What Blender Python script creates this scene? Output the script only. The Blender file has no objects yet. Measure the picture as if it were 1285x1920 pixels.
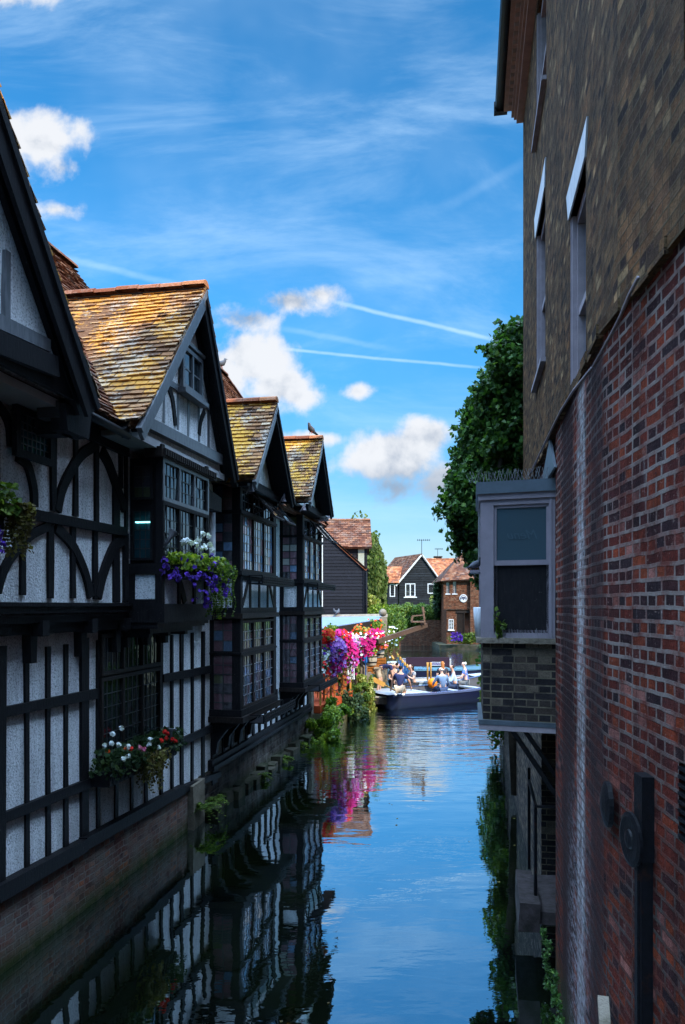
import bpy, bmesh, math, random
from mathutils import Vector, Matrix, Quaternion, noise as mnoise
R = math.radians
sc = bpy.context.scene
col = sc.collection
random.seed(11)

# ------------------------------------------------------------------ camera, sky, sun, exposure
cam_d = bpy.data.cameras.new('camera'); cam = bpy.data.objects.new('camera', cam_d); col.objects.link(cam)
cam.location = (0, 0, 3.6); cam.rotation_euler = (R(90), 0, 0)
cam_d.sensor_fit = 'VERTICAL'; cam_d.sensor_height = 36; cam_d.sensor_width = 36
cam_d.lens = 26.25; cam_d.shift_y = 175 / 1920; cam_d.clip_start = .05; cam_d.clip_end = 2000
sc.camera = cam
SUN_EL, SUN_AZ = 37.0, 140.0            # azimuth clockwise from +Y: the sun stands behind the camera to the right
world = bpy.data.worlds.new('World'); sc.world = world; world.use_nodes = True
def build_sky():
    nt = world.node_tree; N = nt.nodes; L = nt.links; N.clear()
    out = N.new('ShaderNodeOutputWorld'); bg = N.new('ShaderNodeBackground'); L.new(bg.outputs[0], out.inputs[0])
    sky = N.new('ShaderNodeTexSky'); sky.sky_type = 'NISHITA'; sky.sun_disc = False
    sky.sun_elevation = R(SUN_EL); sky.sun_rotation = R(SUN_AZ); sky.air_density = 1.0; sky.dust_density = .15; sky.ozone_density = 1.6
    hs = N.new('ShaderNodeHueSaturation'); hs.inputs['Saturation'].default_value = 1.32; hs.inputs['Value'].default_value = 1.0
    hs.inputs['Hue'].default_value = .49
    L.new(sky.outputs[0], hs.inputs['Color'])
    tc = N.new('ShaderNodeTexCoord'); sep = N.new('ShaderNodeSeparateXYZ'); L.new(tc.outputs['Generated'], sep.inputs[0])
    def m(op, a, b=None, c=None, clamp=False):
        n = N.new('ShaderNodeMath'); n.operation = op; n.use_clamp = clamp
        for i, v in enumerate((a, b, c)):
            if v is None: continue
            if isinstance(v, (int, float)): n.inputs[i].default_value = v
            else: L.new(v, n.inputs[i])
        return n.outputs[0]
    ysafe = m('MAXIMUM', sep.outputs[1], .02)
    a = m('DIVIDE', sep.outputs[0], ysafe); b = m('DIVIDE', sep.outputs[2], ysafe)     # tangents of azimuth and height
    cmb = N.new('ShaderNodeCombineXYZ'); L.new(a, cmb.inputs[0]); L.new(b, cmb.inputs[1])
    def noise(scale, detail, rough, sx=1, sy=1, rot=0, off=(0, 0, 0), dist=0.0):
        mp = N.new('ShaderNodeMapping'); mp.inputs['Scale'].default_value = (sx, sy, 1); mp.inputs['Rotation'].default_value = (0, 0, rot); mp.inputs['Location'].default_value = off
        L.new(cmb.outputs[0], mp.inputs[0])
        n = N.new('ShaderNodeTexNoise'); n.inputs['Scale'].default_value = scale; n.inputs['Detail'].default_value = detail; n.inputs['Roughness'].default_value = rough
        n.inputs['Distortion'].default_value = dist
        L.new(mp.outputs[0], n.inputs['Vector']); return n.outputs[0]
    def ramp(v, lo, hi):
        n = N.new('ShaderNodeMapRange'); n.interpolation_type = 'SMOOTHSTEP'
        L.new(v, n.inputs[0]); n.inputs[1].default_value = lo; n.inputs[2].default_value = hi; return n.outputs[0]
    # cumulus: soft ellipses (azimuth tangent, height tangent, half sizes, strength) broken up by noise
    C = [(-.118, .325, .055, .042, 1.3), (-.088, .297, .050, .032, 1.2), (-.155, .305, .05, .045, 1.1), (-.06, .28, .03, .022, .9),
         (-.070, .408, .048, .020, 1.1), (-.125, .385, .050, .020, .95), (-.030, .418, .030, .017, .95), 
         (.020, .287, .020, .010, .72), (.075, .195, .070, .045, 1.2), (.11, .222, .045, .028, 1.1), (.035, .200, .035, .032, 1.0), (.135, .170, .045, .034, 1.1), (.07, .160, .045, .022, .9),
         (-.405, .622, .050, .034, 1.2), (-.375, .585, .032, .022, .85), (-.385, .530, .035, .016, 1.0), (-.46, .60, .05, .04, 1), (-.44, .83, .07, .028, .6),
         (-.04, .222, .05, .010, 1.0), (.45, .28, .12, .06, 1), (.62, .45, .12, .07, .9), (-.75, .5, .16, .08, .9), (-.65, .25, .2, .07, 1)]
    dens = None
    for cx, cy, rx, ry, s in C:
        if s <= 0: continue
        dx = m('MULTIPLY', m('SUBTRACT', a, cx), 1 / rx); dy = m('MULTIPLY', m('SUBTRACT', b, cy), 1 / ry)
        r2 = m('ADD', m('MULTIPLY', dx, dx), m('MULTIPLY', dy, dy))
        f = m('MULTIPLY', m('SUBTRACT', 1.22, m('SQRT', r2)), s)
        dens = f if dens is None else m('SMOOTH_MAX', dens, f, .25)
    n1 = noise(13, 9, .58, off=(3.1, 1.7, 0), dist=.15); n1b = noise(13, 9, .58, off=(3.1 + .25, 1.7 - .14, 0), dist=.15)
    d1 = m('ADD', dens, m('MULTIPLY', m('SUBTRACT', n1, .47), 3.7))
    d1b = m('ADD', dens, m('MULTIPLY', m('SUBTRACT', n1b, .47), 3.7))
    cum = ramp(d1, .05, 1.0)
    # shading of the cumulus: thick undersides grey, tops white
    lit = ramp(m('SUBTRACT', m('ADD', m('MULTIPLY', n1, 2.2), m('MULTIPLY', m('SUBTRACT', noise(6, 3, .5, off=(7, 2, 0)), .5), 2.2)), m('MULTIPLY', d1b, .42)), -.05, .95)
    base = m('SUBTRACT', 1.0, m('MULTIPLY', m('MULTIPLY', ramp(m('ADD', b, m('MULTIPLY', m('SUBTRACT', n1, .5), .09)), .205, .150), ramp(a, -.03, .02)), .80))
    lit = m('MULTIPLY', lit, base)
    # cirrus veils and contrails
    ci = m('MULTIPLY', ramp(noise(2.6, 8, .62, sx=1, sy=3.4, rot=R(-24), off=(.7, .2, 0), dist=.5), .42, .80), .38)
    ci2 = m('MULTIPLY', ramp(noise(1.4, 5, .6, off=(5.3, 2.2, 0)), .42, .72), .22)
    low = m('MULTIPLY', ramp(b, .30, .02), .10)
    def trail(a0, b0, a1, b1, w, s):
        dx, dy = a1 - a0, b1 - b0; ln = math.hypot(dx, dy)
        t = m('ADD', m('MULTIPLY', m('SUBTRACT', a, a0), dx / ln), m('MULTIPLY', m('SUBTRACT', b, b0), dy / ln))
        d = m('ABSOLUTE', m('ADD', m('ADD', m('MULTIPLY', m('SUBTRACT', a, a0), -dy / ln), m('MULTIPLY', m('SUBTRACT', b, b0), dx / ln)), m('MULTIPLY', m('SUBTRACT', noise(11, 4, .6, off=(2, 2, 0)), .5), w * 1.6)))
        k = m('MULTIPLY', ramp(d, w, w * .1), s)
        return m('MULTIPLY', m('MULTIPLY', k, m('ADD', m('MULTIPLY', noise(30, 4, .6), .9), .45)), m('MULTIPLY', ramp(t, -.02, .04), ramp(t, ln + .04, ln - .06)))
    tr = m('ADD', trail(-.02, .408, .22, .352, .0045, .48), trail(-.10, .345, .19, .318, .0032, .45))
    tr = m('ADD', tr, trail(-.42, .475, -.20, .425, .007, .22)); tr = m('ADD', tr, trail(-.09, .372, .06, .345, .006, .18)); tr = m('ADD', tr, trail(.13, .53, .26, .60, .012, .09))
    thin = m('ADD', m('ADD', ci, ci2), m('ADD', low, tr), clamp=True)
    mx1 = N.new('ShaderNodeMix'); mx1.data_type = 'RGBA'; 
    dk = N.new('ShaderNodeMix'); dk.data_type = 'RGBA'; dk.blend_type = 'MULTIPLY'; dk.inputs[0].default_value = 1; L.new(hs.outputs[0], dk.inputs[6])
    gr = N.new('ShaderNodeMix'); gr.data_type = 'RGBA'; L.new(ramp(b, -.05, .45), gr.inputs[0]); gr.inputs[6].default_value = (.21, .225, .29, 1); gr.inputs[7].default_value = (.30, .50, .58, 1); L.new(gr.outputs[2], dk.inputs[7])
    L.new(thin, mx1.inputs[0]); L.new(dk.outputs[2], mx1.inputs[6]); mx1.inputs[7].default_value = (1.7, 2.4, 3.1, 1)
    cc = N.new('ShaderNodeMix'); cc.data_type = 'RGBA'; L.new(lit, cc.inputs[0]); cc.inputs[6].default_value = (.78, .98, 1.3, 1); cc.inputs[7].default_value = (2.15, 2.2, 2.3, 1)
    mx2 = N.new('ShaderNodeMix'); mx2.data_type = 'RGBA'; L.new(m('MULTIPLY', cum, .97), mx2.inputs[0]); L.new(mx1.outputs[2], mx2.inputs[6]); L.new(cc.outputs[2], mx2.inputs[7])
    # unseen bright cloud added overhead and behind the bridge as fill for shaded walls
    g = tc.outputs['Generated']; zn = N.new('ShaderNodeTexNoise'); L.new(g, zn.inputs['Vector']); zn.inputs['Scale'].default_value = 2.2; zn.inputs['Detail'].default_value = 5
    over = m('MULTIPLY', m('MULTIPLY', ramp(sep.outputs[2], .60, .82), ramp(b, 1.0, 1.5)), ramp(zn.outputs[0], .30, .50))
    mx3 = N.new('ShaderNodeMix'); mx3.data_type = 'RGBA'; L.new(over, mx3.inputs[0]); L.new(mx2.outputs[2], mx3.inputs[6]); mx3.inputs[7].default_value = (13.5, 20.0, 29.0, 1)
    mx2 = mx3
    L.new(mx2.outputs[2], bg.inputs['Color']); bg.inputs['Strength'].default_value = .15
build_sky()
sd = bpy.data.lights.new('sun', 'SUN'); sd.energy = 2.7; sd.angle = R(.5); sd.color = (1, .88, .68)
sun = bpy.data.objects.new('sun', sd); col.objects.link(sun)
SV = Vector((math.sin(R(SUN_AZ)) * math.cos(R(SUN_EL)), math.cos(R(SUN_AZ)) * math.cos(R(SUN_EL)), math.sin(R(SUN_EL))))
sun.rotation_euler = SV.to_track_quat('Z', 'Y').to_euler()
sc.view_settings.view_transform = 'Standard'; sc.view_settings.look = 'None'; sc.view_settings.gamma = 1; sc.view_settings.exposure = 1.5
sc.render.engine = 'CYCLES'
sc.cycles.max_bounces = 6; sc.cycles.diffuse_bounces = 3; sc.cycles.glossy_bounces = 4; sc.cycles.transmission_bounces = 4
sc.cycles.sample_clamp_indirect = 4; sc.cycles.caustics_reflective = False; sc.cycles.caustics_refractive = False

# ------------------------------------------------------------------ frames and mesh builder
F, CX, HY, EYE = 1400.0, 642.5, 1135.0, 3.6
class Frame:
    """A local frame: x = across (N), y = along (U), z = up."""
    def __init__(s, O, N, U): s.O, s.N, s.U = Vector(O), Vector(N).normalized(), Vector(U).normalized()
    def w(s, p): return s.O + s.N * p[0] + s.U * p[1] + Vector((0, 0, p[2]))
    def px(s, x, y, n):
        """survey helper: where a sight line measured on the photograph meets the plane at offset n of this wall"""
        d = Vector(((x - CX) / F, 1, (HY - y) / F)); c = Vector((0, 0, EYE))
        t = (n + s.N.dot(s.O - c)) / s.N.dot(d); p = c + d * t
        return (s.U.dot(p - s.O), p.z)
W0 = Frame((0, 0, 0), (1, 0, 0), (0, 1, 0))
def frame_at(x, th): return Frame((x, 0, 0), (math.cos(th), -math.sin(th), 0), (math.sin(th), math.cos(th), 0))
LF = frame_at(-4.73, math.atan(.184))
RF = frame_at(.84, math.atan(.17))
RN = frame_at(1.3575, math.atan(.055))
def side(fr, u, n0=0):
    """the frame of a face turned towards the camera: across = -U, along = N"""
    return Frame(fr.w((n0, u, 0)), -fr.U, fr.N)
def G(x, y, z=0):
    Y = (EYE - z) * F / (y - HY); return Vector(((x - CX) / F * Y, Y, z))
def P(x, y, Y): return Vector(((x - CX) / F * Y, Y, EYE + (HY - y) / F * Y))

class MB:
    def __init__(s, fr=None): s.v = []; s.f = []; s.uv = []; s.c = []; s.fr = fr or W0; s.k = 0.0
    def face(s, pts, uv=None, raw=False):
        i = len(s.v)
        for p in pts: s.v.append(Vector(p) if raw else s.fr.w(p))
        s.f.append(tuple(range(i, i + len(pts))))
        if uv is None:
            q = [Vector(p) for p in pts]
            nrm = (q[1] - q[0]).cross(q[2] - q[0]); ax = max(range(3), key=lambda k: abs(nrm[k]))
            uv = [((p.y, p.z), (p.x, p.z), (p.y, p.x))[ax] for p in q]
        s.uv.append(uv); s.c.append(s.k)
    def box(s, a, b, jit=0.0):
        x0, y0, z0 = a; x1, y1, z1 = b
        j = lambda: random.uniform(-jit, jit)
        c = [[x + j(), y + j(), z + j()] for x in (x0, x1) for y in (y0, y1) for z in (z0, z1)]
        for q in ((0, 1, 3, 2), (4, 6, 7, 5), (0, 4, 5, 1), (2, 3, 7, 6), (0, 2, 6, 4), (1, 5, 7, 3)): s.face([c[i] for i in q])
        return s
    def prism(s, poly, n0, n1):
        """poly in (along, up), pushed from across n0 to n1"""
        A = [(n0, u, z) for u, z in poly]; B = [(n1, u, z) for u, z in poly]
        s.face(A); s.face(B[::-1])
        for i in range(len(poly)):
            j = (i + 1) % len(poly); s.face([A[i], A[j], B[j], B[i]])
        return s
    def strip(s, pts, w, n0, n1):
        """curved timber: a line of (along, up) points with width w, pushed from n0 to n1"""
        l, r = [], []
        for i, p in enumerate(pts):
            a = Vector(pts[max(i - 1, 0)]); b = Vector(pts[min(i + 1, len(pts) - 1)]); d = (b - a).normalized(); q = Vector((-d.y, d.x))
            ww = w[i] if isinstance(w, (list, tuple)) else w
            l.append(Vector(p) + q * ww / 2); r.append(Vector(p) - q * ww / 2)
        for i in range(len(pts) - 1):
            q = [(l[i].x, l[i].y), (l[i + 1].x, l[i + 1].y), (r[i + 1].x, r[i + 1].y), (r[i].x, r[i].y)]
            s.face([(n1, *t) for t in q]); s.face([(n0, *t) for t in q[::-1]])
            s.face([(n0, *q[0]), (n0, *q[1]), (n1, *q[1]), (n1, *q[0])]); s.face([(n0, *q[3]), (n0, *q[2]), (n1, *q[2]), (n1, *q[3])])
        for k in (0, -1):
            s.face([(n0, *l[k]), (n1, *l[k]), (n1, *r[k]), (n0, *r[k])])
        return s
    def bar(s, a, b, w, h=None, up=(0, 0, 1)):
        """a straight square bar between two frame points"""
        h = h or w; a = s.fr.w(a); b = s.fr.w(b); d = (b - a).normalized(); up = Vector(up)
        if abs(d.dot(up)) > .99: up = Vector((0, 1, 0))
        x = d.cross(up).normalized() * w / 2; y = x.cross(d).normalized() * h / 2
        A = [a - x - y, a + x - y, a + x + y, a - x + y]; B = [p + (b - a) for p in A]
        fs = [A[::-1], B] + [[A[i], A[(i + 1) % 4], B[(i + 1) % 4], B[i]] for i in range(4)]
        ln = (b - a).length
        for q in fs: s.face(q, uv=[(0, 0), (w, 0), (w, ln), (0, ln)], raw=True)
        return s
    def tube(s, pts, r, seg=8, cap=True):
        pts = [s.fr.w(p) for p in pts]; rings = []
        rr = r if isinstance(r, (list, tuple)) else [r] * len(pts)
        ref = Vector((0, 0, 1))
        for i, p in enumerate(pts):
            d = (pts[min(i + 1, len(pts) - 1)] - pts[max(i - 1, 0)]).normalized()
            if abs(d.dot(ref)) > .95: ref = Vector((1, 0, 0)) if abs(d.x) < .9 else Vector((0, 1, 0))
            x = d.cross(ref).normalized(); y = d.cross(x).normalized()
            rings.append([p + (x * math.cos(t) + y * math.sin(t)) * rr[i] for t in [k * 2 * math.pi / seg for k in range(seg)]])
        base = len(s.v)
        for g in rings: s.v += g
        for i in range(len(rings) - 1):
            for k in range(seg):
                a = base + i * seg + k; b = base + i * seg + (k + 1) % seg
                s.f.append((a, b, b + seg, a + seg)); s.uv.append([(k / seg, i), ((k + 1) / seg, i), ((k + 1) / seg, i + 1), (k / seg, i + 1)]); s.c.append(s.k)
        if cap:
            for i, rev in ((0, 1), (len(rings) - 1, 0)):
                f = [base + i * seg + k for k in range(seg)]; s.f.append(tuple(f[::-1] if rev else f)); s.uv.append([(0, 0)] * seg); s.c.append(s.k)
        return s
    def lathe(s, prof, c, seg=14, axis=(0, 0, 1), cap=True):
        """prof: (radius, height) pairs turned about an axis through frame point c"""
        c = s.fr.w(c); ax = Vector(axis).normalized(); x = ax.orthogonal().normalized(); y = ax.cross(x); base = len(s.v)
        for r, h in prof:
            for k in range(seg):
                t = k * 2 * math.pi / seg; s.v.append(c + ax * h + (x * math.cos(t) + y * math.sin(t)) * r)
        for i in range(len(prof) - 1):
            for k in range(seg):
                a = base + i * seg + k; b = base + i * seg + (k + 1) % seg
                s.f.append((a, b, b + seg, a + seg)); s.uv.append([(k / seg, prof[i][1]), ((k + 1) / seg, prof[i][1]), ((k + 1) / seg, prof[i + 1][1]), (k / seg, prof[i + 1][1])]); s.c.append(s.k)
        if cap:
            for i, rev in ((0, 1), (len(prof) - 1, 0)):
                f = [base + i * seg + k for k in range(seg)]; s.f.append(tuple(f[::-1] if rev else f)); s.uv.append([(0, 0)] * seg); s.c.append(s.k)
        return s
    def build(s, name, mat, parent=None, origin=None, smooth=False, fix=True, label=None):
        me = bpy.data.meshes.new(name)
        if parent is not None: inv = MW[parent.name].inverted()
        elif origin is not None: inv = Matrix.Translation(origin).inverted()
        else: inv = None
        vs = [inv @ v for v in s.v] if inv is not None else s.v
        me.from_pydata([tuple(v) for v in vs], [], s.f)
        ul = me.uv_layers.new(name='UVMap'); flat = [c for f in s.uv for t in f for c in t]; ul.data.foreach_set('uv', flat)
        at = me.attributes.new('rnd', 'FLOAT', 'FACE'); at.data.foreach_set('value', s.c)
        if fix:
            bm = bmesh.new(); bm.from_mesh(me); bmesh.ops.remove_doubles(bm, verts=bm.verts, dist=1e-5); bmesh.ops.recalc_face_normals(bm, faces=bm.faces); bm.to_mesh(me); bm.free()
        if smooth: me.polygons.foreach_set('use_smooth', [True] * len(me.polygons))
        me.materials.append(mat)
        o = bpy.data.objects.new(name, me); col.objects.link(o)
        if parent is not None: o.parent = parent; MW[o.name] = MW[parent.name]
        else:
            MW[o.name] = Matrix.Translation(origin) if origin is not None else Matrix.Identity(4)
            if origin is not None: o.location = origin
        if label: o['label'] = label
        return o
MW = {}
def empty(name, loc, label, cat, group=None):
    o = bpy.data.objects.new(name, None); col.objects.link(o); o.location = loc; o.empty_display_size = .2
    MW[o.name] = Matrix.Translation(loc)
    o['label'] = label; o['category'] = cat
    if group: o['group'] = group
    return o
def tag(o, label=None, cat=None, group=None, kind=None):
    if label: o['label'] = label
    if cat: o['category'] = cat
    if group: o['group'] = group
    if kind: o['kind'] = kind
    return o

# ------------------------------------------------------------------ materials
class NT:
    def __init__(s, name):
        s.m = bpy.data.materials.new(name); s.m.use_nodes = True; s.t = s.m.node_tree; s.N = s.t.nodes; s.L = s.t.links
        s.b = s.N['Principled BSDF']; s.out = s.N['Material Output']
    def n(s, typ, **kw):
        n = s.N.new('ShaderNode' + typ)
        for k, v in kw.items(): setattr(n, k, v)
        return n
    def link(s, a, b): s.L.new(a, b)
    def coord(s, kind='Object', scale=(1, 1, 1), rot=(0, 0, 0)):
        c = s.n('TexCoord'); m = s.n('Mapping'); m.inputs['Scale'].default_value = scale; m.inputs['Rotation'].default_value = rot
        s.link(c.outputs[kind], m.inputs[0]); return m.outputs[0]
    def noise(s, vec, scale, detail=4, rough=.55, dist=0):
        n = s.n('TexNoise'); s.link(vec, n.inputs['Vector']); n.inputs['Scale'].default_value = scale; n.inputs['Detail'].default_value = detail
        n.inputs['Roughness'].default_value = rough; n.inputs['Distortion'].default_value = dist; return n.outputs[0]
    def ramp(s, fac, stops, const=False):
        r = s.n('ValToRGB'); e = r.color_ramp.elements
        if const: r.color_ramp.interpolation = 'CONSTANT'
        while len(e) < len(stops): e.new(.5)
        for el, (p, c) in zip(e, stops): el.position = p; el.color = (*c, 1) if not isinstance(c, (int, float)) else (c, c, c, 1)
        s.link(fac, r.inputs[0]); return r.outputs[0]
    def mix(s, fac, a, b, typ='MIX'):
        m = s.n('Mix', data_type='RGBA', blend_type=typ)
        for i, v in ((0, fac), (6, a), (7, b)):
            if isinstance(v, (int, float)): m.inputs[i].default_value = v
            elif isinstance(v, tuple): m.inputs[i].default_value = (*v, 1)
            else: s.link(v, m.inputs[i])
        return m.outputs[2]
    def math(s, op, a, b=0.0, clamp=False):
        m = s.n('Math', operation=op, use_clamp=clamp)
        for i, v in ((0, a), (1, b)):
            if isinstance(v, (int, float)): m.inputs[i].default_value = v
            else: s.link(v, m.inputs[i])
        return m.outputs[0]
    def rnd(s):
        a = s.n('Attribute'); a.attribute_name = 'rnd'; return a.outputs['Fac']
    def bump(s, h, strength=.5, dist=.02, prev=None):
        b = s.n('Bump'); b.inputs['Strength'].default_value = strength; b.inputs['Distance'].default_value = dist; s.link(h, b.inputs['Height'])
        if prev is not None: s.link(prev, b.inputs['Normal'])
        s.link(b.outputs[0], s.b.inputs['Normal']); return b.outputs[0]
    def set(s, color=None, rough=None, spec=None, metal=None):
        for k, v in (('Base Color', color), ('Roughness', rough), ('Specular IOR Level', spec), ('Metallic', metal)):
            if v is None: continue
            if isinstance(v, tuple): s.b.inputs[k].default_value = (*v, 1)
            elif isinstance(v, (int, float)): s.b.inputs[k].default_value = v
            else: s.link(v, s.b.inputs[k])
        return s
def basic(name, c1, c2=None, scale=6, rough=.6, bump=.3, bscale=30, bdist=.01, spec=.10, metal=0, coord='Object', stretch=(1, 1, 1), use_rnd=False):
    t = NT(name); v = t.coord(coord, stretch); c2 = c2 or tuple(x * .7 for x in c1)
    nz = t.noise(v, scale, 5, .6)
    c = t.ramp(nz, [(.3, c1), (.7, c2)])
    if use_rnd: c = t.mix(1, c, t.ramp(t.rnd(), [(0, .65), (1, 1.15)]), 'MULTIPLY')
    t.set(c, rough, spec, metal)
    if bump: t.bump(t.noise(v, bscale, 4, .6), bump, bdist)
    return t.m
M = {}
def stucco(name, c1, c2):
    t = NT(name); v = t.coord()
    big = t.noise(v, 1.3, 4, .6); sm = t.noise(v, 55, 3, .6)
    c = t.ramp(big, [(.25, c2), (.6, c1)])
    st = t.ramp(t.noise(t.coord('Object', (3, 3, .35)), 2.5, 5, .65), [(.42, .78), (.6, 1.0)])
    c = t.mix(1, c, st, 'MULTIPLY'); c = t.mix(1, c, t.ramp(sm, [(.33, .42), (.5, 1.0)]), 'MULTIPLY')
    t.set(c, .9, .1); b = t.bump(t.noise(v, 46, 3, .55), .9, .02); return t.m
M['stucco'] = stucco('white_roughcast', (.90, .91, .93), (.80, .81, .83))
t = NT('black_timber'); v = t.coord('Object', (6, 6, 1.2)); nz = t.noise(v, 7, 6, .65, .6)
t.set(t.mix(t.ramp(t.noise(t.coord(), 38, 3, .7), [(.66, 0.), (.76, 1.)]), t.ramp(nz, [(.3, (.006, .006, .0075)), (.6, (.013, .012, .0135)), (.8, (.034, .030, .028))]), (.10, .095, .09)), t.ramp(nz, [(.3, .45), (.7, .7)]), .07); t.bump(nz, .5, .012); M['timber'] = t.m
t = NT('aged_timber'); v = t.coord('Object', (8, 8, 1.5)); nz = t.noise(v, 6, 6, .65, .6)
t.set(t.ramp(nz, [(.3, (.009, .007, .0065)), (.6, (.022, .016, .014)), (.8, (.06, .05, .044))]), .6, .10); t.bump(nz, .5, .01); M['oldwood'] = t.m
t = NT('grey_paint_and_sheen_timber'); nz = t.noise(t.coord('Object', (6, 6, 1.2)), 6, 5, .6)
t.set(t.ramp(nz, [(.3, (.06, .063, .072)), (.7, (.13, .133, .145))]), .4, .5); t.bump(nz, .3, .006); M['greywood'] = t.m
def tile_mat(name, stops, lichen, amount, grey=.4):
    t = NT(name); v = t.coord(); r = t.rnd()
    base = t.ramp(r, stops); fine = t.noise(v, 45, 5, .7)
    base = t.mix(1, base, t.ramp(fine, [(.3, .6), (.7, 1.15)]), 'MULTIPLY')
    lm = t.math('ADD', t.noise(v, 1.7, 3, .5), t.math('MULTIPLY', t.noise(v, 16, 5, .7), .75))
    lm = t.math('ADD', lm, t.math('MULTIPLY', r, .12))
    c = t.mix(t.ramp(lm, [(amount, 0.), (amount + .10, .92)]), base, t.mix(t.noise(v, 30, 3, .6), lichen[0], lichen[1]))
    g = t.math('ADD', t.noise(t.coord('Object', (1, 1, 1), (1, 2, 3)), 2.3, 3, .5), t.math('MULTIPLY', t.noise(v, 22, 4, .7), .8))
    c = t.mix(t.ramp(g, [(.96, 0.), (1.06, grey)]), c, (.40, .38, .33))
    t.set(c, .9, .06); t.bump(fine, .8, .012); return t.m
CLAY = [(0, (.06, .035, .025)), (.2, (.20, .095, .045)), (.5, (.28, .14, .065)), (.7, (.31, .19, .10)), (.85, (.13, .07, .045)), (1, (.40, .29, .19))]
M['tiles'] = tile_mat('lichened_clay_tiles', CLAY, ((.46, .18, .022), (.36, .20, .05)), .93)
M['tiles_yellow'] = tile_mat('yellow_lichened_clay_tiles', CLAY, ((.46, .215, .025), (.42, .25, .05)), .87)
M['tiles_plain'] = tile_mat('weathered_red_clay_tiles', [(0, (.07, .032, .024)), (.5, (.15, .058, .034)), (1, (.22, .10, .055))], ((.30, .20, .06), (.34, .26, .10)), 1.02, .15)
M['tiles_orange'] = tile_mat('orange_clay_tiles', [(0, (.16, .055, .03)), (.5, (.30, .10, .045)), (1, (.40, .17, .075))], ((.36, .26, .08), (.40, .30, .10)), 1.02, .12)
def brick_mat(name, stops, mortar, w=.225, h=.075, ms=.010, stain=None, bumpd=.012, msk=None, wob=.006, rough=.85, spall=.0, lowdark=False):
    t = NT(name); c = t.n('TexCoord'); uv = c.outputs['UV']
    wn = t.n('TexNoise'); t.link(uv, wn.inputs['Vector']); wn.inputs['Scale'].default_value = 5; wn.inputs['Detail'].default_value = 3
    off = t.n('VectorMath', operation='SUBTRACT'); t.link(wn.outputs['Color'], off.inputs[0]); off.inputs[1].default_value = (.5, .5, .5)
    sc_ = t.n('VectorMath', operation='SCALE'); t.link(off.outputs[0], sc_.inputs[0]); sc_.inputs['Scale'].default_value = wob * 4
    ad = t.n('VectorMath', operation='ADD'); t.link(uv, ad.inputs[0]); t.link(sc_.outputs[0], ad.inputs[1])
    b = t.n('TexBrick'); t.link(ad.outputs[0], b.inputs['Vector']); b.inputs['Scale'].default_value = 1
    b.inputs['Brick Width'].default_value = w; b.inputs['Row Height'].default_value = h; b.inputs['Mortar Size'].default_value = ms; b.inputs['Mortar Smooth'].default_value = .25
    b.inputs['Color1'].default_value = (0, 0, 0, 1); b.inputs['Color2'].default_value = (1, 1, 1, 1); b.inputs['Mortar'].default_value = (.5, .5, .5, 1); b.inputs['Bias'].default_value = 0
    b.squash = .55; b.squash_frequency = 2; b.offset_frequency = 2
    cc = t.ramp(b.outputs['Color'], stops)
    fine = t.noise(uv, 60, 6, .7); mid = t.noise(uv, 9, 5, .65)
    cc = t.mix(1, cc, t.ramp(fine, [(.28, .5), (.55, 1.), (.8, 1.35)]), 'MULTIPLY')
    cc = t.mix(1, cc, t.ramp(mid, [(.3, .62), (.6, 1.12)]), 'MULTIPLY')
    if spall:   # faces blown off by frost, grime held in patches, odd rubbed bricks
        pt = t.noise(uv, 1.7, 5, .65); cc = t.mix(1, cc, t.ramp(pt, [(.32, (.55, .50, .52)), (.5, (1., 1., 1.)), (.68, (1.35, 1.15, 1.05))]), 'MULTIPLY'); cc = t.mix(1, cc, t.ramp(t.noise(t.coord('UV', (2.6, .45, 1)), 2.1, 6, .7), [(.34, .45), (.56, 1.05)]), 'MULTIPLY')
        sp_ = t.noise(t.coord('UV', (1, 1.6, 1)), 22, 5, .7); cc = t.mix(t.math('MULTIPLY', t.ramp(sp_, [(.60, 0.), (.66, 1.)]), spall), cc, (.21, .15, .13)); cc = t.mix(t.math('MULTIPLY', t.ramp(sp_, [(.34, 1.), (.40, 0.)]), .7), cc, (.012, .009, .010))
    if lowdark: mz_ = t.n('MapRange'); t.link(sepuv(t, uv)[1], mz_.inputs[0]); mz_.inputs[1].default_value = 2.5; mz_.inputs[2].default_value = 3.3; mz_.inputs[3].default_value = .3; mz_.inputs[4].default_value = 1.0; mortar = t.mix(1, mortar, t.ramp(mz_.outputs[0], [(0, 0.), (1, 1.)]), 'MULTIPLY')
    mfac = t.math('MULTIPLY', b.outputs['Fac'], t.ramp(t.noise(uv, 3.2, 5, .7), [(.38, .12), (.60, 1.)]))
    cc = t.mix(mfac, cc, mortar)
    if stain: cc = stain(t, uv, cc, fine, b)
    t.set(cc, rough, .06)
    hgt = t.math('SUBTRACT', t.math('MULTIPLY', fine, .5), b.outputs['Fac'])
    hgt = t.math('ADD', hgt, t.math('MULTIPLY', b.outputs['Color'], .35))
    t.bump(hgt, .95, bumpd); return t.m
def sepuv(t, uv):
    s = t.n('SeparateXYZ'); t.link(uv, s.inputs[0]); return s.outputs[0], s.outputs[1]
def band(t, x, lo, hi, soft):
    a = t.n('MapRange', interpolation_type='SMOOTHSTEP'); t.link(x, a.inputs[0]); a.inputs[1].default_value = lo - soft; a.inputs[2].default_value = lo + soft
    b = t.n('MapRange', interpolation_type='SMOOTHSTEP'); t.link(x, b.inputs[0]); b.inputs[1].default_value = hi + soft; b.inputs[2].default_value = hi - soft
    return t.math('MULTIPLY', a.outputs[0], b.outputs[0])
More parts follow.
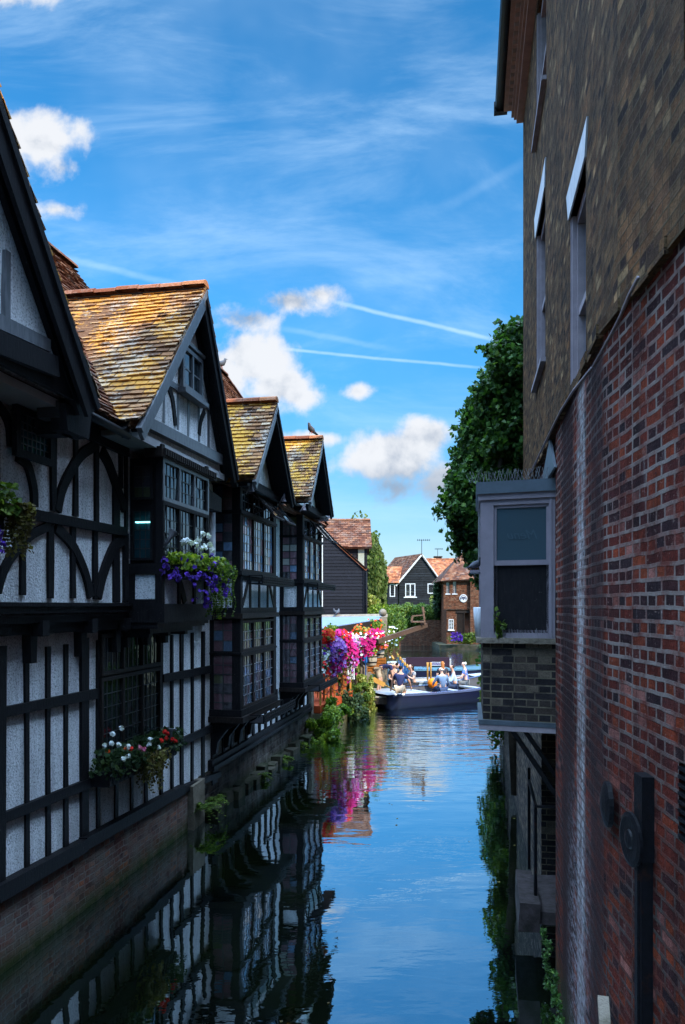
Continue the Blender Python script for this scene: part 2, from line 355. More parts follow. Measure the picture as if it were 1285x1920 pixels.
def red_stain(t, uv, cc, fine, b):
    u, z = sepuv(t, uv)
    wob = t.math('ADD', u, t.math('MULTIPLY', t.math('SUBTRACT', t.noise(t.coord('UV', (.4, 1, 1)), 2.0, 4, .6), .5), .10))
    # lime run: white vertical streak where an old downpipe leaked, soot either side
    ragged = t.ramp(t.noise(t.coord('UV', (4, 5, 1)), 3.2, 6, .75), [(.36, .0), (.54, 1.)])
    streak = t.math('MULTIPLY', t.math('MULTIPLY', band(t, wob, 5.32, 5.68, .07), t.ramp(t.noise(t.coord('UV', (2.5, 1, 1)), 1.9, 5, .7), [(.38, .25), (.56, 1.)])), ragged)
    streak = t.math('MULTIPLY', streak, t.math('SUBTRACT', 1.0, t.math('MULTIPLY', b.outputs['Fac'], .6)))
    soot = t.math('MULTIPLY', t.math('ADD', band(t, wob, 5.9, 6.6, .12), t.math('MULTIPLY', band(t, wob, 4.55, 5.1, .16), .9)), .82)
    cc = t.mix(soot, cc, (.018, .010, .011))
    drip = t.ramp(t.noise(t.coord('UV', (9, .8, 1)), 2.2, 5, .7), [(.60, 0.), (.72, .38)])
    cc = t.mix(t.math('MULTIPLY', drip, t.ramp(fine, [(.35, .2), (.6, 1.)])), cc, (.24, .22, .23))
    cc = t.mix(t.math('MULTIPLY', streak, .85), cc, (.40, .41, .43))
    lo_ = t.n('MapRange'); t.link(z, lo_.inputs[0]); lo_.inputs[1].default_value = 2.4; lo_.inputs[2].default_value = 1.2
    salt = t.math('MULTIPLY', t.math('MULTIPLY', band(t, wob, 5.15, 6.1, .3), lo_.outputs[0]), t.ramp(t.noise(t.coord('UV', (3, 9, 1)), 2.4, 6, .75), [(.46, 0.), (.62, .8)]))
    cc = t.mix(salt, cc, (.30, .29, .33))
    g = t.n('MapRange'); t.link(z, g.inputs[0]); g.inputs[1].default_value = .55; g.inputs[2].default_value = 0.0
    gm = t.math('MULTIPLY', g.outputs[0], t.ramp(t.noise(uv, 7, 5, .7), [(.3, .4), (.6, 1.)]))
    return t.mix(gm, cc, (.035, .045, .018))
RED = [(0, (.032, .010, .011)), (.15, (.020, .013, .016)), (.3, (.075, .015, .011)), (.5, (.105, .020, .012)), (.68, (.17, .036, .016)), (.82, (.055, .014, .014)), (.93, (.09, .026, .021)), (1, (.24, .10, .085))]
M['brick_red'] = brick_mat('old_red_brick', RED, (.18, .15, .14), w=.21, h=.069, ms=.012, wob=.006, bumpd=.03, spall=.5, lowdark=True, stain=red_stain)
STOCK = [(0, (.026, .017, .015)), (.2, (.075, .041, .022)), (.4, (.145, .074, .032)), (.55, (.055, .034, .022)), (.75, (.175, .098, .046)), (.9, (.088, .053, .031)), (1, (.30, .195, .10))]
M['brick_stock'] = brick_mat('sooty_stock_brick', STOCK, (.075, .055, .030), w=.205, h=.068, ms=.007, bumpd=.03, spall=.35)
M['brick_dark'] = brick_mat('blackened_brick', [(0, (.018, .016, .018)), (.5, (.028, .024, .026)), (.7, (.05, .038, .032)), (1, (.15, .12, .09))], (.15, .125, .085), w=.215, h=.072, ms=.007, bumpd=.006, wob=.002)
M['brick_warm'] = brick_mat('warm_red_brick', [(0, (.05, .020, .012)), (.4, (.11, .036, .018)), (.7, (.15, .055, .030)), (1, (.20, .11, .07))], (.10, .08, .06), ms=.012)
def plinth_stain(t, uv, cc, fine, b):
    u, z = sepuv(t, uv)
    cc = t.mix(t.ramp(t.noise(uv, 2.2, 6, .7), [(.42, 0.), (.62, .85)]), cc, (.20, .175, .155))
    g = t.n('MapRange'); t.link(z, g.inputs[0]); g.inputs[1].default_value = .30; g.inputs[2].default_value = .02
    gm = t.math('MULTIPLY', g.outputs[0], t.ramp(t.noise(uv, 5, 6, .7), [(.3, .5), (.55, 1.)]))
    return t.mix(gm, cc, (.030, .045, .012))
M['plinth'] = brick_mat('patched_brick_plinth', [(0, (.09, .045, .045)), (.5, (.22, .08, .055)), (.8, (.17, .11, .09)), (1, (.38, .13, .07))], (.24, .22, .20), stain=plinth_stain, wob=.012, bumpd=.03)
M['stone'] = basic('weathered_stone', (.24, .20, .16), (.10, .085, .06), 3, .9, .9, 14, .03)
M['mossy'] = basic('mossy_stone', (.085, .07, .055), (.022, .030, .012), 3, .9, .9, 12, .03)
M['lead'] = basic('lead_came', (.02, .02, .022), (.035, .035, .04), 20, .45, 0, spec=.5, metal=.3)
M['silverlead'] = basic('dull_lead_bars', (.22, .22, .23), (.10, .10, .11), 20, .5, 0, spec=.5)
t = NT('rusted_black_iron'); v = t.coord(); t.set(t.mix(t.ramp(t.noise(v, 7, 6, .7), [(.56, 0.), (.70, .8)]), t.ramp(t.noise(v, 30, 4, .6), [(.3, (.0018, .0018, .0024)), (.7, (.005, .005, .007))]), (.030, .011, .006)), .55, .12); t.bump(t.noise(v, 60, 4, .6), .5, .005); M['iron'] = t.m
M['iron_plain'] = basic('black_iron', (.0018, .0018, .0024), (.004, .004, .006), 14, .6, .5, 40, .006, .04)
M['whitepaint'] = basic('flaking_white_paint', (.29, .25, .27), (.21, .18, .20), 7, .55, .4, 60, .003)
M['render_white'] = basic('white_render', (.58, .60, .62), (.46, .48, .52), 8, .7, .4, 40, .004)
M['mauve'] = basic('mauve_grey_paint', (.235, .205, .235), (.19, .165, .19), 9, .5, .3, 60, .002)
M['leadroof'] = basic('lead_sheet', (.075, .095, .12), (.035, .045, .055), 4, .45, .3, 10, .01, .5, .3)
M['soffit'] = basic('soffit_plaster', (.48, .48, .50), (.34, .34, .35), 2, .8, .3)
def glass(name, tint, rough=.03, var=.0):
    t = NT(name); r = t.rnd()
    c = t.mix(1, tint, t.ramp(r, [(0, 1 - var), (1, 1 + var)]), 'MULTIPLY') if var else tint
    gl = t.n('BsdfGlossy'); gl.inputs['Roughness'].default_value = rough; gl.inputs['Color'].default_value = (.85, .9, .95, 1)
    df = t.n('BsdfDiffuse')
    if isinstance(c, tuple): df.inputs['Color'].default_value = (*c, 1)
    else: t.link(c, df.inputs['Color'])
    bp = t.n('Bump'); bp.inputs['Strength'].default_value = .25; bp.inputs['Distance'].default_value = .01; t.link(t.noise(t.coord(), 7, 2, .5), bp.inputs['Height'])
    t.link(bp.outputs[0], gl.inputs['Normal'])
    fr = t.n('Fresnel'); fr.inputs['IOR'].default_value = 1.75; mx = t.n('MixShader'); t.link(fr.outputs[0], mx.inputs[0]); t.link(df.outputs[0], mx.inputs[1]); t.link(gl.outputs[0], mx.inputs[2])
    t.link(mx.outputs[0], t.out.inputs['Surface']); return t.m
M['glass'] = glass('old_window_glass', (.014, .020, .024), .02, .3)
M['glass_teal'] = glass('teal_window_glass', (.012, .050, .062), .05, .3)
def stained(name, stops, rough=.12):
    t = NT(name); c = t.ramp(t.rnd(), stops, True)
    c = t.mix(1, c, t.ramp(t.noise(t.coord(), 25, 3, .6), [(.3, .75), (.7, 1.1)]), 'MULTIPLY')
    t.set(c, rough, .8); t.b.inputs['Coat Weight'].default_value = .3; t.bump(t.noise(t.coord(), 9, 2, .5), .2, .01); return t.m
PK, BL, GY, AM, DK, GN = (.30, .15, .19), (.20, .34, .55), (.52, .52, .48), (.36, .16, .03), (.05, .045, .055), (.17, .19, .10)
M['stained'] = stained('coloured_square_glass', [(0, PK), (.30, BL), (.50, GY), (.62, PK), (.78, DK), (.90, (.13, .08, .10)), (.96, AM)])
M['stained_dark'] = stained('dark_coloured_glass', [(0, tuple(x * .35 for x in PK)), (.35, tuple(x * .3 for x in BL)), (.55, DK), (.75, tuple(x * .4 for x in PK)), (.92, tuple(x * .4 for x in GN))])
t = NT('river_water')
v = t.coord('Object'); sx = t.n('SeparateXYZ'); t.link(t.n('NewGeometry').outputs['Position'], sx.inputs[0])
# calm under the bridge, ruffled where the boats turn
rf = t.n('MapRange', interpolation_type='SMOOTHSTEP'); t.link(sx.outputs[1], rf.inputs[0]); rf.inputs[1].default_value = 13.0; rf.inputs[2].default_value = 24.0; rf.inputs[3].default_value = .07; rf.inputs[4].default_value = 1.0
wv = t.noise(t.coord('Object', (.45, 1.5, 1)), 1.6, 3, .5, .5); w2 = t.noise(t.coord('Object', (1, 1.6, 1)), 5.5, 3, .5); w3 = t.noise(t.coord('Object', (1, 1, 1)), .7, 2, .5)
hh = t.math('ADD', t.math('MULTIPLY', wv, .042), t.math('MULTIPLY', w2, .008)); hh = t.math('MULTIPLY', hh, rf.outputs[0]); hh = t.math('ADD', hh, t.math('MULTIPLY', w3, .010))
bp = t.n('Bump'); bp.inputs['Strength'].default_value = 1; bp.inputs['Distance'].default_value = 1.0; t.link(hh, bp.inputs['Height'])
gl = t.n('BsdfGlossy'); gl.inputs['Roughness'].default_value = .01; gl.inputs['Color'].default_value = (.80, .93, 1.0, 1); t.link(bp.outputs[0], gl.inputs['Normal'])
df = t.n('BsdfDiffuse'); t.link(t.ramp(t.noise(v, .5, 4, .6), [(.35, (.0012, .0022, .002)), (.65, (.0045, .0075, .002))]), df.inputs['Color'])
fr = t.n('Fresnel'); fr.inputs['IOR'].default_value = 1.5; t.link(bp.outputs[0], fr.inputs['Normal'])
ff = t.n('MapRange'); t.link(fr.outputs[0], ff.inputs[0]); ff.inputs[1].default_value = .04; ff.inputs[2].default_value = .5; ff.inputs[3].default_value = .50; ff.inputs[4].default_value = .95
mx = t.n('MixShader'); t.link(ff.outputs[0], mx.inputs[0]); t.link(df.outputs[0], mx.inputs[1]); t.link(gl.outputs[0], mx.inputs[2]); t.link(mx.outputs[0], t.out.inputs['Surface']); M['water'] = t.m
def leafmat(name, stops, rough=.5, trans=.35):
    t = NT(name); c = t.ramp(t.rnd(), stops); t.set(c, rough, .15)
    tr = t.n('BsdfTranslucent'); t.link(t.mix(1, c, (1.5, 1.6, .6), 'MULTIPLY'), tr.inputs['Color'])
    mx = t.n('MixShader'); mx.inputs[0].default_value = trans; t.link(t.b.outputs[0], mx.inputs[1]); t.link(tr.outputs[0], mx.inputs[2]); t.link(mx.outputs[0], t.out.inputs['Surface']); return t.m
M['ivy'] = leafmat('ivy_leaves', [(0, (.016, .040, .010)), (.5, (.036, .088, .022)), (.85, (.07, .15, .035)), (1, (.15, .24, .06))], .38, .3)
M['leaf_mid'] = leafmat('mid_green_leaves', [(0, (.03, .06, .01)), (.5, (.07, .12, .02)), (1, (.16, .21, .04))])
M['leaf_bright'] = leafmat('bright_green_leaves', [(0, (.035, .07, .008)), (.5, (.12, .20, .02)), (1, (.32, .36, .06))])
M['leaf_yellow'] = leafmat('yellow_green_leaves', [(0, (.07, .10, .015)), (.5, (.22, .24, .05)), (1, (.42, .38, .14))])
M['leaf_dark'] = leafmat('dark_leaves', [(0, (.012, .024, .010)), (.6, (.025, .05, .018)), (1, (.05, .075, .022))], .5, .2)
M['leaf_willow'] = leafmat('willow_leaves', [(0, (.03, .05, .012)), (.5, (.075, .11, .025)), (1, (.19, .22, .07))], .5, .3)
M['leaf_brown'] = leafmat('withered_stems', [(0, (.05, .035, .015)), (.5, (.11, .085, .025)), (1, (.16, .15, .04))], .6, .2)
def petals(name, stops): return leafmat(name, stops, .7, .15)
M['pet_magenta'] = petals('magenta_petals', [(0, (.26, .004, .08)), (.6, (.42, .008, .15)), (1, (.55, .03, .24))])
M['pet_lilac'] = petals('lilac_petals', [(0, (.20, .06, .32)), (.6, (.36, .15, .48)), (1, (.56, .33, .62))])
M['pet_white'] = petals('white_petals', [(0, (.60, .62, .66)), (1, (.85, .87, .9))])
M['pet_red'] = petals('red_petals', [(0, (.42, .008, .008)), (1, (.68, .03, .02))])
M['pet_orange'] = petals('orange_petals', [(0, (.52, .05, .01)), (1, (.62, .14, .02))])
M['pet_purple'] = petals('purple_petals', [(0, (.035, .012, .16)), (.7, (.085, .03, .34)), (1, (.16, .06, .50))])
M['pet_pink'] = petals('pink_petals', [(0, (.60, .12, .26)), (1, (.80, .34, .48))])
M['bark'] = basic('bark', (.07, .055, .04), (.03, .024, .018), 6, .9, .8, 16, .03)

# ------------------------------------------------------------------ shared builders
def rot_basis(nrm):
    n = nrm.normalized(); a = n.orthogonal().normalized(); b = n.cross(a); t = random.uniform(0, 6.283)
    return a * math.cos(t) + b * math.sin(t), b * math.cos(t) - a * math.sin(t), n
def leaf(mb, p, nrm, s, k=None):
    x, y, n = rot_basis(nrm); i = len(mb.v); w = s * random.uniform(.38, .55)
    mb.v += [p - y * s * .5, p + x * w - n * s * .10, p + y * s * .5, p - x * w - n * s * .10]
    mb.f.append((i, i + 1, i + 2, i + 3)); mb.uv.append([(0, 0), (1, 0), (1, 1), (0, 1)]); mb.c.append(random.random() if k is None else k)
def flower(mb, p, nrm, s, k=None, petals=5):
    x, y, n = rot_basis(nrm); k = random.random() if k is None else k
    for j in range(petals):
        a = j * 6.283 / petals; d = x * math.cos(a) + y * math.sin(a); e = y * math.cos(a) - x * math.sin(a); i = len(mb.v)
        mb.v += [p, p + d * s * .35 + e * s * .28 + n * s * .1, p + d * s * .55 + n * s * .05, p + d * s * .35 - e * s * .28 + n * s * .1]
        mb.f.append((i, i + 1, i + 2, i + 3)); mb.uv.append([(0, 0), (1, 0), (1, 1), (0, 1)]); mb.c.append(k)
def rdir():
    z = random.uniform(-1, 1); t = random.uniform(0, 6.283); r = math.sqrt(1 - z * z); return Vector((r * math.cos(t), r * math.sin(t), z))
def clump(mb, c, rad, n, s, shell=.55, bias=None, kshift=0.0, drop=0.0):
    """leaves through the outer part of an ellipsoid, turned outwards; k (light/dark kind of leaf) drifts from clump to clump"""
    c = Vector(c); rad = Vector(rad) if not isinstance(rad, (int, float)) else Vector((rad,) * 3)
    for _ in range(n):
        d = rdir()
        if bias is not None and d.dot(bias) < random.uniform(-1, .3): d = -d
        r = random.uniform(shell, 1) * (1 + .25 * mnoise.noise(d * 2.3 + c))
        p = c + Vector((d.x * rad.x, d.y * rad.y, d.z * rad.z)) * r
        leaf(mb, p, d + rdir() * .9 + Vector((0, 0, drop)), s * random.uniform(.65, 1.25), min(1, max(0, random.gauss(.45 + kshift, .25))))
def tiles(mb, A, B, Cc, D, gauge=.10, tw=.165, th=.026, sag=.0, clip=None, bell=0.0, jit=1.0):
    """plain clay tiles over a roof slope: A-B is the eave, D-C the ridge; every tile is its own slab, courses wavy"""
    A, B, Cc, D = [Vector(p) for p in (A, B, Cc, D)]
    hgt = ((D - A).length + (Cc - B).length) / 2; rows = max(3, int(hgt / gauge)); wid = max((B - A).length, (Cc - D).length); cols = max(2, int(wid / tw))
    nrm = (B - A).cross(D - A).normalized()
    if nrm.z < 0: nrm = -nrm
    def S(s, t):
        p = A.lerp(B, s).lerp(D.lerp(Cc, s), t)
        w = .014 * mnoise.noise(Vector((s * wid * .8, t * hgt * .8, A.x * 3))) * 2 + .006 * mnoise.noise(Vector((s * wid * 4, t * hgt * 9, 5)))
        return p + nrm * (w * jit - sag * math.sin(math.pi * min(1, max(0, s))) * math.sin(math.pi * min(1, max(0, t)))) + nrm * bell * max(0, 1 - t * 4) ** 2
    for r in range(rows):
        t0 = r / rows; t1 = min(1, (r + 1.35) / rows); off = .5 if r % 2 else 0
        for c in range(-1, cols + 1):
            s0 = max(0, (c + off) / cols); s1 = min(1, (c + 1 + off) / cols - .06 / cols)
            if s1 - s0 < .15 / cols: continue
            if clip and not clip((s0 + s1) / 2, (t0 + min(1, (r + 1) / rows)) / 2): continue
            k = random.random(); lift = th * random.uniform(.85, 1.5) * jit + .004; dz = random.uniform(-.006, .006) * jit / max(hgt, .1)
            a, b, c2, d = S(s0, t0 + dz) + nrm * lift, S(s1, t0 + dz) + nrm * lift * random.uniform(.85, 1.15), S(s1, t1) + nrm * .003, S(s0, t1) + nrm * .003
            al, bl = a - nrm * th * 1.1, b - nrm * th * 1.1
            i = len(mb.v); mb.v += [a, b, c2, d, al, bl]
            for f in ((0, 1, 2, 3), (4, 5, 1, 0), (4, 0, 3), (1, 5, 2)):
                mb.f.append(tuple(i + q for q in f)); mb.uv.append([(0, 0)] * len(f)); mb.c.append(k)
    return mb
def slab(mb, A, B, Cc, D, th=.06, off=-.01):
    A, B, Cc, D = [Vector(p) for p in (A, B, Cc, D)]; n = (B - A).cross(D - A).normalized(); n = -n if n.z < 0 else n
    T = [p + n * off for p in (A, B, Cc, D)]; U = [p - n * th for p in T]; old = mb.fr; mb.k = .1
    for q in ([T[0], T[1], T[2], T[3]], U[::-1], *[[T[i], T[(i + 1) % 4], U[(i + 1) % 4], U[i]] for i in range(4)]): mb.face(q, raw=True, uv=[(0, 0)] * 4)
def ridge(mb, a, b, r=.11, step=.32):
    a, b = Vector(a), Vector(b); L_ = (b - a).length; n = max(1, int(L_ / step)); d = (b - a).normalized(); s = d.cross(Vector((0, 0, 1))).normalized()
    for i in range(n):
        p0 = a + d * L_ * i / n; p1 = a + d * (L_ * (i + 1) / n - .012); lift = random.uniform(-.006, .01); k = random.random(); base = len(mb.v)
        for p in (p0, p1):
            for q in range(6):
                t = math.pi * q / 5; mb.v.append(p + s * math.cos(t) * r + Vector((0, 0, math.sin(t) * r * .8 + lift - r * .25)))
        for q in range(5): mb.f.append((base + q, base + q + 1, base + q + 7, base + q + 6)); mb.uv.append([(0, 0)] * 4); mb.c.append(k)
        for e in (0, 6): mb.f.append(tuple(base + e + q for q in range(6))); mb.uv.append([(0, 0)] * 6); mb.c.append(k)

def window(root, fr, u0, u1, z0, z1, n, lights=1, cols=3, rows=4, fw=.05, mw=.035, gm='glass', lm='lead', fm='timber', lw=.012, inset=.035, kf=None, tilt=.012, name='window'):
    """a leaded window: frame with mullions, one quad per pane of glass, thin bars between; kf gives each pane's colour key"""
    f = MB(fr)
    f.box((n - inset - .02, u0, z0), (n, u0 + fw, z1)); f.box((n - inset - .02, u1 - fw, z0), (n, u1, z1))
    f.box((n - inset - .02, u0 + fw, z0), (n, u1 - fw, z0 + fw)); f.box((n - inset - .02, u0 + fw, z1 - fw), (n, u1 - fw, z1))
    g = MB(fr); b = MB(fr); W = (u1 - u0 - 2 * fw - mw * (lights - 1)) / lights; gn = n - inset
    for l in range(lights):
        a = u0 + fw + l * (W + mw)
        if l: f.box((n - inset - .015, a - mw, z0 + fw), (n - .004, a, z1 - fw))
        for c in range(cols):
            for r in range(rows):
                ua, ub = a + W * c / cols, a + W * (c + 1) / cols; za, zb = z0 + fw + (z1 - z0 - 2 * fw) * r / rows, z0 + fw + (z1 - z0 - 2 * fw) * (r + 1) / rows
                g.k = kf(l, c, r) if kf else random.random(); j = lambda: random.uniform(-tilt, tilt) * (ub - ua)
                sl, sv = random.uniform(-tilt, tilt), random.uniform(-tilt, tilt)
                g.face([(gn, ua, za), (gn + sl * (ub - ua), ub, za), (gn + sl * (ub - ua) + sv * (zb - za), ub, zb), (gn + sv * (zb - za), ua, zb)])
        for c in range(1, cols): x = a + W * c / cols; b.box((gn - .004, x - lw / 2, z0 + fw), (gn + .009, x + lw / 2, z1 - fw))
        for r in range(1, rows): y = z0 + fw + (z1 - z0 - 2 * fw) * r / rows; b.box((gn - .004, a, y - lw / 2), (gn + .007, a + W, y + lw / 2))
    w = f.build(name, M[fm], root); g.build('glass', M[gm], w, fix=False); b.build('glazing_bars', M[lm], w); return w
M['plinth_dark'] = brick_mat('mossy_footing', [(0, (.03, .02, .02)), (.5, (.07, .04, .03)), (.8, (.06, .05, .04)), (1, (.14, .07, .05))], (.08, .075, .065), w=.34, h=.16, ms=.02, stain=plinth_stain, wob=.02, bumpd=.04, spall=.5)
# ------------------------------------------------------------------ river and banks
def river():
    m = MB(); m.face([(-200, -30, 0), (200, -30, 0), (200, 400, 0), (-200, 400, 0)]); return tag(m.build('river_water', M['water'], fix=False), 'calm river between the houses, blue with sky and dark with walls', kind='structure')
river()
m = MB(); m.box((-200, -30, -2.2), (200, 400, -2.0)); tag(m.build('river_bed', basic('mud', (.05, .045, .03))), 'muddy bed under the river', kind='structure')

# ------------------------------------------------------------------ the long timber-framed house on the left
S1 = side(LF, 9.84)
hA = empty('timber_framed_house', LF.w((0, 7.5, .7)), 'white and black timber-framed house nearest on the left with oriel and wide mossy gable roof', 'house')
def q(fr, pts, n): return [fr.px(x, y, n) for x, y in pts]
def timber(name, fr, pts, n0, n1, root, mat='timber', jit=.006):
    poly = [(u + random.uniform(-jit, jit), z + random.uniform(-jit, jit)) for u, z in q(fr, pts, n1)]
    return MB(fr).prism(poly, n0, n1).build(name, M[mat], root)
def post(fr, x0, x1, y0, y1, n0, n1, root, name='post', mat='timber'):
    a = fr.px(x0, (y0 + y1) / 2, n1)[0]; b = fr.px(x1, (y0 + y1) / 2, n1)[0]; xm = (x0 + x1) / 2; zt = fr.px(xm, y0, n1)[1]; zb = fr.px(xm, y1, n1)[1]
    j = lambda: random.uniform(-.012, .012); h = (zt + zb) / 2; c_ = (a + b) / 2; hw_ = (b - a) / 2 * .80; a, b = c_ - hw_, c_ + hw_; n1 = n0 + (n1 - n0) * .78
    return MB(fr).prism([(a + j(), zb), (b + j(), zb), (b + j(), h), (b + j(), zt), (a + j(), zt), (a + j(), h)], n0, n1).build(name, M[mat], root)
def brace(fr, pts, wpx, n0, n1, root, mat='timber', name='brace'):
    c = q(fr, pts, n1); u0 = fr.px(pts[0][0], pts[0][1], n1)[0]; u1 = fr.px(pts[0][0] + 10, pts[0][1], n1)[0]; w = wpx * (u1 - u0) / 10
    # smooth the traced line
    P_ = [Vector(p) for p in c]; out = []
    for i in range(len(P_) - 1):
        p0, p1, p2, p3 = P_[max(i - 1, 0)], P_[i], P_[i + 1], P_[min(i + 2, len(P_) - 1)]
        for k in range(5):
            t = k / 5; out.append(.5 * ((2 * p1) + (p2 - p0) * t + (2 * p0 - 5 * p1 + 4 * p2 - p3) * t * t + (3 * p1 - p0 - 3 * p2 + p3) * t ** 3))
    out.append(P_[-1]); w = min(max(w, .08), .2) * .82; n1 = n0 + (n1 - n0) * .8
    return MB(fr).strip([tuple(p) for p in out], w, n0, n1).build(name, M[mat], root)

m = MB(LF); m.box((-.25, 1.5, .55), (0, 14.2, 3.52)); m.build('plaster_wall', M['stucco'], hA)
m = MB(LF); m.box((-.2, 1.5, 3.5), (.2, 12.9, 5.72)); m.build('plaster_wall', M['stucco'], hA)
m = MB(LF); m.box((-6, 1.5, .4), (-.26, 13.2, 5.6)); m.build('back_walls', M['brick_warm'], hA)
# plinth
m = MB(LF)
prof = [LF.px(0, 1694, .05), LF.px(164, 1594, .05), LF.px(346, 1486, .05)]
m.box((-.3, 1.5, -.5), (.06, LF.px(352, 1480, .06)[0], .72)); m.build('brick_plinth', M['plinth'], hA)
uS = LF.px(352, 1480, .06)[0]
m = MB(LF); m.box((-.3, uS, -.5), (.16, uS + .62, .72), jit=.04); m.build('stone_corner_block', M['stone'], hA)
# ground floor frame
post(LF, -14, 19, 1212, 1692, -.02, .07, hA)
for x0, x1, a, b in ((50, 60, 1212, 1650), (89.5, 99, 1212, 1628), (123, 132, 1208, 1602), (155, 171, 1196, 1585), (184, 191, 1200, 1566), (303, 308.5, 1192, 1500), (323, 328, 1190, 1488), (341, 347, 1188, 1478), (361, 366, 1186, 1468), (381, 387, 1184, 1460), (399, 411, 1180, 1470)):
    post(LF, x0, x1, a, b, -.02, .04 if x1 - x0 < 12 else .055, hA)
for x0, x1, a, b in ((218, 224.5, 1440, 1555), (247, 253.5, 1432, 1536), (274, 280, 1422, 1520)): post(LF, x0, x1, a, b, -.02, .035, hA)
for k in range(11): u_ = 1.7 + k * .5; MB(LF).box((-.02, u_, .7), (.03, u_ + .10, 3.32)).build('post', M['timber'], hA); MB(LF).box((.18, u_ + .1, 3.6), (.23, u_ + .2, 5.5)).build('post', M['timber'], hA)
for z_ in (1.55, 2.45): MB(LF).box((-.02, 1.6, z_), (.04, 7.0, z_ + .12)).build('rail', M['timber'], hA)
for pts in ([(-20, 1333), (185, 1291), (185, 1310), (-20, 1352)], [(-20, 1537), (192, 1450), (192, 1468), (-20, 1556)], [(308, 1265), (411, 1245), (411, 1259), (308, 1279)], [(329, 1390), (411, 1353), (411, 1368), (329, 1404)], [(192, 1450), (308, 1402), (308, 1414), (192, 1466)]):
    timber('rail', LF, pts, -.02, .05, hA)
for pts in ([(-20, 1674), (166, 1573), (166, 1596), (-20, 1706)], [(164, 1571), (348, 1472), (348, 1488), (164, 1594)]): timber('sill_beam', LF, pts, -.02, .11, hA)
timber('sill_beam', LF, [(348, 1473), (415, 1446), (415, 1456), (348, 1486)], -.02, .09, hA)
for x0, x1, ya, yb in ((0, 105, 1, 1), (185, 325, 1, 1)):
    pass
# ground window with leaded lights
ug0, ug1 = LF.px(191, 1300, .05)[0], LF.px(303, 1300, .05)[0]
m = MB(LF); m.box((.002, ug0, 1.55), (.012, ug1, 3.3)); m.build('window_recess', M['timber'], hA)
window(hA, LF, ug0, ug1, 2.72, 3.24, .06, 3, 4, 1, .05, .05, fm='oldwood', lw=.014)
window(hA, LF, ug0, ug1, 1.60, 2.70, .055, 3, 4, 6, .05, .05, fm='oldwood', lw=.010)
# jetty beams, fascia
m = MB(LF); m.box((-.1, 1.5, 3.30), (.12, 12.9, 3.50)); m.build('ground_plate', M['timber'], hA)
m = MB(LF); m.box((.1, 1.5, 3.42), (.20, 12.9, 3.52)); m.box((.1, 1.5, 3.52), (.245, 9.8, 3.59)); m.box((.1, 1.5, 3.59), (.27, 9.8, 3.63)); m.build('jetty_beam', M['timber'], hA)
for u in (7.9, 8.9, 9.75): m = MB(LF); m.prism([(u - .05, 3.0), (u + .05, 3.0), (u + .07, 3.44), (u - .07, 3.44)], -.0, .1); m.prism([(u - .06, 3.28), (u + .06, 3.28), (u + .06, 3.44), (u - .06, 3.44)], .1, .24); m.build('jetty_bracket', M['timber'], hA)
# first floor frame
for x0, x1, a, b in ((-9, 4, 735, 1120), (99, 111, 745, 958), (93, 106, 960, 1122), (142, 151, 790, 968), (136.5, 147, 980, 1122), (181, 190, 830, 980), (178, 188, 994, 1124), (215, 229, 905, 1130), (227, 234, 842, 915), (41.5, 54, 962, 1116)):
    post(LF, x0, x1, a, b, .18, .245, hA)
post(LF, 236, 245, 1000, 1130, .18, .26, hA); post(LF, 237, 243, 850, 1010, .18, .24, hA)
timber('rail', LF, [(-12, 939), (240, 990), (240, 1006), (-12, 961)], .18, .26, hA)
timber('wall_plate', LF, [(-60, 660), (243, 812), (243, 856), (-60, 720)], .18, .26, hA)
for pts in ([(38, 855), (56, 870), (64, 893), (69, 920), (70, 950)], [(113, 958), (121, 920), (135, 888), (157, 853), (186, 834)], [(196, 846), (208, 868), (217, 892), (228, 925), (239, 955)],
            [(1, 1110), (11, 1075), (28, 1043), (60, 1006), (97, 986)], [(110, 988), (138, 1018), (156, 1052), (168, 1085), (175, 1120)], [(188, 1120), (196, 1085), (207, 1052), (220, 1024), (237, 1009)], [(-4, 752), (14, 775), (24, 800), (27, 838)]):
    brace(LF, pts, 14, .18, .253, hA)
# small tilted lattice window under the near eave
uw0, uw1 = LF.px(27, 800, .3)[0], LF.px(98, 800, .3)[0]
window(hA, LF, uw0, uw1, LF.px(27, 853, .3)[1], LF.px(27, 757, .3)[1], .33, 1, 7, 5, .07, gm='glass_teal', fm='timber')
# oriel: solid core, frame, side and front lights
NO = .64; S = S1
uo0, uo1 = 9.84, LF.px(390, 1000, NO)[0]
zB, zT = 3.50, 5.72
m = MB(LF); m.box((.15, uo0 + .012, zB + .1), (NO - .03, uo1 - .02, 4.08)); m.build('oriel_plaster', M['stucco'], hA)
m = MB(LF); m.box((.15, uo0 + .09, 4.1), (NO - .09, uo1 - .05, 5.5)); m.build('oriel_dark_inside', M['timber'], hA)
for u, nn in ((uo0, NO), (uo1, NO)):
    m = MB(LF); m.box((NO - .08, u - (0 if u == uo0 else .09), zB), (NO + .01, u + (.09 if u == uo0 else 0), zT - .05), jit=.004); m.build('post', M['timber'], hA)
for uu in (10.45, 11.0): m = MB(LF); m.box((NO - .08, uu - .035, zB + .1), (NO + .0, uu + .035, 4.0)); m.build('post', M['timber'], hA)
brace(LF, [(316, 1056), (331, 1075), (343, 1100), (350, 1130)], 9, NO - .07, NO + .005, hA)
m = MB(LF); m.box((.1, uo0 - .02, zB - .12), (NO + .05, uo1 + .03, zB + .12)); m.box((.1, uo0 + .0, zB - .20), (NO - .05, uo1, zB - .12)); m.box((.05, uo0 + .1, zB - .27), (NO - .2, uo1 - .1, zB - .20)); m.build('oriel_bottom_beam', M['timber'], hA)
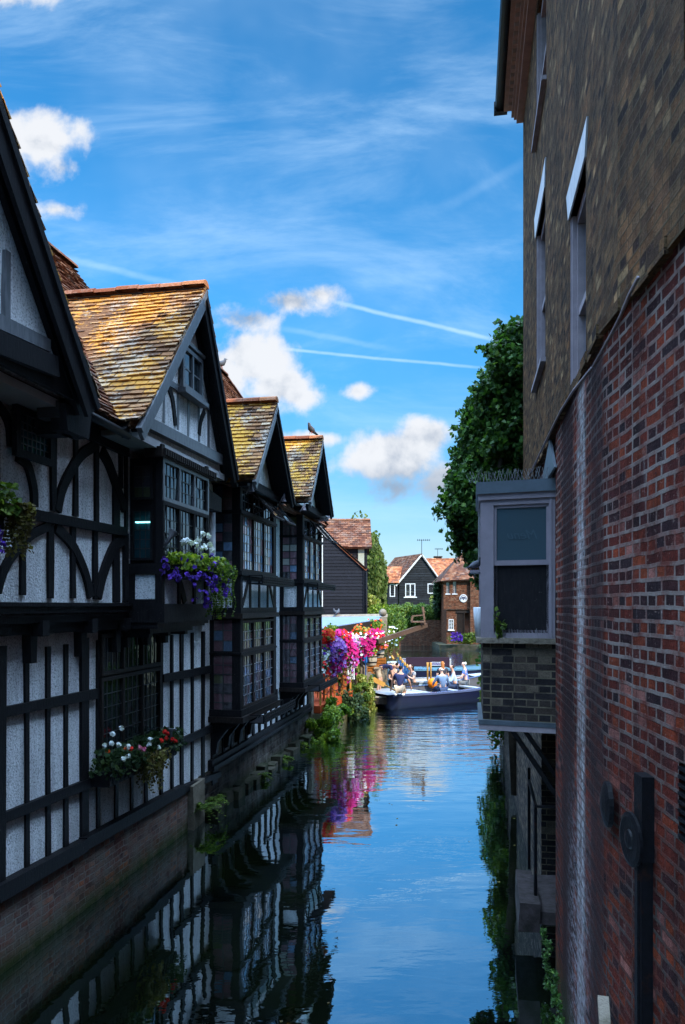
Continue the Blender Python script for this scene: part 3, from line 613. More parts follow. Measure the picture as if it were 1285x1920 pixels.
m = MB(LF); m.box((.15, uo0 - .02, 4.0), (NO + .035, uo1 + .02, 4.14)); m.build('window_sill', M['timber'], hA)
for u in (10.0, 10.6, 11.2): m = MB(LF); m.prism([(u - .05, 3.05), (u + .05, 3.05), (u + .05, 3.3), (u - .05, 3.3)], 0, .12); m.prism([(u - .05, 3.18), (u + .05, 3.18), (u + .05, 3.3), (u - .05, 3.3)], .12, .42); m.build('oriel_bracket', M['timber'], hA)
window(hA, LF, uo0 + .02, uo1 - .0, 4.95, 5.50, NO + .02, 3, 4, 3, .05, .05, fm='greywood', lw=.012, tilt=.03)
window(hA, LF, uo0 + .02, uo1 - .0, 4.14, 4.95, NO + .02, 3, 4, 4, .05, .05, fm='timber', lw=.012, tilt=.03)
# side lights of the oriel face the bridge
m = MB(S); m.box((-.05, .2, 4.14), (-.02, NO - .1, 5.5)); m.build('oriel_side_frame', M['timber'], hA)
window(hA, S, .24, NO - .11, 4.18, 4.84, .03, 1, 3, 5, .03, gm='glass_teal')
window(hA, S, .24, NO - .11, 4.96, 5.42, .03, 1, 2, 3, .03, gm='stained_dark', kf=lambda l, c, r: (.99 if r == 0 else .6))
m = MB(S); m.box((-.02, .30, 4.66), (.035, .50, 4.675)); 
t = NT('ceiling_tube'); t.b.inputs['Emission Color'].default_value = (.25, .95, 1, 1); t.b.inputs['Emission Strength'].default_value = 1.3
m.build('lit_ceiling_tube', t.m, hA, label='lit blue tube glowing behind the oriel side pane')
m = MB(S); m.box((-.03, .2, 3.6), (.012, .275, 4.05)); m.box((-.03, NO - .08, 3.6), (.016, NO - .0, 4.05)); m.box((-.03, .2, 3.55), (.014, NO, 3.68)); m.build('oriel_side_frame', M['timber'], hA)

# gables: roof slopes, verge boards, face with frame
def gable(root, uc, hws, zf, za, nf, nface, nback, tilem, facemat='stucco', board=.20, gauge=.10, deep=0.0):
    """a gable roof running back from the river; uc centre, hw half width, zf foot height, za apex height, nf front of verge, nface plaster face, nback where the ridge ends"""
    fr = LF
    w = lambda n, u, z: fr.w((n, u, z))
    hl, hr = hws if isinstance(hws, tuple) else (hws, hws)
    for sgn in (-1, 1):
        hw = hl if sgn < 0 else hr
        m = MB(LF); A, B = w(nback, uc + sgn * hw, zf), w(nf, uc + sgn * hw, zf); Cc, D = w(nf, uc, za), w(nback, uc, za)
        tiles(m, A, B, Cc, D, gauge, bell=.07, sag=.03); slab(m, A, B, Cc, D, .05, -.008); m.build('roof', tilem, root, fix=False)
        m = MB(LF); slab(m, w(nback, uc + sgn * hw * .985, zf), w(nf - .02, uc + sgn * hw * .985, zf), w(nf - .02, uc, za), w(nback, uc, za), .03, -.065); m.build('eave_boards', M['timber'], root, fix=False)
    m = MB(LF); ridge(m, w(nback, uc, za + .03), w(nf + .01, uc, za + .03)); m.build('ridge_tiles', M['tiles_orange'], root, fix=False)
    for sgn in (-1, 1):
        hw = hl if sgn < 0 else hr
        m = MB(LF); L_ = math.hypot(hw, za - zf); du, dz = sgn * hw / L_, -(za - zf) / L_; pu, pz = dz * sgn * -1, abs(du) * -1
        # board below the tiles, parallel to the slope
        off = Vector((-(za - zf) / L_ * sgn * 1.0, -hw / L_)); a = Vector((uc, za - .05)); b = Vector((uc + sgn * hw * 1.02, zf - .05))
        poly = [tuple(a), tuple(b), tuple(b + off * board), tuple(a + Vector((0, -board * L_ / hw)))]
        m.prism(poly, nf - .06, nf - .015)
        poly2 = [tuple(a), tuple(b), tuple(b + off * .07), tuple(a + Vector((0, -.07 * L_ / hw)))]
        m.prism(poly2, nf - .015, nf + .012); m.build('bargeboard', M['timber'] if sgn > 0 else M['greywood'], root)  # left board paler: sky sheen on the black paint put into its colour
        m = MB(LF); a2 = Vector((uc, za - .06 - board * L_ / hw * .9)); m.prism([tuple(a + Vector((0, -.05))), tuple(b), tuple(b + off * (board - .05)), tuple(a + Vector((0, -(board - .05) * L_ / hw)))], nface - .04, nface + .06); m.build('rafter', M['timber'], root)
    m = MB(LF); k = .10; m.prism([(uc - hl + k, zf), (uc + hr - k, zf), (uc, za - .16)], nface - .15, nface); m.build('gable_plaster', M[facemat], root)
g1 = dict(uc=11.03, hw=1.72, zf=5.70, za=8.17)
gable(hA, g1['uc'], (2.08, 1.42), g1['zf'], g1['za'], .80, .56, -2.6, M['tiles'], board=.18)
GF = .585
timber('gable_beam', LF, [(277, 779), (418, 853), (418, 872), (277, 800)], .50, .66, hA, 'greywood')
timber('gable_rail', LF, [(311, 707), (393, 757), (393, 769), (311, 718)], .50, GF, hA, 'greywood')
for x0, x1, a, b in ((308, 313, 716, 792), (334.5, 339, 730, 806), (354, 358.5, 742, 818), (374, 378, 752, 828), (391.5, 396, 764, 838)): post(LF, x0, x1, a, b, .50, GF, hA, 'stud', 'greywood')
post(LF, 355, 361, 590, 655, .5, GF, hA, 'stud', 'greywood')
brace(LF, [(321, 728), (328, 752), (333, 798)], 7, .5, GF + .01, hA, 'timber'); brace(LF, [(387, 770), (380, 790), (377, 815)], 5, .5, GF + .01, hA, 'timber')
a, b = LF.px(339, 690, .6)[0], LF.px(377, 700, .6)[0]
window(hA, LF, a, b, LF.px(358, 738, .6)[1], LF.px(358, 660, .6)[1], .64, 2, 1, 2, .06, .05, fm='greywood', lm='greywood', lw=.02)
m = MB(LF); zz = LF.px(358, 742, .6)[1]; m.box((.5, a - .06, zz - .06), (.70, b + .06, zz)); m.build('window_sill', M['greywood'], hA); m = MB(LF); m.box((.5, a - .03, LF.px(358, 656, .6)[1]), (.66, b + .03, LF.px(358, 650, .6)[1])); m.build('window_head', M['greywood'], hA)
# dentilled fascia between gable and oriel lights, white soffit
m = MB(LF); m.box((.2, 9.0, 5.60), (.62, 12.3, 5.70)); m.build('soffit', M['soffit'], hA)
m = MB(LF)
m.box((.45, uo0 - .1, 5.50), (NO + .05, uo1 + .25, 5.62))
for i in range(26): u = uo0 - .05 + i * .073; m.box((NO + .05, u, 5.52), (NO + .085, u + .038, 5.60))
m.build('dentil_fascia', M['oldwood'], hA)
# near gable, mostly outside the frame
gable(hA, 6.0, 1.75, 5.64, 7.95, .90, .71, -2.6, M['tiles'], board=.24)
timber('gable_beam', LF, [(-60, 555), (96, 637), (96, 661), (-60, 590)], .70, .78, hA, 'greywood')
timber('gable_beam', LF, [(-60, 592), (110, 668), (112, 708), (-60, 640)], .60, .82, hA, 'timber')
MB(LF).box((.71, 4.3, 5.60), (.76, 7.65, 5.80)).build('gable_beam', M['timber'], hA)
post(LF, 12, 25, 470, 612, .70, .76, hA, 'stud', 'greywood')
m = MB(LF); m.box((.2, 4.3, 5.52), (.62, 7.7, 5.6)); m.build('soffit', M['soffit'], hA)
m = MB(LF); m.prism([(7.62, 5.30), (7.80, 5.30), (7.84, 5.62), (7.56, 5.62)], .2, .62); m.prism([(7.5, 5.3), (7.9, 5.3), (7.95, 5.55), (7.45, 5.55)], .55, .72); m.build('corner_bracket', M['timber'], hA)
# main roof with eave between the gables
NR, ZR = -2.6, 9.7
w = LF.w
m = MB(LF); A, B, Cc, D = w((.50, 1.5, 5.70)), w((.50, 13.3, 5.70)), w((NR, 13.3, ZR)), w((NR, 1.5, ZR))
def clipA(s, t):
    u = 1.5 + s * 11.8; z = 5.7 + t * 4.0
    for uc, hw, zf, za in ((6.0, 1.75, 5.64, 7.95), (10.7, 1.75, 5.7, g1['za'])):
        if z < za - .1 and abs(u - uc) < hw * (za - z) / (za - zf) - .1: return False
    return True
tiles(m, A, B, Cc, D, .10, clip=clipA, sag=.04, bell=.05); slab(m, A, B, Cc, D, .08, -.02); m.build('roof', M['tiles_plain'], hA, fix=False)
m = MB(LF); slab(m, w((-5.7, 1.5, 5.7)), w((-5.7, 13.3, 5.7)), w((NR, 13.3, ZR)), w((NR, 1.5, ZR)), .08); m.build('roof', M['tiles_plain'], hA, fix=False)
m = MB(LF); ridge(m, w((NR, 1.5, ZR + .03)), w((NR, 13.3, ZR + .03))); m.build('ridge_tiles', M['tiles_plain'], hA, fix=False)
m = MB(LF); m.face([(-.2, 13.29, 5.5), (-5.6, 13.29, 5.5), (NR, 13.29, ZR - .05)]); m.face([(-.2, 13.2, 5.5), (-5.6, 13.2, 5.5), (NR, 13.2, ZR - .05)]); m.build('gable_end', M['tiles_plain'], hA)
# gutter and hopper
m = MB(LF); m.tube([(.58, 7.75, 5.62), (.58, 9.05, 5.60)], .05, 8); m.build('gutter', M['iron'], hA, smooth=True)
m = MB(LF); m.box((.42, 7.45, 5.42), (.66, 7.75, 5.58)); m.build('rainwater_hopper', M['lead'], hA)
# pale downpipe in the sunlit slot next to the bays
m = MB(LF); m.tube([(.30, 12.55, 3.6), (.30, 12.55, 5.25)], .075, 10); m.build('boxed_pipe', M['render_white'], hA, smooth=True)
m = MB(LF); m.prism([(11.6, 5.12), (12.5, 5.12), (12.5, 5.35), (11.6, 5.45)], .2, .5); m.build('corner_bracket', M['timber'], hA)

# ------------------------------------------------------------------ the two bays: second house of the row
hB = empty('bay_fronted_house', LF.w((0, 17, .7)), 'black timbered house with two tall leaded bays under narrow yellow-lichened gables', 'house')
m = MB(LF); m.box((-.25, 14.2, .3), (0, 21.0, 5.8)); m.build('plaster_wall', M['stucco'], hB)
m = MB(LF); m.box((-6, 13.25, .2), (-.26, 21.0, 5.7)); m.build('back_walls', M['brick_warm'], hB)
U0B, U0C = 13.30, 17.95
def zl(y): return 3.6 + (1135 - y) * 13.0 / 1400
def bay(ub, W, n=.55, dz=0.0, top=5.74, flaps=True, lowflap=False, seed=1):
    random.seed(seed); S = side(LF, ub)
    n_ = n
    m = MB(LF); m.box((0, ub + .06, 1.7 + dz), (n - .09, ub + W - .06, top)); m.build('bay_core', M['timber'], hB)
    for u in (ub, ub + W - .13): m = MB(LF); m.box((n - .13, u, 1.62 + dz), (n + .01, u + .13, top)); m.build('post', M['timber'], hB)
    m = MB(S); m.box((-.08, .0, 1.62 + dz), (.01, .07, top)); m.box((-.08, n - .14, 1.62 + dz), (.012, n + .005, top)); m.build('post', M['timber'], hB)
    # side lights of big coloured squares
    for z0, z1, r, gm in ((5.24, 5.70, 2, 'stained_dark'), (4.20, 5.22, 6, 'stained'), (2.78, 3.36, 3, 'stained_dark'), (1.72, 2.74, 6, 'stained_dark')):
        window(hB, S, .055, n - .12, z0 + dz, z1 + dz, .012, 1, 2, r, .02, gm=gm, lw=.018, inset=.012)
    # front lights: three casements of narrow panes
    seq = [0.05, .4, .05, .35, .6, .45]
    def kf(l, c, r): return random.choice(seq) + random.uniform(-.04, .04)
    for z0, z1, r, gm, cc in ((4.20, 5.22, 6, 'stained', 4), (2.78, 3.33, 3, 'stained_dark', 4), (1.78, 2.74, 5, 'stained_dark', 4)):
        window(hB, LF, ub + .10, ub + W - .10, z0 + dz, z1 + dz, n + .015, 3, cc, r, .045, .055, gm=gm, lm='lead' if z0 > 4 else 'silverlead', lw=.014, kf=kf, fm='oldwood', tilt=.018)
    window(hB, LF, ub + .10, ub + W - .10, 5.24 + dz, 5.68 + dz, n - .0, 3, 3, 2, .045, .055, gm='glass', lw=.014, fm='oldwood')
    # rails and cornices round the bay
    for z0, z1, o in ((5.20, 5.26, .04), (4.12, 4.20, .05), (4.05, 4.12, .02), (3.46, 3.56, .03), (3.37, 3.46, .07), (2.74, 2.78, .035), (1.66, 1.78, .04), (1.56, 1.66, .09)):
        m = MB(LF); m.box((0, ub - o, z0 + dz), (n + o, ub + W + o, z1 + dz)); m.build('moulded_rail', M['timber'] if o < .07 else M['oldwood'], hB)
    # plaster band with studs
    m = MB(LF); m.box((.0, ub + .02, 3.55 + dz), (n - .0, ub + W - .02, 4.06 + dz)); m.build('plaster_band', M['stucco'], hB)
    for f_ in (.25, .5, .75): u = ub + W * f_; m = MB(LF); m.box((n - .02, u - .04, 3.55 + dz), (n + .02, u + .04, 4.06 + dz)); m.build('stud', M['timber'], hB)
    for a_, b_ in ((.04, .20), (.96, .80)): m = MB(LF); m.strip([(ub + W * a_, 3.57 + dz), (ub + W * (a_ * .5 + b_ * .5), 3.80 + dz), (ub + W * b_, 4.05 + dz)], .09, n - .02, n + .018); m.build('brace', M['timber'], hB)
    MB(S).box((-.02, .0, 3.55 + dz), (.02, .09, 4.06 + dz)).build('stud', M['timber'], hB); MB(S).box((-.02, n - .13, 3.55 + dz), (.02, n + .02, 4.06 + dz)).build('stud', M['timber'], hB)
    # brackets under the bay
    for i, f_ in enumerate((.04, .32, .62, .92)):
        u = ub + W * f_ - .06; pts = [(0, .95), (.10, 1.0), (.13, 1.2), (.30, 1.42), (n, 1.56), (n, 1.62), (0, 1.62)]
        m = MB(LF); A = [(a_, u, z + dz) for a_, z in pts]; B = [(a_, u + .12, z + dz) for a_, z in pts]; m.face(A); m.face(B[::-1])
        for k in range(len(pts)): j = (k + 1) % len(pts); m.face([A[k], A[j], B[j], B[k]])
        m.build('bracket', M['timber'], hB)
    # open top casements propped outwards
    if flaps:
        for f_ in (.30, .68):
            u0 = ub + W * f_; u1 = u0 + W * .30; z1 = 5.66 + dz; m = MB(LF); a_ = R(42); L_ = .62
            def pt(u, s, off=0): return (n + .03 + math.sin(a_) * s + math.cos(a_) * off, u, z1 - math.cos(a_) * s + math.sin(a_) * off)
            for s0, s1 in ((0, .04), (L_ * .5 - .012, L_ * .5 + .012), (L_ - .04, L_)): m.face([pt(u0, s0, .02), pt(u1, s0, .02), pt(u1, s1, .02), pt(u0, s1, .02)]); m.face([pt(u0, s0, -.01), pt(u1, s0, -.01), pt(u1, s1, -.01), pt(u0, s1, -.01)])
            for k in range(5): uu = u0 + (u1 - u0 - .03) * k / 4; m.face([pt(uu, 0, .018), pt(uu + .03, 0, .018), pt(uu + .03, L_, .018), pt(uu, L_, .018)]); m.face([pt(uu, 0, -.012), pt(uu + .03, 0, -.012), pt(uu + .03, L_, -.012), pt(uu, L_, -.012)])
            for uu in (u0, u1): m.face([pt(uu, 0, .02), pt(uu, L_, .02), pt(uu, L_, -.012), pt(uu, 0, -.012)])
            m.face([pt(u0, L_, .02), pt(u1, L_, .02), pt(u1, L_, -.012), pt(u0, L_, -.012)])
            o = m.build('open_casement', M['oldwood'], hB); g = MB(LF); g.face([pt(u0, 0, 0), pt(u1, 0, 0), pt(u1, L_, 0), pt(u0, L_, 0)]); g.build('glass', M['glass'], o, fix=False)
            m = MB(LF); m.bar((n + .02, u0 + .05, 5.28 + dz), pt(u0 + .05, L_ * .6, -.02), .03); m.build('casement_stay', M['oldwood'], hB)
    random.seed(seed + 50)
W2, W3 = 2.25, 2.15
bay(U0B, W2, seed=4); bay(U0C, W3, dz=.0, seed=9)
def trough(label, u0, u1, z, n0, n1):
    m = MB(LF); m.box((n0, u0, z - .16), (n1, u1, z - .14)); m.box((n0, u0, z - .02), (n0 + .02, u1, z)); m.box((n1 - .02, u0, z - .02), (n1, u1, z)); m.box((n1 - .012, u0, z - .15), (n1 - .006, u1, z - .01))
    k = int((u1 - u0) / .12)
    for i in range(k + 1):
        u = u0 + (u1 - u0) * i / k
        m.box((n1 - .02, u - .008, z - .16), (n1, u + .008, z))
        if i < k: m.strip([(u, z - .13), (u + .06, z - .04), (u + .12, z - .13)], .018, n1, n1 + .012); m.strip([(u, z - .04), (u + .06, z - .13), (u + .12, z - .04)], .018, n1 + .001, n1 + .013)
    for u in (u0, u1):
        m.box((n0, u - .01, z - .16), (n1, u + .01, z - .145)); m.box((n0, u - .01, z - .015), (n1, u + .01, z))
        m.strip([(u - .01, z - .16), (u + .01, z)], .02, n0, n0 + .02)
    o = m.build('window_box_trough', M['iron'], origin=LF.w((n0, (u0 + u1) / 2, z - .16))); return tag(o, label, 'window box', 'iron troughs on the bays')
trough('empty ornate iron trough on the upper sill of the nearer bay', U0B + .35, U0B + W2 + .35, 4.14, .60, .86)
trough('empty ornate iron trough on the upper sill of the farther bay', U0C + .3, U0C + W3 + .3, 4.14, .60, .86)
trough('dark iron trough under the lowest lights of the nearer bay', U0B + .3, U0B + W2 + .30, 1.66, .62, .90)
trough('dark iron trough under the lowest lights of the farther bay', U0C + .3, U0C + W3 + .35, 1.70, .62, .90)
# lower wall frame and stone footing under the bays
m = MB(LF); m.box((-.02, 13.2, .72), (.12, 20.9, .80)); m.box((-.02, 13.2, .80), (.08, 20.9, .90)); m.build('sill_beam', M['timber'], hB)
for i in range(17): u = 13.45 + i * .455; m = MB(LF); m.box((-.02, u, .88), (.035, u + .11, 1.66), jit=.008); m.build('stud', M['timber'], hB)
for u in (15.75, 16.3, 16.9, 17.4): m = MB(LF); m.box((-.02, u, 1.6), (.035, u + .1, 5.7)); m.build('stud', M['timber'], hB)
m = MB(LF); m.box((-.3, uS + .6, -.5), (.02, 21.0, .72)); m.build('stone_footing', M['plinth_dark'], hB)
m = MB(LF)
for i in range(20): u = uS + .8 + i * .38; s = random.uniform(.8, 1.2); m.box((0, u, -.5), (.14 + random.uniform(0, .14), u + .37 * s, random.uniform(.06, .22)), jit=.03)
m.build('ledge_stones', M['mossy'], hB)
m = MB(LF); m.box((-.3, 20.9, -.4), (.10, 21.2, 1.6)); m.build('corner_post', M['stone'], hB)
gable(hB, 14.10, 1.33, 5.70, 7.33, 1.0, .60, -1.9, M['tiles_yellow'], board=.17)
gable(hB, 18.15, 1.28, 5.92, 7.54, 1.0, .60, -1.9, M['tiles_yellow'], board=.17)
for ub, W, zz in ((U0B, W2, 5.74), (U0C, W3, 5.90)):
    m = MB(LF); m.box((.3, ub - .1, zz - .08), (.72, ub + W + .1, zz + .02)); m.box((.55, ub + .1, zz + .02), (.68, ub + W - .1, zz + .10)); m.build('gable_beam', M['timber'], hB)
    brace(LF, [LFp for LFp in ()] or [(0, 0)], 1, 0, 0, hB) if False else None
m = MB(LF); A, B, Cc, D = w((.45, 13.3, 5.72)), w((.45, 21.3, 5.8)), w((-1.8, 19.2, 9.5)), w((-1.8, 15.6, 9.5))
def clipB(s, t):
    u = (13.3 + 2.3 * t) + s * (8 * (1 - t) + 3.6 * t); z = 5.75 + t * 3.8
    for uc, hw, zf, za in ((14.1, 1.33, 5.7, 7.33), (18.15, 1.28, 5.92, 7.54)):
        if z < za - .1 and abs(u - uc) < hw * (za - z) / (za - zf) - .1: return False
    return True
tiles(m, A, B, Cc, D, .11, clip=clipB); slab(m, A, B, Cc, D, .08, -.02); m.build('roof', M['tiles_plain'], hB, fix=False)
m = MB(LF); A2, B2 = w((.45, 21.3, 5.8)), w((-5, 21.3, 5.8)); tiles(m, A2, B2, w((-1.9, 19.2, 9.5)), w((-1.8, 19.2, 9.5)), .11); slab(m, A2, B2, w((-1.9, 19.2, 9.5)), w((-1.8, 19.2, 9.5)), .08); slab(m, w((-5, 13.3, 5.8)), w((-5, 21.3, 5.8)), w((-1.9, 19.2, 9.5)), w((-1.9, 15.6, 9.5)), .08); m.build('roof', M['tiles_plain'], hB, fix=False)
m = MB(LF); ridge(m, w((-1.8, 15.6, 9.53)), w((-1.8, 19.2, 9.53))); ridge(m, w((-1.8, 19.2, 9.53)), w((.45, 21.3, 5.85))); m.build('ridge_tiles', M['tiles_plain'], hB, fix=False)
m = MB(LF); m.face([(-.2, 13.32, 5.5), (-5, 13.32, 5.5), (-1.8, 15.6, 9.45)]); m.face([(-.2, 13.42, 5.5), (-5, 13.42, 5.5), (-1.8, 15.7, 9.45)]); m.build('gable_end', M['tiles_plain'], hB)

# ------------------------------------------------------------------ the tall brick house on the right
hR = empty('tall_brick_house', RF.w((.5, 6, 0)), 'tall dark brick house on the right, red brick below and sooty stock brick above', 'house')
ZL = 5.28; ZE = 11.75; UB = 12.55; UK = RF.px(1142, 1135, 0)[0]; KP = RF.w((0, UK, 0))
def wall_holes(fr, u0, u1, z0, z1, holes, n, thick, mat, root, name):
    """a wall with rectangular openings, built as blocks round them"""
    m = MB(fr); us = sorted({u0, u1, *[h[0] for h in holes], *[h[1] for h in holes]}); zs = sorted({z0, z1, *[h[2] for h in holes], *[h[3] for h in holes]})
    for i in range(len(us) - 1):
        for j in range(len(zs) - 1):
            uc, zc = (us[i] + us[i + 1]) / 2, (zs[j] + zs[j + 1]) / 2
            if any(h[0] < uc < h[1] and h[2] < zc < h[3] for h in holes): continue
            m.face([(n, us[i], zs[j]), (n, us[i + 1], zs[j]), (n, us[i + 1], zs[j + 1]), (n, us[i], zs[j + 1])])
    for h in holes:
        for a, b in (((h[0], h[2]), (h[0], h[3])), ((h[1], h[2]), (h[1], h[3])), ((h[0], h[3]), (h[1], h[3])), ((h[0], h[2]), (h[1], h[2]))):
            m.face([(n, *a), (n, *b), (n + thick, *b), (n + thick, *a)])
    m.build(name, mat, root, fix=False)
hw = [(5.80, 6.72, 5.30, 7.02), (8.90, 10.10, 6.50, 8.50), (8.80, 10.10, 9.72, 11.45)]
wall_holes(RF, UK, UB, ZL, ZE + .1, hw, .05, .14, M['brick_stock'], hR, 'stock_brick_wall')
m = MB(RF); m.box((.5, UK - .3, 0), (.6, UB, ZE)); m.box((.05, UB, 0), (6, UB + .02, ZE + .1)); m.build('back_walls', M['brick_stock'], hR)
d0 = RN.px(1262, 110, 0)
wall_holes(RN, -2.5, 4.500, ZL, ZE + .1, [(2.3, RN.px(1262, 160, 0)[0], 6.15, 7.1)], .05, .15, M['brick_stock'], hR, 'stock_brick_wall')
uRend = RF.px(1036, 1300, -.06)[0]
wall_holes(RF, UK - .01, uRend, -.5, ZL, [], -.03, .1, M['brick_red'], hR, 'red_brick_wall')
wall_holes(RN, -2.5, 4.512, -.5, ZL, [(3.15, 3.36, 2.55, 2.90)], -.03, .12, M['brick_red'], hR, 'red_brick_wall')
m = MB(RF); m.box((-.028, uRend - .02, -.5), (.5, uRend, ZL)); m.build('red_brick_wall', M['brick_red'], hR)
wall_holes(RF, uRend, UB, 4.0, ZL, [], .0, .1, M['brick_red'], hR, 'red_brick_wall')
# rough ledge where red brick meets stock brick
m = MB(RF); u = UK
while u < UB: d = random.uniform(.15, .4); m.box((-.05 - random.uniform(0, .025), u, ZL - .06 + random.uniform(-.01, .01)), (.06, min(UB, u + d - .006), ZL + random.uniform(.0, .02))); u += d
m.build('brick_ledge', M['brick_stock'], hR)
m = MB(RN); u = -2.5
while u < 4.45: d = random.uniform(.15, .4); m.box((-.05 - random.uniform(0, .025), u, ZL - .06 + random.uniform(-.01, .01)), (.06, min(4.5, u + d - .006), ZL + random.uniform(.0, .02))); u += d
m.build('brick_ledge', M['brick_stock'], hR)
# buttress band: the wall steps slightly where it was rebuilt
for (a, b, c, d) in hw:
    m = MB(RF); n = .165
    m.box((n - .06, a, c), (n, a + .09, d)); m.box((n - .06, b - .09, c), (n, b, d)); m.box((n - .1, b - .05, c), (n - .02, b, d)); m.box((n - .14 + .03, b - .02, c), (n - .06, b, d)); m.box((n - .06, a, d - .09), (n, b, d)); m.box((n - .06, a, c), (n, b, c + .07)); m.box((n - .05, a, (c + d) / 2 - .03), (n, b, (c + d) / 2 + .03)); m.box((n - .04, (a + b) / 2 - .015, c), (n, (a + b) / 2 + .015, d))
    f = m.build('sash_window', M['whitepaint'], hR); g = MB(RF); g.face([(n - .01, a, c), (n - .01, b, c), (n - .01, b, d), (n - .01, a, d)]); g.build('glass', M['glass'], f, fix=False)
    m = MB(RF); m.box((-.01, a - .06, c - .05), (.17, b + .06, c)); m.build('window_sill', M['whitepaint'], hR)
for pts in (((5.66, 7.25), (6.86, 7.29), (6.74, 7.02), (5.78, 7.02)), ((8.76, 8.78), (10.26, 8.82), (10.14, 8.50), (8.88, 8.50))):
    MB(RF).prism(list(pts), .035, .10).build('white_lintel', M['render_white'], hR)
# cornice with dentils, gutter, roof
for fr, a, b in ((RF, UK, UB), (RN, -2.5, 4.43)):
    m = MB(fr); m.box((-.06, a, ZE - .16), (.06, b, ZE - .08)); m.box((-.14, a, ZE - .02), (.06, b + .06, ZE + .04)); m.box((-.26, a, ZE + .12), (.06, b + .10, ZE + .20)); m.box((-.10, a, ZE - .08), (.06, b + .03, ZE - .02))
    u = a
    while u < b: m.box((-.20, u, ZE + .04), (-.0, u + .09, ZE + .12)); u += .17
    m.build('dentil_cornice', M['oldwood'] if False else basic('brown_paint_%d' % int(a * 10), (.30, .18, .14), (.20, .125, .10), 6, .5, .3), hR)
    m = MB(fr); m.tube([(-.33, a, ZE + .23), (-.33, b + .16, ZE + .23)], .075, 8); m.build('gutter', M['iron'], hR, smooth=True)
m = MB(RF); m.box((-.42, UB + .1, ZE + .13), (-.2, UB + .2, ZE + .31)); m.build('gutter_end', M['iron'], hR)
w2 = RF.w
m = MB(RF); slab(m, w2((-.30, UK - 1, ZE + .25)), w2((-.30, UB + .15, ZE + .25)), w2((3.2, UB + .15, ZE + 2.5)), w2((3.2, UK - 1, ZE + 2.5)), .1); slab(m, RN.w((-.30, -2.5, ZE + .25)), RN.w((-.30, 4.5, ZE + .25)), RN.w((3.2, 4.5, ZE + 2.5)), RN.w((3.2, -2.5, ZE + 2.5)), .1, .01)
m.box((3.0, UK - 7, ZE), (6, UB, ZE + 2.2)); m.build('roof', M['tiles_plain'], hR, fix=False)
m = MB(RN); m.box((.06, -2.6, 0), (6, -2.5, ZE + .1)); m.build('back_walls', M['brick_stock'], hR)
# lattice of the dark near window
d = MB(RN); d.face([(.18, 2.0, 6.0), (.18, 4.2, 6.0), (.18, 4.2, 7.2), (.18, 2.0, 7.2)]); d.build('window', M['glass'], hR, fix=False)
m = MB(RN); m.box((-.0, 3.15, 2.55), (.02, 3.36, 2.90)); 
for i in range(9): m.box((-.035, 3.15, 2.56 + i * .038), (0, 3.36, 2.575 + i * .038))
m.build('air_vent_grille', M['iron'], hR)
# cable along the ledge
cp = [(992, 893), (1037, 800), (1052, 770), (1075, 733), (1088, 717), (1110, 690)]
m = MB(RF); pts = [(-.09, *RF.px(x, y, -.09)) for x, y in cp]; kk = RF.w((-.09, UK, 0))
m.tube(pts, .010, 6); m2 = [(1149, 622), (1165, 590), (1180, 553), (1197, 520)]
m.fr = RN; m.tube([(-.09, *RN.px(1112, 688, -.09))] + [(-.09, *RN.px(x, y, -.09)) for x, y in m2], .010, 6); o = m.build('wall_cable', M['whitepaint'], origin=RF.w((-.09, 7, 5.2)), smooth=True)
tag(o, 'pale grey cable clipped along the ledge of the tall brick house', 'cable')

# iron pipe with round pattress on the near wall
xs = [RN.px(x, 1600, -.09)[0] for x in (1189, 1204)]
zt = RN.px(1204, 1455, -.08)[1]
ip = empty('iron_downpipe', RN.w((-.08, sum(xs) / 2, 0)), 'thick black iron downpipe on the red brick wall at the lower right', 'downpipe')
uc = sum(xs) / 2
hw_ = (max(xs) - min(xs)) / 2
m = MB(RN); m.box((-.085, uc - hw_ * .7, -.3), (-.03, uc + hw_ * .7, zt - .4)); m.box((-.10, uc - hw_ * .35, -.3), (-.085, uc + hw_ * .35, zt - .4)); m.build('pipe', M['iron'], ip)
m = MB(RN); m.box((-.09, uc - hw_, zt - .42), (-.03, uc + hw_, zt)); m.build('head', M['iron'], ip)
zc = RN.px(1195, 1600, -.15)[1]
m = MB(RN); m.lathe([(.135, 0), (.135, .015), (.112, .022), (.05, .015), (.045, .025), (.02, .03)], (-.10, uc + .05, zc), 24, axis=(-1, 0, 0)); m.build('round_plate', M['iron'], ip)
u3, z3 = RF.px(1140, 1512, -.05)
o = MB(RF).lathe([(.13, 0), (.13, .025), (.09, .04), (.03, .05)], (-.03, u3 + .05, z3), 20, axis=tuple(-RF.N)).build('pattress_plate', M['iron'], origin=RF.w((-.03, u3 + .05, z3)))
tag(o, 'oval black iron wall plate left of the thick downpipe', 'wall plate')
o = MB(RN).bar((-.10, 4.28, 1.35), (-.16, 3.98, 1.12), .06, .05).build('broken_stone_shelf', M['stone'], origin=RN.w((-.1, 4.2, 1.3))); tag(o, 'broken pale stone stub sticking out of the red brick low at the right', 'stone stub')

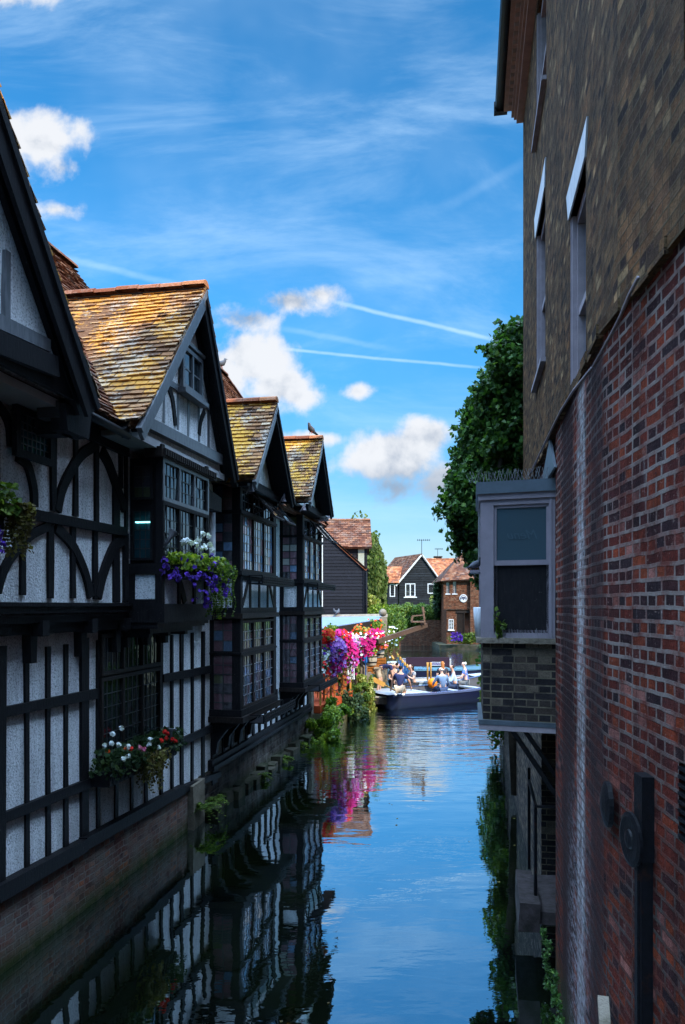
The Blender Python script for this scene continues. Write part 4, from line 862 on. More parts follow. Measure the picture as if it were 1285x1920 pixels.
# bay window hung on the wall
A_ = RF.w((0, 7.42, 0)); 
bn = Vector((-math.cos(R(20)), math.sin(R(20)), 0))           # front edge runs left and slightly away
Bf = Frame((A_.x, A_.y, 0), (bn.y * -1 * -1, 0, 0), bn)
BW = .715
bwin = empty('bay_window', A_ + bn * .4 + Vector((0, 0, 2.4)), 'mauve-grey sash bay window on a dark brick apron jutting from the right wall', 'bay window')
Nf = Vector((bn.y, -bn.x, 0)); Nf = -Nf if Nf.y > 0 else Nf
FB = Frame(A_, Nf, bn)                # across = towards the camera, along = from the wall out over the water
SB = Frame(FB.w((0, BW, 0)), -RF.N, RF.U)   # the side over the water
DB = 1.35
def bayplan(o=0.0, z0=0, z1=1, mb=None):
    p = [FB.w((o, -.02, 0)), FB.w((o, BW, 0)) - RF.N * 0 + bn * o, SB.w((o, DB, 0)), RF.w((0.02, 7.42 + DB + .1, 0))]
    lo = [v + Vector((0, 0, z0)) for v in p]; hi = [v + Vector((0, 0, z1)) for v in p]; uvs = []
    mb.face(lo[::-1], raw=True); mb.face(hi, raw=True)
    ds = 0
    for i in range(4):
        j = (i + 1) % 4; ln = (p[j] - p[i]).length; mb.face([lo[i], lo[j], hi[j], hi[i]], uv=[(ds, z0), (ds + ln, z0), (ds + ln, z1), (ds, z1)], raw=True); ds += ln
zs0 = 3.22
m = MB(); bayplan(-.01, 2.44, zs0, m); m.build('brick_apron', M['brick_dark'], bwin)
m = MB(); bayplan(.03, 2.40, 2.445, m); m.build('bottom_flashing', M['leadroof'], bwin)
m = MB(); bayplan(.025, 2.345, 2.40, m); m.build('bottom_board', M['whitepaint'], bwin)
m = MB(); bayplan(.05, zs0, zs0 + .055, m); m.build('stone_sill', M['stone'], bwin)
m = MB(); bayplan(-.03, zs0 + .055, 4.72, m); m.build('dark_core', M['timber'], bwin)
m = MB(); bayplan(.05, 4.72, 4.84, m); m.build('lead_roof', M['leadroof'], bwin)
m = MB(); bayplan(.03, 4.66, 4.72, m); m.build('roof_frieze', M['mauve'], bwin)
zb, ztp = zs0 + .055, 4.66
m = MB(FB); m.box((-.06, BW - .12, zb), (.012, BW + .008, ztp)); m.box((-.06, 0, zb), (.012, .06, ztp)); m.box((-.06, .06, ztp - .055), (.012, BW - .12, ztp)); m.box((-.06, .06, zb), (.006, BW - .12, zb + .05)); m.box((.012, .03, zb), (.022, .05, ztp)); m.build('front_frame', M['mauve'], bwin)
zm = 4.02
m = MB(FB); a, b = .06, BW - .12
m.box((-.035, a, zm - .02), (-.0, b, zm + .03)); m.box((-.03, b - .025, zm), (-.004, b, ztp - .055)); m.box((-.03, a, zm), (-.004, a + .025, ztp - .055)); m.box((-.03, a, ztp - .085), (-.004, b, ztp - .055))
m.box((-.055, b - .03, zb + .05), (-.03, b, zm)); m.box((-.055, a, zb + .05), (-.03, a + .025, zm)); m.box((-.055, a, zb + .05), (-.03, b, zb + .08)); o = m.build('sash', M['mauve'], bwin)
M['glass_bay'] = glass('blind_backed_glass', (.035, .066, .085), .03, .0)
g = MB(FB); g.face([(-.016, a, zm), (-.016, b, zm), (-.016, b, ztp - .055), (-.016, a, ztp - .055)]); g.face([(-.045, a, zb + .05), (-.045, b, zb + .05), (-.045, b, zm), (-.045, a, zm)]); g.build('glass', M['glass_bay'], o, fix=False)
# side over the water
m = MB(SB); m.box((-.05, 0.0, zb), (.012, .10, ztp)); m.box((-.05, DB - .1, zb), (.012, DB, ztp)); m.box((-.05, .1, zb), (.0, DB - .1, zb + .1)); m.box((-.05, .1, ztp - .1), (.0, DB - .1, ztp)); m.box((-.04, .1, 4.0), (.0, DB - .1, 4.06)); m.build('side_frame', M['mauve'], bwin)
g = MB(SB); g.face([(-.02, .1, zb + .1), (-.02, DB - .1, zb + .1), (-.02, DB - .1, ztp - .1), (-.02, .1, ztp - .1)]); g.build('side_glass', M['glass_bay'], bwin, fix=False)
m = MB(SB)
for i in range(8): m.box((.02, .12, 4.12 + i * .055), (.03, .80, 4.135 + i * .055))
for i in range(6): m.box((.02, .12 + i * .13, 4.1), (.03, .135 + i * .13, 4.55))
m.build('wire_panel', M['silverlead'], bwin)
# struts below
for k in (.25, .75):
    m = MB(); m.bar(FB.w((-.1 - k * 1.2, BW * .72, 2.36)), FB.w((-.1 - k * 1.2, .0, 1.62)), .045); m.build('iron_strut', M['iron'], bwin)
# mirrored gilt lettering seen from behind on the upper pane
def words(txt, fr, u, z, size, n, mirror=True, mat=None, name='lettering', root=None, thick=.001, font_shear=.35):
    c = bpy.data.curves.new('t', 'FONT'); c.body = txt; c.size = size; c.extrude = thick; c.align_x = 'CENTER'; c.align_y = 'CENTER'; c.shear = font_shear; c.resolution_u = 3
    to = bpy.data.objects.new('t', c); col.objects.link(to); dg = bpy.context.evaluated_depsgraph_get(); me = to.evaluated_get(dg).to_mesh(); b = MB(fr)
    for p in me.polygons:
        pts = []
        for vi in p.vertices:
            v = me.vertices[vi].co; pts.append((n + v.z, u + (v.x if mirror else -v.x), z + v.y))
        b.face(pts)
    bpy.data.objects.remove(to); return b.build(name, mat, root) if root else b
M['gilt'] = basic('dull_gilt', (.045, .080, .10), (.036, .068, .088), 20, .6, 0)
for txt, z, s in (('Menu', 4.30, .13),):
    words(txt, FB, .31, z, s, -.012, True, M['gilt'], 'faded_lettering', bwin)
# bird spikes on roof and sill
m = MB(FB)
for i in range(26):
    u = -.0 + i * .033; z = 4.84
    for s in (-1, 1): m.bar((.03, u, z), (.03 + random.uniform(-.03, .05), u + s * random.uniform(.01, .05), z + random.uniform(.08, .13)), .0035)
for i in range(24):
    u = .02 + i * .034; m.bar((.035, u, zb), (.035 + random.uniform(-.01, .03), u + random.uniform(-.02, .02), zb + random.uniform(.05, .10)), .0035)
m.build('bird_spikes', M['silverlead'], bwin)
m = MB(RF); m.prism([(6.95, 4.87), (7.35, 4.87), (8.3, 4.87), (7.4, 5.22)], -.06, -.035); m.build('side_flashing', M['leadroof'], bwin)
# white beaker on the outer end of the sill
c = SB.w((.02, .16, zs0 + .055)); o = MB().lathe([(.045, 0), (.062, .2), (.066, .30), (.06, .305), (.055, .28), (.04, .02)], c, 16).build('white_beaker', M['render_white'], origin=c, smooth=True); tag(o, 'tall pale blue-white beaker standing on the outer corner of the bay sill', 'beaker')

M['dark_slab'] = basic('wet_stone_slab', (.05, .04, .042), (.018, .016, .014), 9, .8, .8, 30, .01)
# recess, landing slab and pier under and beyond the bay
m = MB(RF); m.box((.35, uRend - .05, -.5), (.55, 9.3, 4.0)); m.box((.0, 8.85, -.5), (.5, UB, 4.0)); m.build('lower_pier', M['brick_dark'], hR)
m = MB(RF); m.box((-.26, 7.55, .40), (.3, 8.6, .54), jit=.02); m.box((-.33, 7.52, .33), (-.14, 8.45, .62), jit=.02); tag(m.build('stone_landing', M['dark_slab'], origin=RF.w((0, 8.2, .4))), 'rough stone landing slab at the foot of the right wall below the bay', 'landing slab')
fr_ = empty('landing_rail', RF.w((-.1, 7.9, .6)), 'thin iron hand rail on posts above the stone landing', 'railing')
for a_, b_ in (((-.16, 7.75, .6), (-.16, 7.75, 1.55)), ((-.16, 8.6, .6), (-.16, 8.6, 1.75))): MB(RF).bar(a_, b_, .03).build('post', M['iron'], fr_)
MB(RF).bar((-.16, 7.7, 1.55), (-.16, 8.75, 1.62), .03).build('rail', M['iron'], fr_); MB(RF).bar((-.16, 7.7, 1.55), (.3, 7.7, 1.55), .025).build('rail', M['iron'], fr_)
# ------------------------------------------------------------------ land
def land(name, label, pts, z0, z1, mat):
    m = MB(); A = [(x, y, z1) for x, y in pts]; B = [(x, y, z0) for x, y in pts]; m.face(A); m.face(B[::-1])
    for i in range(len(pts)): j = (i + 1) % len(pts); m.face([A[i], A[j], B[j], B[i]], uv=[(i, z1), (i + 3, z1), (i + 3, z0), (i, z0)])
    return tag(m.build(name, mat), label, kind='structure')
M['earth'] = basic('bank_earth', (.09, .075, .05), (.045, .05, .022), 2, .95, .7, 8, .03)
M['grass'] = basic('rough_grass', (.06, .10, .02), (.035, .06, .015), 2, .95, .8, 20, .03)
M['deck'] = basic('orange_red_deck', (.38, .065, .02), (.28, .045, .015), 5, .6, .3, 30, .004)
l0, l1 = LF.w((-.3, -4, 0)), LF.w((-.3, 21.1, 0))
land('left_bank', 'earth bank under the timbered houses', [(l0.x, l0.y), (l1.x, l1.y), (-30, 21.1), (-30, -4)], -1.2, .5, M['earth'])
land('left_bank', 'earth bank under the terrace and the weatherboarded house', [(-.95, 20.6), (-.6, 20.7), (.45, 24.2), (.75, 26.0), (.9, 30), (1.0, 64), (-40, 64), (-40, 20.9)], -1.2, .58, M['earth'])
r0, r1 = RF.w((.6, 12.6, 0)), RF.w((.6, 30, 0))
land('right_bank', 'ground behind the tall brick house and the ivy', [(r0.x, r0.y), (r1.x, r1.y), (9.5, 40), (11.9, 64), (60, 64), (60, 12.6)], -1.2, .9, M['earth'])
land('far_bank', 'ground beyond the bend of the river', [(-120, 66), (140, 66), (140, 380), (-120, 380)], -1.2, 1.5, M['grass'])

def leafy(name, mat, clumps, seed, parent=None, origin=None):
    random.seed(seed); m = MB()
    for c in clumps: clump(m, *c[:4], **(c[4] if len(c) > 4 else {}))
    return m.build(name, mat, parent, origin=origin, fix=False)

# ------------------------------------------------------------------ ivy and the walls under it
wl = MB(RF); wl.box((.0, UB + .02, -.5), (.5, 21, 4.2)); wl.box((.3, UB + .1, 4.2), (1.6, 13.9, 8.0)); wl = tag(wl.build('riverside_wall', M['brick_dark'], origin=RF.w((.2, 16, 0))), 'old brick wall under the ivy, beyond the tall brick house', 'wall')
iv = empty('ivy', RF.w((.0, 14.2, 4.2)), 'huge dark green ivy mass hanging over the river beside the tall brick house', 'ivy')
random.seed(5); m = MB(); core = MB()
blobs = []
EDGE = [(585, 985), (600, 972), (640, 938), (700, 905), (760, 884), (820, 860), (870, 847), (930, 841), (980, 845), (1020, 858), (1045, 880), (1075, 905)]
def edge(y):
    for (y0, x0), (y1, x1) in zip(EDGE, EDGE[1:]):
        if y0 <= y <= y1: return x0 + (x1 - x0) * (y - y0) / (y1 - y0)
    return 985
for y in range(600, 1072, 21):
    x = edge(y) + 20
    while x < 990:
        rp = random.uniform(17, 34); Y = random.uniform(13.0, 13.7) + (990 - x) * .006
        blobs.append((P(x + random.uniform(-5, 9), y + random.uniform(-8, 8), Y), rp * Y / 1400)); x += 26
for c, r in blobs: clump(m, c, r, int(5200 * r * r) + 90, .095, shell=.5, kshift=random.uniform(-.22, .18), drop=-.5)
for c, r in blobs:
    for _ in range(int(75 * r)):      # loose sprays breaking the outline
        d = rdir(); p = c + d * r * random.uniform(1.0, 1.3)
        for k in range(7): leaf(m, p + rdir() * .09, rdir() + d, .11)
p0 = P(948, 672, 13.5); p1 = P(896, 658, 13.6)
for i in range(46): t = i / 45; p = p0.lerp(p1, t) + Vector((0, 0, .10 * math.sin(t * 3))); leaf(m, p + rdir() * .05, rdir(), .10)
m.build('leaves', M['ivy'], iv, fix=False)
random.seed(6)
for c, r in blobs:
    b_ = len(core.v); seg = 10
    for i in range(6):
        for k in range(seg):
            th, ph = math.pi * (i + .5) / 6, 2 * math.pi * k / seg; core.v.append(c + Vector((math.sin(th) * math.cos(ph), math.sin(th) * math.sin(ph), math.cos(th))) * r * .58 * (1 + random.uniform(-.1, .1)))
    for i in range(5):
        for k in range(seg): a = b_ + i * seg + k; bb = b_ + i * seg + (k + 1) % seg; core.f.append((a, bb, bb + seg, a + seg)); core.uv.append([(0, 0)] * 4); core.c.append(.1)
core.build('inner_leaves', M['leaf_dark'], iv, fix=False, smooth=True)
m = MB(); m.tube([RF.w((.0, 13.6, .2)), RF.w((-.1, 13.8, 2.6)), P(930, 930, 13.5), P(950, 780, 13.4)], [.10, .09, .06, .03], 7); m.build('stem', M['bark'], iv, smooth=True)
# lower greenery on that wall, seen under the bay window
for i, (u, z, r, n) in enumerate(((13.6, 3.2, .5, 500), (15.0, 2.6, .6, 700), (16.6, 1.9, .6, 700), (18.2, 1.4, .7, 800), (19.6, 2.3, .7, 800))):
    o = leafy('wall_shrub', M['leaf_mid' if i % 2 else 'ivy'], [(RF.w((-.15, u, z)), (r * .7, r, r), n, .12, dict(shell=.4)), (RF.w((-.2, u + .3, z - r)), (.25, .4, .7), n // 2, .1, dict(shell=.2))], 20 + i, origin=RF.w((0, u, z - r)))
    tag(o, ('%s shrub hanging from the right river wall, %s from the bay window' % (('dark', 'green')[i % 2], ('nearest', 'second', 'third', 'fourth', 'farthest')[i])), 'shrub', 'shrubs on the right river wall')

# ------------------------------------------------------------------ weatherboarded house behind the terrace
hW = empty('weatherboarded_house', (0, 36, .6), 'charcoal weatherboarded house with catslide gable and brown tiled roof behind the terrace', 'house')
M['board'] = basic('charcoal_weatherboard', (.014, .015, .022), (.011, .012, .017), 5, .55, .4, 50, .003, use_rnd=True)
M['board_black'] = basic('black_weatherboard', (.008, .010, .013), (.018, .022, .028), 3, .6, .5, 30, .004, use_rnd=True)
def boards(fr, poly, z0, z1, step, n, mat, root, name='weatherboards', lap=.022):
    """overlapping horizontal boards clipped to a convex polygon in (along, up)"""
    m = MB(fr); z = z0
    def span(zz):
        xs = []
        for i in range(len(poly)):
            (a, b), (c, d) = poly[i], poly[(i + 1) % len(poly)]
            if (b - zz) * (d - zz) < 0: xs.append(a + (c - a) * (zz - b) / (d - b))
        return (min(xs), max(xs)) if len(xs) >= 2 else None
    while z < z1 - .01:
        zt = min(z + step, z1); s0, s1 = span(z + .004), span(zt - .004)
        if s0 and s1:
            m.k = random.random()
            a, b, c, d = (n - lap, s0[0], z), (n - lap, s0[1], z), (n, s1[1], zt), (n, s1[0], zt)
            m.face([a, b, c, d]); m.face([(n, s0[0], z), (n, s0[1], z), b, a])
        z = zt
    m.face([(n + .02, *p) for p in poly]); return m.build(name, mat, root, fix=False)
FW = Frame((0, 35, 0), (0, 1, 0), (1, 0, 0))         # face towards the camera: across = away
px = lambda x, y, Y: (P(x, y, Y).x, P(x, y, Y).z)
polyW = [(-2.6, .6), (1.0, .6), (1.0, 5.33), (-1.0, 7.12), (-2.6, 8.5)]
boards(FW, polyW, .62, 8.4, .155, 0, M['board'], hW)
m = MB(FW); m.box((-.06, .97, .6), (.04, 1.09, 5.3)); m.build('corner_board', M['board'], hW)
m = MB(FW); m.strip([(-2.7, 8.65), (-1.0, 7.18), (1.10, 5.30)], .09, -.10, .02); m.build('verge_board', M['oldwood'], hW)
m = MB(); a, b, c, d = Vector((1.15, 34.9, 5.28)), Vector((1.15, 37.6, 5.28)), Vector((-2.7, 37.6, 8.75)), Vector((-2.7, 34.9, 8.75)); tiles(m, a, b, c, d, .16, .22); slab(m, a, b, c, d, .08); m.build('roof', M['tiles_orange'], hW, fix=False)
m = MB(); m.box((-8, 35.1, .6), (1.0, 37.4, 5.2)); m.box((-6, 36.4, .6), (1.18, 40, 6.45)); m.build('side_walls', M['board'], hW)
FW2 = Frame((0, 36.3, 0), (0, 1, 0), (1, 0, 0)); boards(FW2, [(-1.5, 5.0), (1.2, 5.0), (1.2, 6.5), (-1.5, 6.5)], 5.0, 6.5, .155, 0, M['board'], hW)
m = MB(); a, b, c, d = Vector((-3.2, 36.0, 6.42)), Vector((1.42, 36.0, 6.42)), Vector((1.42, 38.0, 7.95)), Vector((-3.2, 38.0, 7.95)); tiles(m, a, b, c, d, .16, .22); slab(m, a, b, c, d, .1); slab(m, Vector((-3.2, 40.2, 6.4)), Vector((1.42, 40.2, 6.4)), c, d, .1); ridge(m, d, c, .12, .4); m.build('roof', M['tiles_plain'], hW, fix=False)
window(hW, FW2, .72, 1.08, 5.42, 6.38, -.03, 1, 1, 3, .03, gm='glass', fm='whitepaint', inset=-.02) if False else None
m = MB(FW2); m.box((-.04, .70, 5.36), (.0, .76, 6.42)); m.box((-.04, 1.06, 5.36), (.0, 1.12, 6.42)); m.box((-.04, .7, 6.38), (0, 1.12, 6.44)); o = m.build('window', M['board'], hW)
t = NT('hazy_pane'); t.set((.34, .38, .34), .12, .8); M['pane_pale'] = t.m
g = MB(FW2); g.face([(-.03, .76, 5.36), (-.03, 1.06, 5.36), (-.03, 1.06, 6.38), (-.03, .76, 6.38)]); g.build('glass', M['pane_pale'], o, fix=False)
m = MB(); m.tube([(1.12, 34.9, .7), (1.12, 34.9, 5.2)], .05, 8); m.tube([(1.2, 34.85, 5.25), (1.2, 37.6, 5.25)], .05, 8); m.build('gutter', M['iron'], hW, smooth=True)
m = MB(FW); m.box((-.05, -1.05, 3.2), (.02, -.92, 7.0)); m.build('white_corner_board', M['render_white'], hW)

# ------------------------------------------------------------------ trees behind
def willow():
    random.seed(31); root = empty('willow_tree', (2.2, 47, .6), 'tall weeping willow between the charcoal house and the small gabled house', 'tree')
    m = MB(); m.tube([(2.2, 47, .4), (2.25, 47, 3), (2.0, 47, 5.4), (1.95, 47, 7.2)], [.35, .28, .18, .08], 9)
    for i in range(7): a = random.uniform(0, 6.28); z = random.uniform(5, 8); m.tube([(1.95, 47, z - .8), (1.95 + math.cos(a) * .4, 47 + math.sin(a) * .9, z - .2), (1.95 + math.cos(a) * .6, 47 + math.sin(a) * 1.2, z - .4)], [.09, .06, .03], 6)
    m.build('trunk', M['bark'], root, smooth=True)
    m = MB()
    for i in range(330):
        a = random.uniform(0, 6.283); rr = random.uniform(.15, 1.0) ** .6; topz = 9.0 - rr * 3.0 + random.uniform(-.5, .3); x = 1.86 + math.cos(a) * rr * .80; y = 47 + math.sin(a) * rr * 1.5; ln = random.uniform(1.6, 4.8) * (.5 + rr * .7)
        k = min(1, max(0, random.gauss(.45, .22))); n = int(ln * 9)
        for j in range(n):
            z = topz - ln * j / n
            if z < 2.2: break
            leaf(m, Vector((x + random.uniform(-.09, .09) + .1 * math.sin(j * .3 + i), y + random.uniform(-.09, .09), z)), Vector((random.uniform(-1, 1), random.uniform(-1, 1), .15)), .26, min(1, max(0, k + random.uniform(-.12, .12))))
    for i in range(60):
        a = random.uniform(0, 6.28); p = Vector((1.1, 46.9, 9.0)) + rdir() * .5; leaf(m, p, rdir(), .22)
    m.build('crown', M['leaf_willow'], root, fix=False)
willow()
def shrub(label, c, rad, n, s, mat, seed, group=None, name='shrub', **kw):
    c = Vector(c); rad = Vector(rad); random.seed(seed); m = MB()
    for i in range(5):
        d = Vector((random.uniform(-.45, .45) * rad.x, random.uniform(-.45, .45) * rad.y, random.uniform(-.4, .35) * rad.z)); clump(m, c + d, rad * random.uniform(.5, .75), n // 5, s, shell=.35, kshift=random.uniform(-.15, .15), **kw)
    o = m.build(name, M[mat], origin=c - Vector((0, 0, rad.z)), fix=False); return tag(o, label, 'shrub', group)
shrub('rounded grey-green shrub at the foot of the willow', P(692, 1132, 40), (.75, .7, .95), 1500, .13, 'leaf_yellow', 40)
shrub('bright low shrub right of the charcoal house corner', P(705, 1145, 38), (.8, .7, .6), 1200, .12, 'leaf_bright', 41)
shrub('dark bushy shrub behind the ducking stool post', P(738, 1175, 34), (.75, .8, .95), 2000, .12, 'leaf_mid', 42)
shrub('pale flowering bush tucked against the small gabled house', P(823, 1119, 70), (.9, .8, 1.3), 1200, .22, 'leaf_yellow', 43)
shrub('tall dark shrub at the corner of the far brick house', P(822, 1122, 66), (.7, .7, 2.0), 1500, .22, 'leaf_dark', 44)

# ------------------------------------------------------------------ far side of the bend
tr = empty('far_hedge', P(780, 1175, 66.5), 'long clipped hedge and creeper on top of the far river wall', 'hedge')
random.seed(50); m = MB(); Yh = 67.0
for i in range(46):
    x = 731 + i * 2.2; top = 1137 - 4 * math.sin(i * .5) + (3 if i < 6 else 0); low = 1182 if i < 34 else 1165
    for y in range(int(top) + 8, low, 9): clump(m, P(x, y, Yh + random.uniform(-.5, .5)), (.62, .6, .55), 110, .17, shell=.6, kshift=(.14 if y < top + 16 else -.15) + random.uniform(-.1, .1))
for i in range(26): clump(m, P(733 + i * 1.8, 1190 + random.uniform(-5, 12), Yh - .4), (.6, .4, .6), 90, .17, kshift=-.2)
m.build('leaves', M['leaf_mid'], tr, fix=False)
m = MB(); m.box((4.6, 67.2, .5), (9.4, 67.9, 3.3)); m.build('branches', M['leaf_dark'], tr)
FQ = Frame((0, 66, 0), (0, 1, 0), (1, 0, 0))
m = MB(FQ); m.box((-.1, 3.2, -.6), (.4, 9.4, 1.55)); m.box((-.1, 6.9, 1.5), (.3, 9.1, 2.3)); tag(m.build('far_river_wall', M['brick_warm'], origin=FQ.w((0, 6, 0))), 'red brick river wall under the far hedge', 'wall')

hC = empty('small_gabled_house', (7.6, 76, 1.5), 'small black weatherboarded house with white verges and white windows beyond the river', 'house')
FC = Frame((0, 76, 0), (0, 1, 0), (1, 0, 0)); YC = 76
A0, L0, R0 = px(791, 1040, YC), px(747, 1093, YC), px(828, 1093, YC)
bl, br = px(746 + 3, 1150, YC), px(826, 1150, YC)
boards(FC, [(bl[0], 1.5), (br[0], 1.5), (br[0], R0[1]), (A0[0], A0[1] - .1), (bl[0], L0[1])], 3.4, A0[1] - .1, .24, 0, M['board_black'], hC, lap=.05)
m = MB(); m.box((bl[0], 76.1, 1.5), (br[0], 82, 5.6)); m.box((bl[0], 76.02, 1.5), (br[0], 76.1, 3.45)); m.build('side_walls', M['render_white'], hC)
for P1, P2 in ((L0, A0), (R0, A0)):
    m = MB(FC); m.strip([(P1[0] - (.25 if P1 is L0 else -.25), P1[1] - .3), P2], .16, -.22, -.12); m.build('white_verge', M['render_white'], hC)
SH = Vector((-2.3, 0, 0))
for P1, sg in ((L0, -1), (R0, 1)):
    m = MB(); a, b = Vector((P1[0] + sg * .25, 75.8, P1[1] - .25)), Vector((P1[0] + sg * .25, 82, P1[1] - .25)) + SH; c, d = Vector((A0[0], 82, A0[1] + .1)) + SH, Vector((A0[0], 75.8, A0[1] + .1)); tiles(m, a, b, c, d, .25, .3); slab(m, a, b, c, d, .1); m.build('roof', M['tiles_plain'], hC, fix=False)
def wwin(fr, x0, y0, x1, y1, Y, root, cols, rows, n=-.05):
    a, b = px(x0, y1, Y), px(x1, y0, Y); w_ = window(root, fr, a[0], b[0], a[1], b[1], n, cols, 1, rows, .09, .10, gm='glass', lm='render_white', fm='render_white', lw=.05, inset=-.03)
for (x0, y0, x1, y1, c, r) in ((760, 1094, 779, 1119, 2, 3), (802, 1094, 815, 1113, 1, 2)): wwin(FC, x0, y0, x1, y1, YC, hC, c, r)
m = MB(FC); a = px(757, 1121, YC); m.box((-.15, a[0], a[1]), (0, px(782, 1119, YC)[0], px(782, 1119, YC)[1])); m.box((-.12, bl[0] - .1, 3.4), (0, br[0], 3.52)); m.build('white_trim', M['render_white'], hC)
# side wing with the small orange roof
m = MB(); x0, x1 = px(728, 1100, YC)[0], px(746, 1100, YC)[0]; zE = px(730, 1093, YC)[1]; zR = px(730, 1061, YC)[1]; xv = px(721, 1061, YC)[0]; xr = px(757, 1061, YC)[0]
a, b, c, d = Vector((x0 - .15, 75.6, zE)), Vector((x1 + .1, 75.6, zE)), Vector((xr, 77.4, zR)), Vector((xv, 77.4, zR)); tiles(m, a, b, c, d, .25, .3); slab(m, a, b, c, d, .1); m.build('roof', M['tiles_orange'], hC, fix=False)
FC2 = Frame((0, 75.9, 0), (0, 1, 0), (1, 0, 0)); boards(FC2, [(x0, 3.5), (x1, 3.5), (x1, zE), (x0, zE)], 3.5, zE, .24, 0, M['board_black'], hC, lap=.05); wwin(FC2, 731, 1095, 741, 1119, 75.9, hC, 1, 1)
m = MB(); xl = px(715, 1100, 77)[0]; m.face([(x0, 75.95, 3.5), (xl, 78.5, 3.5), (xl, 78.5, zE), (xv, 77.4, zR - .1), (x0, 75.95, zE)]); m.box((xl + .1, 77.5, 1.5), (x1 + 1, 80, zE)); m.build('side_walls', M['board_black'], hC, fix=False)
m = MB(); m.bar((xv, 77.2, zR), (xl - .15, 78.6, zE - .3), .12, .2); m.build('white_verge', M['render_white'], hC)
m = MB(); m.box((x0 - .1, 76, 1.5), (x1 + .1, 76.6, 3.45)); m.build('side_walls', M['render_white'], hC); wwin(Frame((0, 75.95, 0), (0, 1, 0), (1, 0, 0)), 724, 1135, 734, 1150, 75.95, hC, 2, 1)
m = MB(); m.box((x0 - .8, 75.7, 3.45), (br[0], 75.95, 3.55)); m.build('white_trim', M['render_white'], hC)
hD = empty('red_roofed_house', (11, 92, 1.5), 'house with a broad orange-red tiled roof and low chimney behind the small gabled house', 'house')
m = MB(); a, b, c, d = P(770, 1090, 90), P(870, 1090, 90), P(858, 1048, 95), P(785, 1048, 95); tiles(m, a, b, c, d, .3, .35); slab(m, a, b, c, d, .1); ridge(m, d, c, .16, .5); m.build('roof', M['tiles_orange'], hD, fix=False)
m = MB(); m.box((P(772, 1090, 90).x, 90.3, 1.5), (P(870, 1090, 90).x, 98, P(0, 1088, 90).z)); m.build('walls', M['brick_warm'], hD)
m = MB(); a = P(815, 1050, 95.5); b = P(828, 1043, 95.5); m.box((a.x, 95.2, a.z - .8), (b.x, 96, b.z)); m.box((a.x - .08, 95.1, b.z - .15), (b.x + .08, 96.1, b.z)); m.build('chimney', M['brick_dark'], hD)
def aerial(x, y, Y, h, w, label):
    p = P(x, y, Y); o = MB().bar(p, p + Vector((0, 0, h)), .05)
    top = p + Vector((0, 0, h)); o.bar(top - Vector((w * .35, 0, 0)), top + Vector((w * .65, 0, 0)), .04)
    for k in range(7): q_ = top + Vector((w * (-.35 + k / 6), 0, 0)); o.bar(q_ - Vector((0, .3, .0)), q_ + Vector((0, .3, 0)), .03); o.bar(q_ - Vector((0, 0, .1)), q_ + Vector((0, 0, .12)), .03)
    tag(o.build('roof_aerial', M['iron'], origin=p), label, 'aerial', 'roof aerials')
aerial(791, 1042, 76.5, 1.6, 1.25, 'taller television aerial on the peak of the small gabled house'); aerial(821, 1044, 95.6, 1.0, .95, 'shorter television aerial on the chimney of the red roofed house')

hE = empty('far_brick_house', (10.5, 63, .9), 'brown brick riverside house with round white sign and planked doorway on the far right bank', 'house')
YE = 62; FE = Frame((0, YE, 0), (0, 1, 0), (1, 0, 0)); e = lambda x, y: px(x, y, YE)
xl_, xr_ = e(832, 0)[0], 15.5; zEa = e(0, 1087)[1]; zMid = e(0, 1143)[1]
holes = [(e(837, 0)[0], e(843, 0)[0], e(0, 1113)[1], e(0, 1091)[1]), (e(849.5, 0)[0], e(856, 0)[0], e(0, 1113)[1], e(0, 1089)[1])]
wall_holes(FE, xl_, e(881, 0)[0], zMid, zEa, holes, 0, .12, M['brick_warm'], hE, 'tile_hung_wall')
lowh = [(e(842, 0)[0], e(851, 0)[0], e(0, 1181)[1], e(0, 1161)[1]), (e(857, 0)[0], e(882, 0)[0], e(0, 1194)[1], e(0, 1148)[1])]
wall_holes(FE, e(838, 0)[0], e(884, 0)[0], -.6, zMid, lowh, .1, .12, M['brick_warm'], hE, 'brick_wall')
for h, wm in ((holes[0], 'whitepaint'), (holes[1], 'whitepaint'), (lowh[0], 'render_white')):
    window(hE, FE, h[0], h[1], h[2], h[3], .12, 2, 1, 3, .05, .05, gm='glass', lm=wm, fm=wm, lw=.03, inset=.0)
    m = MB(FE); m.box((-.05, h[0] - .08, h[2] - .08), (.1, h[1] + .08, h[2])); m.build('window_sill', M['render_white'], hE)
m = MB(FE); a = lowh[1]
for i in range(6): u = a[0] + (a[1] - a[0]) * .52 * i / 6; m.box((.1, u, a[2]), (.14, u + (a[1] - a[0]) * .52 / 6 - .03, a[3]))
m.box((.02, a[0] - .06, a[3] - .06), (.16, a[1] + .06, a[3] + .12)); m.box((.02, a[0] + (a[1] - a[0]) * .52, a[2]), (.16, a[0] + (a[1] - a[0]) * .58, a[3])); m.build('door', M['oldwood'], hE)
m = MB(FE); m.box((.4, a[0], -.5), (.5, a[1], 3)); m.box((.15, a[0] + (a[1] - a[0]) * .62, a[2]), (.3, a[1], a[2] + .9)); m.build('doorway_back', M['tiles_orange'], hE)
m = MB(); m.box((xl_ + .3, YE + .5, -.5), (xr_, YE + 6, zEa)); m.box((e(881, 0)[0], YE - .3, -.5), (xr_, YE + .5, zEa)); m.build('side_walls', M['brick_warm'], hE)
